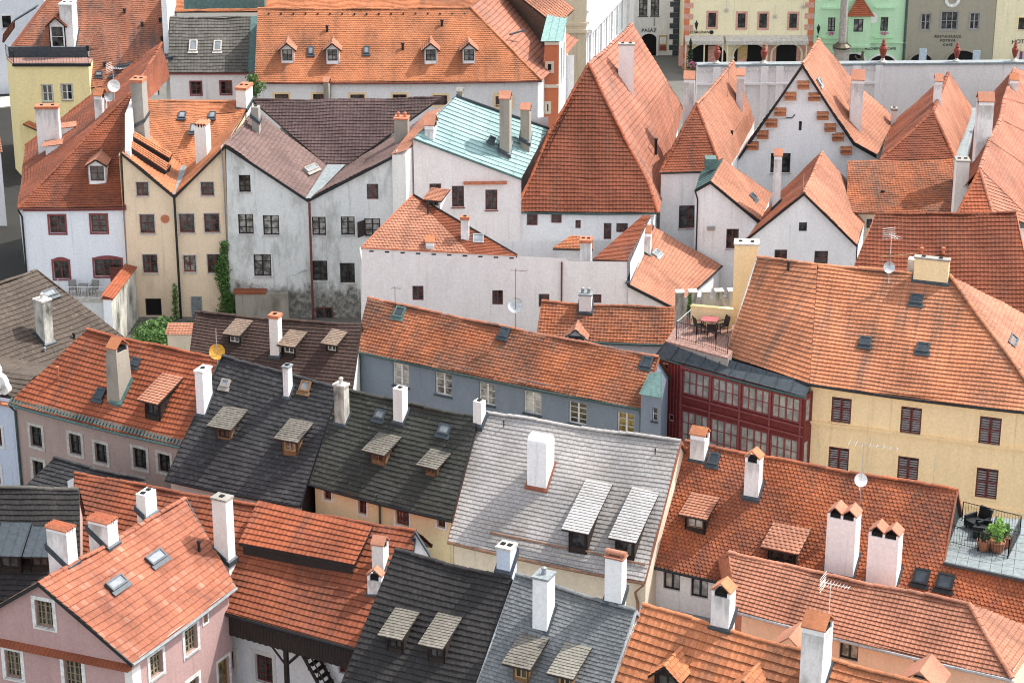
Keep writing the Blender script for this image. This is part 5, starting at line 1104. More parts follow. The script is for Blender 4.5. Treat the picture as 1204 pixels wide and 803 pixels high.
hq = hor(P(686,247,7))+ZV*6.9; pipe(h, [E0-ZV*.1+Vector((.2,0,0)), A+ZV*-.5+Vector((.1,-.15,0)), hor(A)+Vector((.1,-.15,0))], 'black_metal', .08)
h.mb('dormer_slit', 'darkwood').box(V(*z6(650,62), A, B)-Vector((0,.15,.0)), Vector((.7,0,0)), Vector((0,.1,0)), ZV*.15)
chim(h, plR, a3, 360, 300-0, 402, 372+40, side=.2, cap='tile', mat='white', capm='orange', u=Vector((1,-.1,0)), down=14, base=None) if False else None
h.done()

h = H('white house with smaller steep hipped roof right of the great red pyramid roof', 810, 280, 3)
E0, E1 = P(776,203,9.0), P(849,201,9.0); AP = PD(819,123,150.8); RB = P(862,73,AP.z); r1 = P(887,142,8.6)
m0, m1 = PD(783,188,148.1), PD(843,186,148.1)
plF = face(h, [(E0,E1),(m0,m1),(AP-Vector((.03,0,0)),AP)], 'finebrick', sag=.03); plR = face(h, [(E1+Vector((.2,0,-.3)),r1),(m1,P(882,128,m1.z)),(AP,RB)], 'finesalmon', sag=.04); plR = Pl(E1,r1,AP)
for a, b in ((E1,m1),(m1,AP),(E0,m0),(m0,AP)): ridge(h, a, b, 'brick', .11)
ridge(h, AP, RB, 'salmon', .13); lw = E0+hor(RB-AP); face(h, [(lw,E0),(RB,AP)], 'brick', coarse=True); gutter(h, E0-ZV*.05, E1-ZV*.05)
A, B = E0+Vector((.1,.3,0)), E1+Vector((0,.3,0)); wall(h, hor(A), hor(B)+Vector((1.0,0,0)), 9.0, 0, [(b3, st(fr='darkred', nx=2, ny=2), [(877,250,86,104)]), (b3, st(fr='darkred', nx=2, ny=2), [(1052,545,36,78)])], 'white'); wall(h, hor(B), hor(r1), 8.6, 0, (), 'white'); wall(h, hor(lw)+Vector((.3,0,0)), hor(A), 9.0, 0, (), 'white')
pz = Pl(P(776,203,8),P(849,201,8),P(800,150,8.3)); chim(h, Pl(P(776,180,9),P(830,180,9),P(810,150,10.5)), a3, 852, 340, 910, 560, side=.2, cap='tile', mat='white', capm='salmon', u=Vector((1,-.1,0)), base=None, down=5)
chim(h, plR, a3, 1088, 325, 1130, 550, side=.25, cap='tile', mat='white', capm='salmon', u=Vector((1,-.1,0)), base=None); q = plR.on(*a3(1052,470)); antenna(h, q, 3.6, .6, Vector((1,0,0)), 3)
b_ = P(831,194,10.0); h.mb('roof_hatch', 'verdigris').box(b_-Vector((.1,.2,.3)), Vector((.75,0,0)), Vector((0,1,0)), ZV*.75)
vent(h, plR, a3, 1072, 630, .08, .7); h.done()

h = H('small white gabled house with square window and narrow patina strip on its orange roof', 850, 300, 3)
A, B = hor(PD(818,300,143.5)), hor(PD(893,300,143.5)); L0, G, R0 = V(817,222,A,B), V(835,212,A,B), V(893,260,A,B); f_ = Vector((0,-.2,0)); Gb = P(850,187,G.z+.3); Rb = P(908,228,R0.z)
pl = face(h, [(R0+f_,Rb),(G+f_,Gb)], 'finesalmon'); face(h, [(P(826,196,L0.z),L0+f_),(Gb,G+f_)], 'verdigris'); board(h, [L0+f_,G+f_,R0+f_], 'black_metal', t=.24)
wall(h, A, B, [R0-ZV*.1, G-ZV*.12, L0-ZV*.1], 0, [(b3, st(fr='darkred', nx=2, ny=2), [(1075,348,56,90)])], 'white'); wall(h, B, hor(Rb)-Vector((.2,0,0)), R0.z-.1, 0, (), 'white'); wall(h, hor(P(826,196,L0.z)), A, L0.z-.1, 0, (), 'white')
pipe(h, [L0-ZV*.1, hor(L0)+Vector((.2,-.15,L0.z-.7)), hor(L0)+Vector((.2,-.15,0))]); v_ = V(*b3(975,300), A, B); h.mb('wall_vent', 'concrete').box(v_-Vector((.2,.25,.1)), Vector((.5,0,0)), Vector((0,.25,0)), ZV*.25)
skylight(h, pl, b3, 1145, 140, 1185, 180, 'lead', u=Vector((.4,1,0))); h.done()

h = H('tall white gabled house with stepped rows of orange tile ledges on its gable', 940, 170, 8)
D = 155.0; A, B = hor(PD(866,170,D)), hor(PD(1030,170,D)); G, L0, R0, R1 = V(943,75,A,B), V(868,184,A,B), V(1003,166,A,B), V(1030,181,A,B); Rm = V(985,140,A,B); f_ = Vector((0,-.25,0))
Gb = P(963,46,G.z); fl = hor(Gb-G)*1.6; k = lambda p, x, y: P(x, y, p.z)
pl = face(h, [(R1+f_,P(1055,147,R1.z-.2)),(R0+f_,P(1042,128,R0.z)),(Rm+f_,P(1008,101,Rm.z)),(G+f_,Gb)], 'finesalmon', sag=.04); pl = Pl(R0,Rm,Gb) if False else Pl(Rm+f_, P(1008,101,Rm.z), G+f_)
Lm = V(905,130,A,B); face(h, [(L0+f_+fl,L0+f_),(Lm+f_+fl,Lm+f_),(Gb,G+f_)], 'finebrick', coarse=True)
board(h, [L0+f_,Lm+f_,G+f_,Rm+f_,R0+f_,R1+f_], 'black_metal', t=.3); ridge(h, G+f_, Gb, 'salmon', .13)
wall(h, A, B, [R1-ZV*.12, R0-ZV*.12, Rm-ZV*.12, G-ZV*.15, Lm-ZV*.12, L0-ZV*.12], 0, [(a4, st(fr='darkwood', nx=2, ny=3), [(172,692,84,84)]), (a4, st(fr='darkwood', nx=1, ny=1, sill=None), [(256,535,13,40)])], 'white')
wall(h, B, hor(P(1050,150,7)), R1.z-.1, 0, (), 'white'); wall(h, hor(L0)+fl, A, L0.z, 0, (), 'white')
for x, y in ((267,360), (213,407), (313,410), (170,474), (349,490), (132,521), (381,540), (95,570), (414,580), (53,617), (449,637)):
    c = V(*a4(x,y), A, B); w = .85
    for j in range(2): mb = h.mb('tile_ledge', 'ledgetile'); tiles(mb, [(c+Vector((-w*.5,-.36,-.26+.34*j)), c+Vector((w*.5,-.36,-.26+.34*j))), (c+Vector((-w*.5,-.03,-.04+.34*j)), c+Vector((w*.5,-.03,-.04+.34*j)))], 'dormertile', 0)
    h.mb('ledge_step', 'white').box(c+Vector((-w*.46,-.22,-.42)), Vector((w*.92,0,0)), Vector((0,.21,0)), ZV*.14)
br = V(*a4(203,500), A, B); h.mb('bracket', 'black_metal').tube([br+Vector((-.6,-.05,0)), br+Vector((.3,-.05,0)), br+Vector((.5,-.05,.25))], .04, 5)
chim(h, pl, a4, 460, 325, 526, 598, side=.22, cap='tile', mat='white', capm='salmon', u=Vector((1,-.12,0)), base=None, down=3); skylight(h, pl, a4, 322, 328, 350, 368, 'zinc', 'palesky', u=Vector((.3,1,0))); h.done()

h = H('white gabled house with plain front and one small square window below the stepped gable', 940, 300, 3)
D = 140.0; A, B = hor(PD(876,300,D)), hor(PD(1008,300,D)); G, L0, R0 = V(945,226,A,B), V(877,280,A,B), V(1007,287,A,B); f_ = Vector((0,-.2,0)); Gb = P(967,178,G.z); Rb = P(1022,243,R0.z); Lb = P(910,234,L0.z)
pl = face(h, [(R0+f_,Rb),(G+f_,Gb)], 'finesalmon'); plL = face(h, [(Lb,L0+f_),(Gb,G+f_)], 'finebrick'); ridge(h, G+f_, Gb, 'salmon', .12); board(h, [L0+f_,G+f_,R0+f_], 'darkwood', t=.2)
wall(h, A, B, [R0-ZV*.1, G-ZV*.12, L0-ZV*.1], 0, [(b4, st(fr='black_metal', sur='white', sw=.06, nx=1, ny=1, sill=None), [(267,277,42,46)]), (b4, st(fr='darkred', nx=2, ny=2), [(173,405,54,62), (344,412,58,66)])], 'white'); wall(h, B, hor(Rb), R0.z-.1, 0, (), 'white'); wall(h, hor(Lb), A, L0.z-.1, 0, (), 'white')
chim(h, plL, b4, 138, -40, 180, 165, side=.22, cap='tile', mat='white', capm='salmon', u=Vector((1,-.12,0)), base='lead', down=3); h.mb('lightning_rod', 'steel').tube([G+Vector((0,.3,0)), G+Vector((0,.3,1.2))], .02, 4); h.done()

h = H('house with deep red hipped roof between two sagging valleys below the long wall', 1075, 230, 5)
AP = PD(1097,131,153); RB = P(1115,85,AP.z); q0, q1 = PD(1035,189,149.6), PD(1122,186,149.6); e0, e1 = PD(1023,250,144.6), PD(1119,251,144.6); x0 = PD(996,190,150)
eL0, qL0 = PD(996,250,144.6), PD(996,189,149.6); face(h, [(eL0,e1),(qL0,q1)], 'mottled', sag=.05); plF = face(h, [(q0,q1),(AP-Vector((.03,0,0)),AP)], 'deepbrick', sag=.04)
pk = P(1044,151,7.9); pl = face(h, [(pk,q0),(RB,AP)], 'finebrick', sag=.05); vr = P(1144,128,7.9); plR = face(h, [(q1,vr),(AP,RB)], 'finesalmon', sag=.04)
for a, b in ((q0,AP),(q1,AP)): ridge(h, a, b, 'brick', .11)
ridge(h, AP, RB, 'brick', .13); wall(h, hor(e0)+Vector((.1,.3,0)), hor(e1)+Vector((0,.3,0)), e0.z, 0, [(b4, st(fr='darkwood', nx=1, ny=1), [(548,262,22,36)])], 'cream'); wall(h, hor(e1), hor(vr), 7.8, 0, (), 'white')
wall(h, hor(eL0)+Vector((0,.3,0)), hor(e0)+Vector((.1,.3,0)), e0.z-.2, 0, (), 'cream')
vz = [P(1122,184,8.5), P(1139,184,8.2), P(1153,127,7.9), P(1142,127,8.0)]; seam(h.mb('valley_plate', 'zinc'), [(vz[0],vz[1]),(vz[3],vz[2])], .5)
chim(h, pl, a4, 826, 330, 866, 398, side=.25, cap='tile', mat='white', capm='salmon', u=Vector((1,-.1,0)), base=None); vent(h, plF, b4, 604, 175, .1, .9)
chim(h, Pl(pk,q0,AP), a4, 640, 462, 668, 520, side=.2, cap='brick', mat='offwhite', capm='concrete', u=Vector((1,-.1,0)), base=None); h.done()

h = H('house with long pale pink-orange roof patched with grey at the right edge', 1180, 200, 5)
zR = 11.5; R = [P(1152,199,zR), P(1163,166,zR), P(1176,141,zR), P(1181,116,zR), P(1193,81,zR)]; E = [P(1121,236,8.4), P(1131,208,8.2), P(1139,180,8.0), P(1145,152,8.0), P(1153,126,8.0)]
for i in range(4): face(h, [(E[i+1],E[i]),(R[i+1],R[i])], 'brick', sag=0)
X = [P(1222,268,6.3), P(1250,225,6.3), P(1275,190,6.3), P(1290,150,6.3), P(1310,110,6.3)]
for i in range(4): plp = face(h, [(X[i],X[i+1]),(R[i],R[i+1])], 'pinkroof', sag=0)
for i in range(4): ridge(h, R[i], R[i+1], 'pinkroof', .15)
t0, t1 = P(1126,250,9.3), P(1167,250,9.3); face(h, [(t0,t1),(R[0]-Vector((.02,0,0)),R[0])], 'red', sag=0); face(h, [(t1,X[0]),(R[0],R[0])], 'pinkroof', sag=0); ridge(h, t1, R[0], 'pinkroof', .12); ridge(h, t0, R[0], 'red', .1)
for a, b in zip(E[:-1], E[1:]): wall(h, hor(b)+Vector((.3,0,0)), hor(a)+Vector((.3,0,0)), 8.0, 0, (), 'white')
wall(h, hor(E[0])+Vector((.3,0,0)), hor(X[0])-Vector((.3,0,0)), 6.3, 0, (), 'white')
pz = Pl(E[1],E[0],R[0]); pz2 = Pl(E[3],E[2],R[3])
chim(h, pz2, a4, 1000, 415, 1072, 628, side=.12, cap='tile', mat='white', capm='salmon', u=Vector((1,-.05,0)), base=None, depth=1.2); chim(h, Flat(8.0), b4, 905, -4, 966, 214, side=.12, cap='slab', mat='offwhite', capm='concrete', u=Vector((1,-.05,0)), base=None, depth=1.0)
chim(h, Pl(X[3],X[4],R[4]), a4, 1140, 325, 1184, 420, side=.2, cap='tile', mat='white', capm='orange', u=Vector((1,-.1,0)), base=None); h.done()

h = H('house with plain deep red roof behind the ochre house at the right edge', 1100, 330, 6)
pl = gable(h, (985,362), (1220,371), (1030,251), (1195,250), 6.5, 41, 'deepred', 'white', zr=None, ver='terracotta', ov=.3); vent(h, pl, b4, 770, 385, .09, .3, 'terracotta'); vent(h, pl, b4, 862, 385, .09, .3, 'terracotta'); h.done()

# ================================================================== top left and top middle
h = H('long white building under a bright orange roof with four little gabled dormers', 460, 105, 9)
E0, E1 = P(299,97,9), P(637,95,9); zr = solve_ridge(E0.lerp(E1,.5), Vector((1,0,0)), Vector((0,-1,0)), (428,10), 9, 43); R0, R1 = P(303,10,zr), P(553,9,zr); Eb = P(672,40,9)
pl = face(h, [(E0,E1),(R0,R1)], 'fineorange', sag=.02); face(h, [(E1,P(680,48,9.0)),(R1,P(575,-12,zr))], 'pinkroof', sag=.02); ridge(h, R0, R1, 'orange'); ridge(h, R1, E1, 'orange'); gutter(h, E0-ZV*.06, E1-ZV*.06, 'darkred')
A, B = E0+Vector((.1,.35,0)), E1+Vector((-.3,.35,0)); TW = st(fr='darkred', sur='ochre', sw=.16, nx=2, ny=2, sill=None)
wall(h, hor(A), hor(B), 9.1, 0, [(a2, TW, [(158,448,80,66), (332,448,84,66), (498,448,82,62), (688,448,80,62), (870,452,82,62), (1150,448,82,62)]), (a3, TW, [(45,455,88,66)])], 'white'); wall(h, hor(B), hor(P(668,48,9)), 9, 0, (), 'white'); wall(h, hor(E0)+Vector((0,10,0)), hor(A), 9, 0, (), 'white')
bk0, bk1 = R0+Vector((0,6,-5)), R1+Vector((0,6,-5)); face(h, [(bk1,bk0),(R1,R0)], 'fineorange', coarse=True)
for x in (184, 387, 828, 1000): dormer(h, pl, a2, x, 285, 58, 62, kind='gable', roof='dormertile', mat='white', fr='darkwood', gp=40, over=.3, trim='darkwood', nx=2, ny=2, pane='curtain', side=.22)
for t in ((272,208,306,250), (522,207,556,246)): skylight(h, pl, a2, *t, 'lead', 'palesky')
for x, y in ((362,140), (878,115), (702,220)): vent(h, pl, a2, x, y, .1, .45)
for i in range(17): vent(h, pl, a2, 100+i*55, 65, .05, .08)
h.mb('sky_slots', 'lead').box(P(600,42,11.9), Vector((1.3,1.6,0)), Vector((-.1,.1,0)), ZV*.12)
chim(h, pl, a2, 345, 358, 376, 402, side=.25, cap='tile', mat='rough', capm='salmon', u=Vector((1,-.2,0)), down=4); h.done()
h = H('building with weathered brown-red roof behind the long orange roof', 600, 20, 10)
E0, E1 = P(565,0,11.5), P(640,63,9.4); T0, T1 = P(600,-12,14), P(655,31,12.0); face(h, [(E0,E1),(T0,T1)], 'greybrown', sag=0); face(h, [(E1+Vector((.02,0,0)),E1+Vector((.3,.1,0))),(T1,T1+Vector((.3,.1,0)))], 'zinc', 'edge_flashing', 0, False)
face(h, [(T0,T1),(T0+Vector((1.5,2,1)),T1+Vector((1.5,2,1.0)))], 'finesalmon', sag=0); wall(h, hor(E1)+Vector((0,.4,0)), hor(T1)+Vector((1.5,2.4,0)), 9, 0, (), 'white')
wall(h, hor(P(302,10,10))+Vector((0,8,0)), hor(P(640,10,10))+Vector((0,8,0)), 11, 0, (), 'white'); e0, e1 = P(200,14,12.5), P(575,12,12.5); face(h, [(e0,e1),(P(200,-25,14.2),P(575,-25,14.2))], 'fineorange')
h.done()
h = H('white house with dark grey tiled roof, two skylights and red framed windows', 245, 100, 9)
E0, E1 = P(197,85,9), P(291,85,9); zr = solve_ridge(E0.lerp(E1,.5), Vector((1,0,0)), Vector((0,-1,0)), (247,21), 9, 43); R0, R1 = P(200,21,zr), P(295,20,zr)
pl = face(h, [(E0,E1),(R0,R1)], 'greytile'); face(h, [(E1+Vector((0,7.5,0)),E0+Vector((0,7.5,0))),(R1,R0)], 'greytile', coarse=True); ridge(h, R0, R1, 'greytile')
A, B = E0+Vector((.1,.35,0)), E1+Vector((0,.35,0)); wall(h, hor(A), hor(B), 9.1, 0, [(a1, st(fr='darkred', sur='winered', sw=.1, nx=2, ny=3, sill=None), [(881,398,58,68), (1015,396,58,68)])], 'pinkwhite'); wall(h, hor(B), hor(B)+Vector((0,6.8,0)), [hor(B)+Vector((0,6.8,9)), R1-ZV*.15, hor(B)+ZV*9.1], 0, (), 'pinkwhite')
wall(h, hor(A)+Vector((0,6.8,0)), hor(A), [hor(A)+ZV*9.1, R0-ZV*.15, hor(A)+Vector((0,6.8,9))], 0, (), 'white'); h.mb('cornice', 'winered').box(E0-ZV*.25+Vector((.05,.1,0)), E1-E0, Vector((0,.24,0)), ZV*.2)
for t in ((846,178,892,236), (956,180,1001,236)): skylight(h, pl, a1, *t, 'slab', 'palesky')
seam(h.mb('copper_strip', 'verdigris'), [(E1+Vector((.02,0,.05)),E1+Vector((.6,0,.05))),(R1+Vector((.02,0,.05)),R1+Vector((.6,0,.05)))], .6)
cs0, cs1 = R0+Vector((1,1.4,.4)), R1+Vector((1,1.4,.4)); h.mb('roof_box', 'verdigris').box(cs0, cs1-cs0, Vector((0,1.5,0)), ZV*.8); h.mb('firewall', 'white').box(hor(R0)+Vector((-.5,-1,0)), Vector((.45,0,0)), Vector((0,5,0)), ZV*(R0.z+1.9)); h.done()

h = H('yellow house with flat roof terrace, white framed windows and black railing at upper left', 60, 120, 6)
D = 176.0; A, B = hor(PD(20,120,D)), hor(PD(107,120,D)); zt = V(60,78,A,B).z; C0 = hor(PD(11,110,178.5))
wall(h, A, B, zt, 0, [(a1, st(fr='whitepaint', sur='slab', sw=.08, nx=2, ny=2, sill='concrete'), [(213,421,54,84), (301,416,56,80)]), (a1, st(fr='whitepaint', nx=2, ny=1, sill=None), [(292,550,52,30)])], 'yellow'); wall(h, C0, A, zt, 0, (), 'yellow'); wall(h, C0+Vector((-.2,8,0)), C0, zt, 0, (), 'yellow'); wall(h, B, B+Vector((0,9,0)), zt, 0, (), 'yellow')
te = h.mb('terrace_edge', 'black_metal'); te.box(hor(A)+Vector((-.1,-.2,zt)), B-A+Vector((.3,0,0)), Vector((0,.3,0)), ZV*.22); h.mb('terrace_floor', 'deckred').prism([A+ZV*(zt+.1), B+ZV*(zt+.1), B+Vector((0,2.9,zt+.1)), C0+Vector((0,.4,zt+.1)), C0+ZV*(zt+.1)], -ZV*.12)
railing(h, [C0+ZV*(zt+.2), A+ZV*(zt+.2), B+ZV*(zt+.2)], 1.0, .25); w0 = PD(10,64,178.6); w1 = PD(102,62,178.6); h.mb('back_parapet', 'lead').box(hor(w0)+ZV*(zt+.1), hor(w1-w0), Vector((0,.3,0)), ZV*.85)
rb0, rb1 = P(20,190,2.5), P(44,202,2.5); cs = 0; face(h, [(PD(27,146,175.3),PD(46,154,175.3)),(PD(34,142,175.9),PD(46,148,175.9))], 'orange', 'canopy_roof', 0)
q_ = Vector((-30,178.9,10.25)); bpl = Pl(q_, q_+Vector((1,0,0)), q_+Vector((0,1,1))); bz0, bz1 = bpl.on(12,58), bpl.on(105,58); bp = face(h, [(bz0,bz1),(bpl.on(103,-62),bpl.on(165,-62))], 'oldbig', sag=.05); face(h, [(bpl.on(105,104),bpl.on(192,90)),(bz1,bpl.on(196,50)),(bpl.on(165,-62),bpl.on(200,-62))], 'oldbig', sag=.05); board(h, [bz0,bpl.on(103,-62)], 'rust', w=.3, t=.3)
dormer(h, bpl, a1, 263, 232, 72, 115, kind='gable', roof='brick', mat='white', fr='whitepaint', gp=42, over=.4, trim='darkwood', nx=1, ny=2, u=Vector((1,0,0)), side=.2)
chim(h, bpl, a1, 278, 20, 350, 232, side=.2, cap='slab', mat='white', capm='whitepaint', u=Vector((1,-.1,0)), base='lead'); skylight(h, bpl, a1, 425, 320, 465, 346, 'lead', 'palesky', u=Vector((1,0,0)))
z2 = bpl.on(*a1(700,395)); dormer(h, bpl, a1, 684, 415, 62, 40, roof='lead', mat='white', fr='black_metal', pit=12, u=Vector((1,0,0)), over=.2)
for x, y in ((500,350), (530,305)):
    q = bpl.on(*a1(x,y)); mb = MB(); mb.prism([q, q+Vector((4.6,-.5,1.0)), q+Vector((4.6,-.5,-.6))], Vector((0,-.15,0))); o = h.put('dormer', mb, ['white']); mb = MB(); mb.box(q+Vector((-.2,-.5,.02)), Vector((5.0,-.5,1.05)), Vector((0,1.4,0)), ZV*.14); h.put('dormer_roof', mb, ['lead'], o)
for i in range(9):
    vent(h, bpl, a1, *((720,100), (728,185), (705,240), (395,225), (640,120), (560,60), (470,300), (600,300), (740,140))[i], .1, .35)
h.done()
h = H('blank blue-grey rendered house with one small dark window in the top left corner', 5, 60, 5)
A, B = hor(PD(-80,100,202)), hor(PD(60,100,204)); wall(h, A, B, 26, 0, [(a1, st(fr='darkwood', sur='offwhite', sw=.12, nx=1, ny=1), [(30,100,52,66)])], 'cityblue')
q = PD(0,40,200); face(h, [(PD(3,50,198),PD(16,32,198)),(PD(4,40,200),PD(16,24,200))], 'brick', 'lean_to_roof', 0); h.mb('awning', 'lead').box(PD(15,27,199), Vector((2.2,0,1.3)), Vector((0,1.2,0)), ZV*.12); wall(h, B, B+Vector((0,9,0)), 26, 0, (), 'cityblue'); h.done()
h = H('corner of a white house with orange roof beside the narrow cobbled lane', 2, 190, 5)
A, B = hor(PD(-40,210,163)), hor(PD(3.5,210,163)); zt = V(2,178,A,B).z; wall(h, A, B, zt, 0, (), 'white'); wall(h, B, B+Vector((-2.2,5,0)), zt, 0, (), 'offwhite'); face(h, [(A+Vector((0,-.2,zt)),B+Vector((.2,-.2,zt))),(A+Vector((0,2.2,zt+2)),B+Vector((-.6,2.2,zt+2)))], 'salmon'); h.done()
# orange-red narrow building with copper roof
h = H('narrow coral and white building with turquoise metal roof right of the long orange roof', 655, 100, 5)
A, B = hor(PD(640,100,176)), hor(PD(657,100,176)); zt = V(650,48,A,B).z; C = hor(PD(665,90,181)); cw = st(fr='darkwood', sur='cream', sw=.22, nx=2, ny=2, sill=None)
wall(h, A, B, zt, 0, [(a3, cw, [(253,303,40,52), (245,485,30,56)])], 'coral'); wall(h, B, C, zt, 0, [(None, st(fr='whitepaint', nx=1, ny=2), [(1.2,zt-4.2,2.2,zt-1), (3.2,zt-4.2,4.2,zt-1)])], 'offwhite'); seam(h.mb('roof', 'copperpatina'), [(A+Vector((-.3,-.3,zt)),B+Vector((.3,-.3,zt))),(hor(PD(644,90,181))+ZV*(zt+1.2),C+Vector((.2,.3,zt+1.2)))])
for z_ in (zt-.35, zt-3.9): h.mb('cornice', 'cream').box(A+Vector((0,-.12,z_)), B-A, Vector((0,.115,0)), ZV*.25)
h.done()
# ================================================================== the square: facades, long wall, column
SQ = 213.2
def block(h, xl, xr, D, mat, wins, H_=17.0, depth=9, roof='red', dr=None):
    A, B = hor(PD(xl,60,D)), hor(PD(xr,60,dr or D)); wall(h, A, B, H_, 0, wins, mat); v = Vector((0,depth,0))
    wall(h, B, B+v, H_, 0, (), mat); wall(h, A+v, A, H_, 0, (), mat); wall(h, B+v, A+v, H_, 0, (), mat)
    if roof: face(h, [(A+Vector((0,-.4,H_)),B+Vector((0,-.4,H_))),(A+v/2+ZV*(H_+5),B+v/2+ZV*(H_+5))], roof, coarse=True); face(h, [(B+v+ZV*H_,A+v+ZV*H_),(B+v/2+ZV*(H_+5),A+v/2+ZV*(H_+5))], roof, coarse=True)
    return A, B
def arch(h, zf, cx, w, ytop, A, B, mat='offwhite', fill='blackhole', door=True, zspring=None):
    """arched opening: dark recess with a moulded rim"""
    c = V(*zf(cx,ytop), A, B); sc = scale_at(c)*SC[zf]; r = w/2/sc; zs = c.z-r*.72; u = hor(B-A).normalized(); n = Vector((u.y,-u.x,0)); c0 = hor(c); m = 14
    pt = lambda rr, i: c0+u*(rr*math.cos(math.pi*i/m))+ZV*(zs+rr*.72*math.sin(math.pi*i/m)) 
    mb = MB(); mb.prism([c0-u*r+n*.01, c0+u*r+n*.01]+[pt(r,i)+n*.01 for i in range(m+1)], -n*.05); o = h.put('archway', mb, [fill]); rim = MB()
    for i in range(m): rim.prism([pt(r,i)-n*.0, pt(r+.2,i), pt(r+.2,i+1), pt(r,i+1)], n*.14)
    for s_ in (-1, 1): rim.box(c0+u*s_*r-(u*.2 if s_ < 0 else u*0), u*.2, n*.14, ZV*zs)
    h.put('arch_moulding', rim, [mat], o); return c
def rows(zf, sty, lst): return (zf, sty, lst)
# beige and white corner block
h = H('tall palace block with beige front and bright white side towards the square', 690, 60, 0, 'building', 'building')
A, B = hor(PD(575,90,195)), hor(PD(689,90,195)); C = hor(PD(736,60,214)); tw = st(fr='wine', sur='offwhite', sw=.2, nx=2, ny=3, sill=None)
wall(h, A, B, 24, 0, [(a3, tw, [(255,20,75,150)])], 'tan'); u_ = hor(C-B).normalized(); n_ = Vector((u_.y,-u_.x,0)); L = hor(C-B).length; ws = []; zb_ = V(700,60,B,C).z
sw = st(fr='greyframe', nx=1, ny=3, sill=None, pane='pane')
ws = [(None, sw, [(1.1+i*(L-1.5)/7, z0, 1.1+i*(L-1.5)/7+.95, z0+h_) for z0, h_ in ((4.2,3.0), (10.2,3.0)) for i in range(7)])]
wall(h, B, C, 24, 0, ws, 'white'); wall(h, C, C+Vector((-14,4,0)), 24, 0, (), 'white'); wall(h, A+Vector((0,20,0)), A, 24, 0, (), 'tan')
cb = V(640,28,A,B).z; cz = V(640,36,A,B).z
for z_, w_ in ((cb,.12), (cz,.25), (cz-5.2,.2), (cz+4.5,.2)): h.mb('cornice', 'tan').box(A+Vector((0,-w_,z_-.2)), B-A, Vector((0,w_-.003,0)), ZV*.3)
for z_, w_, t in ((cz-.25,.5,.35), (cz+.6,.25,.2), (2.8,.3,.3), (9.6,.2,.2), (14.4,.5,.4)): h.mb('moulding', 'white').box(B+n_*.003+ZV*z_, u_*L, n_*w_, ZV*t)
for i in range(8): h.mb('pilaster', 'white').box(B+n_*.003+u_*(.3+i*(L-1.5)/7)+ZV*0, u_*.28, n_*.12, ZV*9)
aw = B+u_*(L*.62)+ZV*3.6; h.mb('awning', 'copperpatina').prism([aw, aw+u_*4.5, aw+u_*4.5+n_*1.6-ZV*.7, aw+n_*1.6-ZV*.7], ZV*.1)
h.done()
# arcade passage house
h = H('pale grey house with arched passage door, sign lettering and dark corner stones', 770, 60, 0)
bw = st(fr='black_metal', nx=2, ny=3, pane='curtain', sill='lead')
A, B = block(h, 745, 797, 218.5, 'offwhite', [(a3, bw, [(674,32,38,84), (727,32,38,84), (674,-95,38,84), (727,-95,38,84)])])
arch(h, a3, 700, 68, 152, A, B); lettering(h, 'PASÁŽ', a3, 700, 138, 17, A, B, arc=.06)
nb = V(*a3(762,195), A, B); h.mb('notice_board', 'yellowwood').box(nb+Vector((-.4,-.12,-.8)), Vector((.8,0,0)), Vector((0,.1,0)), ZV*1.6); h.mb('notice', 'offwhite').box(nb+Vector((-.32,-.15,-.05)), Vector((.64,0,0)), Vector((0,.028,0)), ZV*.7); h.mb('notice', 'winered').box(nb+Vector((-.32,-.15,-.7)), Vector((.64,0,0)), Vector((0,.028,0)), ZV*.5)
h.mb('ornament', 'concrete').box(V(*a3(724,95), A, B)+Vector((-.06,-.06,-.5)), Vector((.12,0,0)), Vector((0,.05,0)), ZV*.8)
def quoins(h, P0, u_, n_, H_, m1, m2=None, k=.55, w1=.9, w2=.55, side=1):
    z = 0; i = 0
    while z < H_:
        w = w1 if i % 2 else w2; h.mb('corner_stones', m1 if (i % 2 or not m2) else m2).box(P0+n_*.003+ZV*z-(u_*w if side > 0 else u_*0), u_*w, n_*.05, ZV*(k-.03)); z += k; i += 1
quoins(h, B, Vector((1,0,0)), Vector((0,-1,0)), 16, 'lead'); h.done()
# restaurant
h = H('cream yellow restaurant with pink corner stones and an awning over three arches', 880, 60, 0, 'restaurant', 'restaurant')
rw = st(fr='black_metal', sur='pinkstone', sw=.2, nx=2, ny=3, sill=None); e2 = zc(790,0,7.506); SC[e2] = 7.506
A, B = block(h, 803, 955, SQ-.3, 'lemon', [(e2, rw, [(355,180,104,164), (615,186,104,164), (805,187,104,164), (1070,188,104,164)]+[(x,-80,104,164) for x in (355,615,805,1070)])], dr=SQ)
for cx, w in ((320,330), (690,280), (1015,250)): arch(h, e2, cx, w, 385, A, B, 'lemon')
for a, b in ((112,450), (470,1195)):
    p0, p1 = V(*e2(a,320), A, B), V(*e2(b,320), A, B); mb = MB(); mb.prism([p0+Vector((0,-.05,0)), p1+Vector((0,-.05,0)), p1+Vector((0,-1.1,-.3)), p0+Vector((0,-1.1,-.3))], ZV*.06); mb.box(p0+Vector((0,-1.12,-.62)), p1-p0, Vector((0,.04,0)), ZV*.36); h.put('awning', mb, ['slab'])
    for t in (0.02, .5, .98): q = hor(p0.lerp(p1,t))+Vector((0,-1.0,0)); h.put('awning_post', (lambda m: (m.tube([q, q+ZV*(p0.z-.4)], .07, 6), m)[1])(MB()), ['lemon'])
quoins(h, A, Vector((1,0,0)), Vector((0,-1,0)), 16, 'pinkstone', 'coral', side=-1); quoins(h, B, Vector((1,0,0)), Vector((0,-1,0)), 16, 'pinkstone', 'coral')
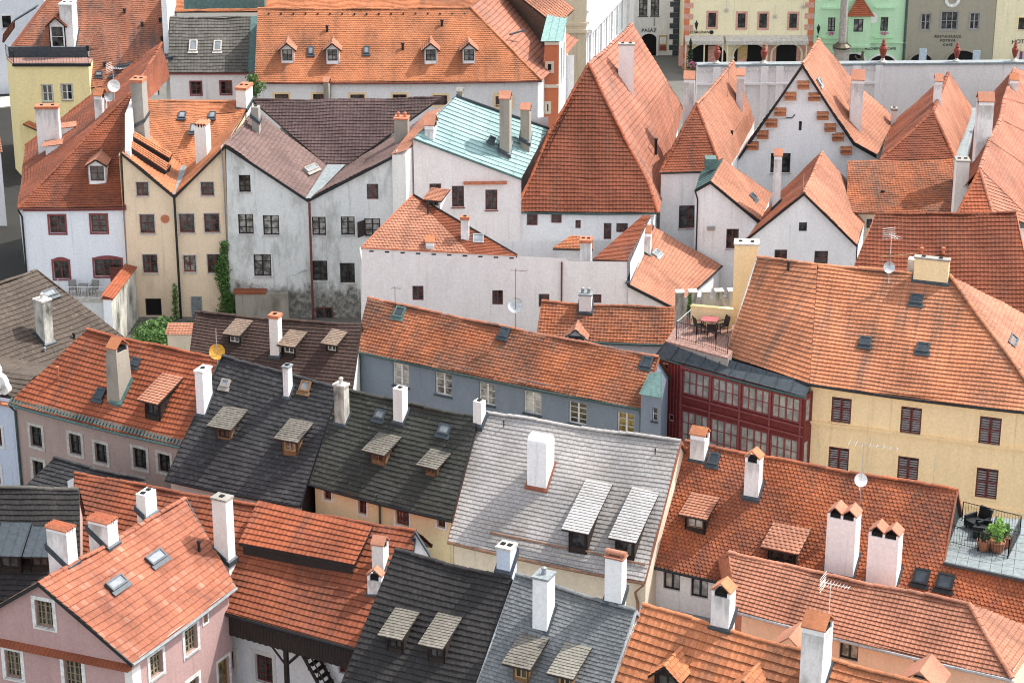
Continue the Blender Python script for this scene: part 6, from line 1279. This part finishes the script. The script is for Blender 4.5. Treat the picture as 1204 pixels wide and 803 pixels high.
lettering(h, 'RESTAURANT ●' if False else 'RESTAURANT', e2, 245, 288, 26, A, B); q = V(*e2(350,288), A, B); h.mb('emblem', 'black_metal').prism([q-Vector((0,.04,0))+Vector((.2*math.cos(t*math.pi/8),0,.2*math.sin(t*math.pi/8))) for t in range(16)], Vector((0,.03,0)))
for i in range(5):
    p = V(*e2(100+i*260,470), A, B); h.mb('brick_panel', 'pinkstone').box(hor(p)+Vector((-.45,-.03,.3)), Vector((.9,0,0)), Vector((0,.03,0)), ZV*2.0)
def lantern(h, zf, x, y, A, B):
    q = V(*zf(x,y), A, B)+Vector((0,-.7,0)); mb = MB(); mb.tube([q+Vector((0,.7,-1)), q+Vector((0,.2,-.9)), q+Vector((0,0,-.45))], .05, 6); mb.lathe(q, [(.07,-.45),(.17,.05),(.2,.08),(.09,.22),(.03,.4)], 6); h.put('wall_lantern', mb, ['black_metal'])
lantern(h, e2, 212, 205, A, B)
for x, y in ((480,92), (907,150), (1160,62)):
    q = V(*e2(x,y), A, B)+Vector((0,-.12,0)); mb = MB(); mb.tube([q+ZV*.1, q+ZV*1.2], .02, 4)
    for i in range(4): v = Vector((.26*math.cos(i*math.pi/4),0,.26*math.sin(i*math.pi/4))); mb.tube([q-v, q+v], .03, 4)
    h.put('star_light', mb, ['slab'])
for x in (640,): q = V(*e2(625,460), A, B); h.mb('poster', 'yellowwood').box(q+Vector((-.45,-.1,-.7)), Vector((.9,0,0)), Vector((0,.06,0)), ZV*1.4)
h.done()
# mint hotel
h = H('mint green cafe house with tiled bay window between the cream restaurant and grey house', 1005, 60, 0)
e3 = zc(940,0,7.506); SC[e3] = 7.506; gw = st(fr='black_metal', sur='mint', sw=.14, nx=2, ny=3, sill=None, pane='curtain')
A, B = block(h, 955.5, 1064, SQ, 'mint', [(e3, gw, [(283,220,90,150), (748,216,92,148), (285,-55,90,150), (748,-55,92,148), (520,-60,90,150)])])
for x, y in ((283,220), (748,216)):
    q = V(*e3(x,y), A, B); h.mb('moulding', 'mint').box(q+Vector((-1.0,-.25,1.6)), Vector((2.0,0,0)), Vector((0,.247,0)), ZV*.14); h.mb('moulding', 'mint').box(q+Vector((-.9,-.25,-1.35)), Vector((1.8,0,0)), Vector((0,.247,0)), ZV*.12)
    h.mb('flower_box', 'petal').leaves(q+Vector((0,-.2,-.85)), .5, .18, .2, 40, .09)
b0, b1 = V(*e3(410,400), A, B), V(*e3(605,400), A, B); zt = V(*e3(500,125), A, B).z; bay = h.mb('bay', 'mint'); f0, f1 = hor(b0)+Vector((0,-1.0,0)), hor(b1)+Vector((0,-1.0,0))
wall(h, f0, f1, zt, b0.z, [(e3, gw, [(520,228,110,140)])], 'mint', 'bay'); wall(h, f1, hor(b1), zt, b0.z, (), 'mint', 'bay'); wall(h, hor(b0), f0, zt, b0.z, (), 'mint', 'bay'); bay.prism([hor(b0)+ZV*b0.z, f0+ZV*b0.z, f1+ZV*b0.z, hor(b1)+ZV*b0.z], ZV*.05)
ax = (f0+f1)/2; tiles(h.mb('bay_roof', 'red'), [(f0+Vector((-.3,-.25,zt)), f1+Vector((.3,-.25,zt))), (hor(ax)+Vector((-.05,1,zt+1.9)), hor(ax)+Vector((.05,1,zt+1.9)))], 'finebrick', 0)
h.mb('bay_trim', 'mint').box(f0+Vector((-.1,-.1,b0.z-.02)), f1-f0+Vector((.2,0,0)), Vector((0,.097,0)), ZV*.25); 
for cx, w, yt in ((480,190,475), (735,240,488)): arch(h, e3, cx, w, yt, A, B, 'offwhite')
lettering(h, 'ALCHEMIST CAFE', e3, 715, 432, 25, A, B, space=1.05); h.mb('medallion', 'offwhite').prism([V(*e3(652,162), A, B)+Vector((.42*math.cos(t*math.pi/8),-.06,.55*math.sin(t*math.pi/8))) for t in range(16)], Vector((0,.05,0)))
h.mb('moulding', 'mint').box(hor(A)+Vector((0,-.2,V(*e3(715,383),A,B).z)), B-A, Vector((0,.197,0)), ZV*.12); lantern(h, e3, 160, 240, A, B)
pipe(h, [hor(B)+Vector((-.15,-.15,16)), hor(B)+Vector((-.15,-.15,0))], 'greenframe', .09); h.done()
# grey-brown
h = H('olive grey rough plastered restaurant house with a round white medallion', 1110, 60, 0, 'restaurant', 'restaurant')
e4 = zc(1060,0,8.361); SC[e4] = 8.361; ow = st(fr='greyframe', sur='concrete', sw=.14, nx=2, ny=2, sill=None); ow3 = st(fr='greyframe', sur='concrete', sw=.14, nx=3, ny=2, sill=None)
A, B = block(h, 1064.5, 1167, SQ-.2, 'oldgrey', [(e4, ow, [(238,220,116,186), (718,212,116,186)]), (e4, ow3, [(472,208,190,206)])])
q = V(*e4(500,0), A, B); ring = h.mb('medallion', 'whitepaint')
for i in range(20):
    t0_, t1_ = i*math.pi/10, (i+1)*math.pi/10; f = lambda r, t: q+Vector((r*math.cos(t),-.1,r*math.sin(t))); ring.prism([f(.45,t0_), f(.75,t0_), f(.75,t1_), f(.45,t1_)], Vector((0,.09,0)))
for i, (tx, y, s_) in enumerate((('RESTAURACE', 362, 27), ('POTRVÁ', 402, 25), ('CAFÉ', 444, 25))): lettering(h, tx, e4, 455, y, s_, A, B, space=1.25)
for cx, w, yt in ((195,210,530), (600,300,498)): arch(h, e4, cx, w, yt, A, B, 'oldgrey')
h.done()
h = H('pale yellow hotel with curved sign lettering at the top right corner', 1190, 60, 0, 'hotel', 'hotel')
A, B = block(h, 1167.5, 1275, SQ-.1, 'lemon', [(e4, st(fr='black_metal', sur='yellow', sw=.12, nx=2, ny=1), [(1185,235,96,142), (1410,235,96,142)])]); lettering(h, 'HOTEL', e4, 1172, 412, 42, A, B, arc=.10); lettering(h, 'the', e4, 1040, 440, 22, A, B) if False else None
for cx, w, yt in ((990,120,605), (1190,150,600)): arch(h, e4, cx, w, yt, A, B, 'lemon')
for i, m_ in enumerate(('whitepaint', 'winered', 'bluecap')):
    q = V(*e4(1130+i*28,545), A, B); h.mb('flag', m_).box(q+Vector((-.2,-.5,-.5)), Vector((.35,-.1,0)), Vector((0,.03,0)), ZV*1.0)
h.done()
# long pink wall and urns
A, B = hor(PD(819,110,175)), hor(PD(1240,110,176)); t_ = Thing('long_wall', 'long pinkish white wall with panelled left half and grey coping', 'wall', A); u_ = hor(B-A).normalized(); n_ = Vector((u_.y,-u_.x,0)); zt = V(900,78,A,B).z; L = hor(B-A).length
t_.mb('wall', 'pinkwhite').box(A, B-A, -n_*.6, ZV*zt); t_.mb('coping', 'zinc').box(A+n_*.15+ZV*(zt+.003), B-A, -n_*.9, ZV*.18)
px2s = lambda x: (V(x,100,A,B)-A).dot(u_)
for x in (842,872,898,916,948,1006,1032): s_ = px2s(x); t_.mb('pilaster', 'pinkwhite').box(A+u_*(s_-.3)+n_*.003, u_*.6, n_*.22, ZV*(zt-.01))
zl_ = V(900,99,A,B).z; t_.mb('ledge', 'pinkwhite').box(A+n_*.003+ZV*zl_, u_*px2s(1030), n_*.3, ZV*.15); zu = V(900,83,A,B).z
for x in (830,857,885,907,932,1000,1019):
    s_ = px2s(x)
    for i in range(4): t_.mb('swag', 'pinkwhite').tube([A+u_*(s_-.7+i*.35)+n_*.05+ZV*(zu+.1), A+u_*(s_-.52+i*.35)+n_*.05+ZV*(zu-.1), A+u_*(s_-.35+i*.35)+n_*.05+ZV*(zu+.1)], .05, 4)
t_.done()
for x, y, lab in ((842.5,72,'red terracotta urn on the wall before the restaurant, leftmost of the five'), (897.5,72,'red terracotta urn on the wall left of the stepped gable peak'), (1037,75,'large red urn on the wall in front of the mint green house'), (1123.5,76,'slim red urn on the wall before the arch of the olive grey house'), (1191.5,77,'rightmost red urn on the wall, below the hotel lettering')):
    s_ = px2s(x); c = A+u_*s_-n_*.3+ZV*(zt+.185); mb = MB(); k = 1.15 if 'large' in lab else .95
    mb.lathe(c, [(r*k, z*k) for r, z in ((.10,.28),(.14,.36),(.26,.75),(.30,1.0),(.24,1.12),(.12,1.2),(.2,1.26),(.14,1.38),(.09,1.45),(.12,1.55),(.02,1.66))], 12)
    e = Thing('urn', lab, 'urn', c, 'red urns along the wall'); e.put('vase', mb, ['urnred']); m2 = MB(); m2.lathe(c, [(.3*k,0),(.3*k,.08),(.18*k,.14),(.11*k,.28*k)], 12); e.put('foot', m2, ['slab'])
# column on the square
e = Thing('plague_column', 'tall grey stone column on the square in front of the mint green house', 'column', hor(P(988,80,0))); c = hor(P(988,92,0)); D_ = c.y; mb = MB(); zb = PD(988,57,D_).z; zp = PD(988,50,D_).z
mb.lathe(c, [(1.15,0),(1.15,zb*.35),(.75,zb*.4),(.75,zb*.9),(.95,zb)], 8); e.put('pedestal', mb, ['stone']); m2 = MB(); m2.lathe(c, [(.8,zb+.005),(.95,zb+.2),(.55,zp-.1),(.5,zp)], 10); e.put('base_ring', m2, ['bronze']); m3 = MB(); m3.lathe(c, [(.40,zp+.005),(.36,zp+4),(.30,zp+13)], 12); e.put('shaft', m3, ['stone'])
m4 = MB(); f0 = c+Vector((1.6,-.4,0)); m4.tube([f0+ZV*(zb-2.2), f0+Vector((.3,0,zb-1.2)), f0+Vector((.35,0,zb-.5))], .25, 7, r2=.14); m4.lathe(f0+Vector((.38,0,zb-.35)), [(.05,-.15),(.15,0),(.14,.12),(.03,.22)], 8); m4.tube([f0+Vector((.3,-.1,zb-1.0)), f0+Vector((-.2,-.3,zb-.9)), f0+Vector((-.4,-.3,zb-.6))], .08, 5); e.put('statue', m4, ['bronze'])
# menu boards / white sunshades before the grey house
for x, y, lab in ((1085,68,'white upright menu stand before the left arch of the olive house'), (1148,70,'white upright menu stand before the right arch of the olive house')):
    c = hor(P(x,y+10,0)); zt = PD(x,y-10,210).z; q = hor(PD(x,y,210)); e = Thing('menu_stand', lab, 'sign stand', q, 'menu stands on the square'); mb = MB(); mb.box(q+Vector((-.35,0,.5)), Vector((.7,0,0)), Vector((0,.2,0)), ZV*(zt-.5)); e.put('panel', mb, ['bluecap'])
    m2 = MB(); [m2.tube([q+Vector((s_,.1,0)), q+Vector((s_,.1,.6))], .05, 5) for s_ in (-.28,.28)]; e.put('post', m2, ['steel'])
q = hor(PD(811,85,211)); e = Thing('potted_conifer', 'dark cone shaped shrub beside the left end of the long wall', 'shrub', q); mb = MB(); [mb.leaves(q+ZV*(.8+.55*i), .55-.11*i, .5-.1*i, .5, 90, .12) for i in range(5)]; e.put('foliage', mb, ['darkleaf']); m2 = MB(); m2.lathe(q, [(.3,0),(.4,.5),(.36,.52)], 10); e.put('pot', m2, ['terracotta'])
q = hor(PD(814,84,209)); e = Thing('flowering_shrub', 'pink flowering shrub at the left end of the long wall', 'shrub', q); mb = MB(); mb.leaves(q+ZV*1.0, .6, .5, .6, 160, .12); e.put('foliage', mb, ['leaf']); m3 = MB(); m3.leaves(q+ZV*1.25, .62, .52, .5, 90, .09, shell=.95); e.put('blossom', m3, ['petal'])

# ================================================================== terraces, garden, ground
def chair(name, label, p, yaw, mat, group, low=False):
    e = Thing(name, label, 'chair', p, group); c, s_ = math.cos(yaw), math.sin(yaw); X, Y = Vector((c,s_,0)), Vector((-s_,c,0)); H_ = .42; w = .52
    mb = MB(); mb.box(p-X*w/2-Y*w/2+ZV*H_, X*w, Y*w, ZV*.05); e.put('seat', mb, [mat]); mb = MB(); mb.box(p-X*w/2+Y*(w/2-.05)+ZV*(H_+.052), X*w, Y*.05+Y*0, ZV*.5+Y*.12); e.put('backrest', mb, [mat])
    for a in (-1, 1):
        mb = MB(); mb.box(p+X*(a*w/2-.025)-Y*w/2+ZV*(H_+.2), X*.05, Y*w, ZV*.04); mb.tube([p+X*a*w/2-Y*w/2+ZV*.2, p+X*a*w/2-Y*w/2+ZV*(H_+.2)], .025, 4); e.put('armrest', mb, [mat])
        for b in (-1, 1): mb = MB(); q = p+X*a*(w/2-.03)+Y*b*(w/2-.03); mb.tube([q, q+ZV*(H_-.003)], .024, 5); e.put('leg', mb, [mat])
def table(label, p, top, leg, w=.9, d=.9, yaw=0, name='table'):
    e = Thing(name, label, 'table', p); c, s_ = math.cos(yaw), math.sin(yaw); X, Y = Vector((c,s_,0)), Vector((-s_,c,0)); mb = MB(); mb.box(p-X*w/2-Y*d/2+ZV*.7, X*w, Y*d, ZV*.045); e.put('tabletop', mb, [top])
    for a in (-1, 1):
        for b in (-1, 1): mb = MB(); q = p+X*a*(w/2-.06)+Y*b*(d/2-.06); mb.tube([q, q+ZV*.698], .025, 5); e.put('leg', mb, [leg])
T2 = TERR2+.002
table('terrace table with a pink-red top beside the battlements', P(*zz(405,375), T2), 'tablered', 'black_metal', .95, .8, -.25)
chair('armchair', 'grey chair behind the pink-red terrace table', P(*zz(452,330), T2), 0.0, 'chairgrey', 'chairs on the red tiled terrace'); chair('armchair', 'dark chair right of the pink-red terrace table', P(*zz(500,385), T2), -1.2, 'darkwood', 'chairs on the red tiled terrace')
chair('armchair', 'dark chair left of the pink-red terrace table', P(*zz(330,385), T2), 1.9, 'darkwood', 'chairs on the red tiled terrace'); chair('armchair', 'dark chair in front of the pink-red terrace table', P(*zz(420,425), T2), 3.0, 'darkwood', 'chairs on the red tiled terrace')
q = P(*zz(257,318), T2); e = Thing('potted_conifer', 'small green cone shrub in the corner of the red tiled terrace', 'shrub', q); mb = MB(); [mb.leaves(q+ZV*(.45+.3*i), .3-.05*i, .28-.05*i, .3, 110, .07) for i in range(5)]; e.put('foliage', mb, ['leaf']); m2 = MB(); m2.lathe(q, [(.17,0),(.22,.35),(.2,.36)], 10); e.put('pot', m2, ['terracotta'])
T1 = TER_Z+.02
def woven(label, p, yaw):
    e = Thing('armchair', label, 'chair', p, 'black woven armchairs on the grey terrace'); c, s_ = math.cos(yaw), math.sin(yaw); X, Y = Vector((c,s_,0)), Vector((-s_,c,0)); w = .75
    mb = MB(); mb.box(p-X*w/2-Y*w/2+ZV*.15, X*w, Y*w, ZV*.25); e.put('seat', mb, ['black_metal']); mb = MB(); mb.box(p-X*w/2+Y*(w/2-.02)+ZV*.16, X*w, Y*.1, ZV*.75+Y*.16); e.put('backrest', mb, ['black_metal'])
    for a in (-1, 1): mb = MB(); mb.box(p+X*(a*(w/2+.05)-.05)-Y*w/2+ZV*.08, X*.1, Y*w, ZV*.52); e.put('armrest', mb, ['black_metal'])
    mb = MB(); [mb.tube([p+X*a*.33+Y*b*.33, p+X*a*.33+Y*b*.33+ZV*.16], .03, 5) for a in (-1,1) for b in (-1,1)]; e.put('leg', mb, ['black_metal'])
woven('black woven armchair turned away on the grey terrace, nearer the back railing', P(*tz(790,445), T1), -1.0); woven('black woven armchair close behind the potted plants on the grey terrace', P(*tz(835,505), T1), -1.9)
for x, y, r, hh, m_, n_, lab in ((965,640,.36,1.05,'brightleaf',420,'terracotta pot with tall bright green leafy plant on the grey terrace'), (848,630,.32,.42,'darkleaf',170,'terracotta pot with low dark silvery plant, leftmost on the grey terrace'), (1035,600,.30,.6,'leaf',200,'terracotta pot with bushy green plant, rightmost on the grey terrace'), (905,590,.28,.55,'brightleaf',160,'terracotta pot half hidden behind the other pots on the grey terrace')):
    q = P(*tz(x,y), T1); e = Thing('potted_plant', lab, 'potted plant', q, 'potted plants on the grey terrace'); mb = MB(); mb.lathe(q, [(r*.72,0),(r*.95,.3),(r,.42),(r*1.06,.44),(r*1.06,.5),(r*.9,.5),(r*.85,.44)], 14); e.put('pot', mb, ['potclay'])
    m2 = MB(); m2.leaves(q+ZV*(.5+hh*.5), r*1.0, r*1.0, hh*.62, n_, .075); e.put('foliage', m2, [m_])
b0, b1 = BAL; v = b1-b0
chair('garden_chair', 'grey garden chair left of the small table on the white balcony', b0+v*.30-Vector((0,.75,0)), .25, 'chairgrey', 'chairs on the white balcony'); chair('garden_chair', 'grey garden chair right of the small table on the white balcony', b0+v*.68-Vector((0,.75,0)), -.25, 'chairgrey', 'chairs on the white balcony')
table('small square grey table between two chairs on the white balcony', b0+v*.49-Vector((0,.75,0)), 'chairgrey', 'chairgrey', .65, .65, name='side_table')
# garden wall with tile coping
p0, p1 = hor(PD(131,352,136.0)), hor(PD(159,315,142.4)); z0, z1 = PD(131,352,136).z, PD(159,315,142.4).z; t_ = Thing('garden_wall', 'sloping mould stained garden wall with orange tile coping beside the beige house', 'wall', p0); u_ = hor(p1-p0).normalized(); n_ = Vector((u_.y,-u_.x,0))
t_.mb('wall', 'mouldy').prism([p0, p1, p1+ZV*z1, p0+ZV*z0], -n_*.55); cm = t_.mb('coping', 'red'); a, b = p0+ZV*(z0+.05)+n_*.12-u_*.1, p1+ZV*(z1+.05)+n_*.12; tiles(cm, [(a,b),(a-n_*.8+ZV*.22,b-n_*.8+ZV*.22)], 'dormertile', 0); cm.prism([a-ZV*.06, b-ZV*.06, b-n_*.8-ZV*.06, a-n_*.8-ZV*.06], ZV*.05)
t_.mb('end_face', 'cityblue').box(p0-u_*.012, -n_*.55, -u_*.02, ZV*z0); t_.done()
p0, p1 = hor(PD(197,400,126)), hor(PD(229,402,126)); zt = PD(200,393,126).z; t_ = Thing('garden_wall', 'short pale stub wall with tile coping beside the dark brown roof', 'wall', p0); t_.mb('wall', 'cream').box(p0, p1-p0, Vector((0,1.1,0)), ZV*zt); cm = t_.mb('coping', 'salmon'); tiles(cm, [(p0+Vector((-.1,-.12,zt+.02)),p1+Vector((.1,-.12,zt+.02))),(p0+Vector((-.1,1.2,zt+.3)),p1+Vector((.1,1.2,zt+.3)))], 'dormertile', 0); t_.done()
p0 = hor(PD(277,360,141.9)); t_ = Thing('garden_wall', 'low ruined brick wall at the foot of the weathered grey house', 'wall', p0); t_.mb('wall', 'rough').box(p0, Vector((3.6,0,0)), Vector((0,.6,0)), ZV*2.0); t_.mb('coping', 'brick').box(p0+Vector((-.1,-.1,2.003)), Vector((2.2,0,0)), Vector((0,.8,0)), ZV*.15); t_.done()
for x, y, r, hh, lab in ((186,392,1.1,.8,'green shrub in the courtyard garden, in front of the others'), (178,384,1.2,.9,'dense green shrub in the courtyard garden, nearest the mouldy wall'), (193,379,1.1,.8,'green shrub in the courtyard garden below the arched doorway'), (207,386,1.0,.7,'lower green shrub in the courtyard garden, nearest the stub wall'), (168,392,1.0,1.0,'tall green shrub in the courtyard garden corner')):
    q = P(x,y,0); q = hor(PD(x,y,136+ (392-y)*.25)); zc_ = PD(x,y,q.y).z; e = Thing('shrub', lab, 'shrub', hor(q), 'shrubs in the courtyard garden'); mb = MB(); zc_ = max(.8, zc_); mb.leaves(hor(q)+ZV*zc_*.6, r, r*.9, max(hh, zc_*.55), 620, .13); e.put('foliage', mb, ['leaf']); m2 = MB()
    [m2.tube([hor(q)+Vector((.1*a,0,0)), hor(q)+Vector((.3*a,.2*a,zc_*.7))], .04, 5) for a in (-1,0,1)]; e.put('stem', m2, ['darkwood'])
# ivy
wA, wB = hor(PD(150,330,142.8)), hor(PD(269,330,142.8)); c = V(268,370,wA,wB); e = Thing('climbing_plant', 'tall green creeper climbing the corner between beige and grey houses', 'creeper', hor(c)-Vector((0,.2,0))); mb = MB(); m2 = MB(); zt = V(266,285,wA,wB).z; 
for i in range(60):
    z = zt*i/59; w = (.95-.42*(z/zt))*(.85+.25*math.sin(z*2.3)); mb.leaves(hor(c)+Vector((-.1+.14*math.sin(z*1.4),-.35,z)), w, .33, .3, 60, .085)
m2.tube([hor(c)+Vector((0,-.2,0)), hor(c)+Vector((.1,-.2,zt*.5)), hor(c)+Vector((0,-.2,zt*.95))], .06, 5); e.put('foliage', mb, ['leaf']); e.put('stem', m2, ['darkwood'])
q = PD(297,100,171.2); e = Thing('climbing_plant', 'dark creeper hanging at the left end of the long white building', 'creeper', hor(q)); mb = MB(); [mb.leaves(q+Vector((random.uniform(-.8,.9),-.1,random.uniform(-2.2,.7))), .5, .25, .4, 40, .12) for _ in range(16)]; e.put('foliage', mb, ['leaf']); m2 = MB(); m2.tube([hor(q), q], .06, 5); e.put('stem', m2, ['darkwood'])
q = hor(PD(207,372,142.2)); e = Thing('climbing_plant', 'small creeper at the foot of the black downpipe on the beige house', 'creeper', q); mb = MB(); [mb.leaves(q+ZV*(.3+.35*i), .4-.03*i, .25, .3, 60, .08) for i in range(7)]; e.put('foliage', mb, ['leaf']); m2 = MB(); m2.tube([q, q+ZV*2.2], .04, 5); e.put('stem', m2, ['darkwood'])
# ground
mb = MB(); mb.poly([Vector((-900,-40,0)), Vector((900,-40,0)), Vector((900,1600,0)), Vector((-900,1600,0))]); g = bpy.data.objects.new('ground', mb.mesh('ground', ['cobble'], (0,0,0))); COL.objects.link(g); g['kind'] = 'structure'
mb = MB(); z_ = .12; a = [P(-40,131,z_), P(28,123,z_), P(26,112,z_), P(-40,118,z_)]; mb.prism(a, -ZV*.12); lm = MB(); lm.poly([Vector((-60,140,.004)), Vector((-31.5,140,.004)), Vector((-40,205,.004)), Vector((-75,205,.004))]); g = bpy.data.objects.new('lane', lm.mesh('lane', ['lanestone'], (0,0,0))); COL.objects.link(g); g['kind'] = 'structure'  # lane sheet over the cobble, dark because its shade is painted in
g = bpy.data.objects.new('pavement', mb.mesh('pavement', ['slab'], (0,0,0))); COL.objects.link(g); g['kind'] = 'structure'
mb = MB(); c = hor(PD(195,388,138))
for _ in range(9000):
    p = Vector((c.x+random.uniform(-4.5,4.8), random.uniform(131,142), 0)); h_ = random.uniform(.06,.22); d_ = Vector((random.gauss(0,.05), random.gauss(0,.05), h_)); mb.add([tuple(p), tuple(p+Vector((.03,0,0))), tuple(p+d_)], [(0,1,2)])
g = bpy.data.objects.new('grass', mb.mesh('grass', ['grassblade'], (0,0,0))); COL.objects.link(g); g['kind'] = 'stuff'; g['label'] = 'patch of rough green grass in the courtyard'; g['category'] = 'grass'
# ================================================================== light and camera
SUN_AZ, SUN_EL = rad(21), rad(53)
wd = bpy.data.worlds.new('World'); S.world = wd; wd.use_nodes = True; nt = wd.node_tree; bg = nt.nodes['Background']; sk = nt.nodes.new('ShaderNodeTexSky'); sk.sky_type = 'NISHITA'; sk.sun_disc = False
sk.sun_elevation = SUN_EL; sk.sun_rotation = math.atan2(math.cos(SUN_AZ), math.sin(SUN_AZ)); sk.air_density = 1.0; sk.dust_density = 2.0
hs = nt.nodes.new('ShaderNodeHueSaturation'); hs.inputs['Saturation'].default_value = .28; nt.links.new(sk.outputs[0], hs.inputs['Color']); nt.links.new(hs.outputs[0], bg.inputs['Color']); bg.inputs['Strength'].default_value = SKY
sd = bpy.data.lights.new('sun', 'SUN'); sd.energy = SUN; sd.angle = rad(.53); sd.color = (1, .95, .87); so = bpy.data.objects.new('sun', sd); COL.objects.link(so)
tosun = Vector((math.cos(SUN_AZ)*math.cos(SUN_EL), math.sin(SUN_AZ)*math.cos(SUN_EL), math.sin(SUN_EL))); so.rotation_euler = tosun.to_track_quat('Z', 'Y').to_euler(); so.location = (60, 120, 90)
cd = bpy.data.cameras.new('camera'); co = bpy.data.objects.new('camera', cd); COL.objects.link(co); co.location = CAM; co.rotation_euler = (math.pi/2-PT, 0, 0)
cd.sensor_width = 36; cd.lens = FP/IW*36; cd.clip_start = 1; cd.clip_end = 3000; S.camera = co
S.view_settings.view_transform = 'Standard'; S.view_settings.look = 'None'; S.view_settings.gamma = 1; S.view_settings.exposure = EXPO
S.render.engine = 'CYCLES'; S.cycles.filter_width = 1.1
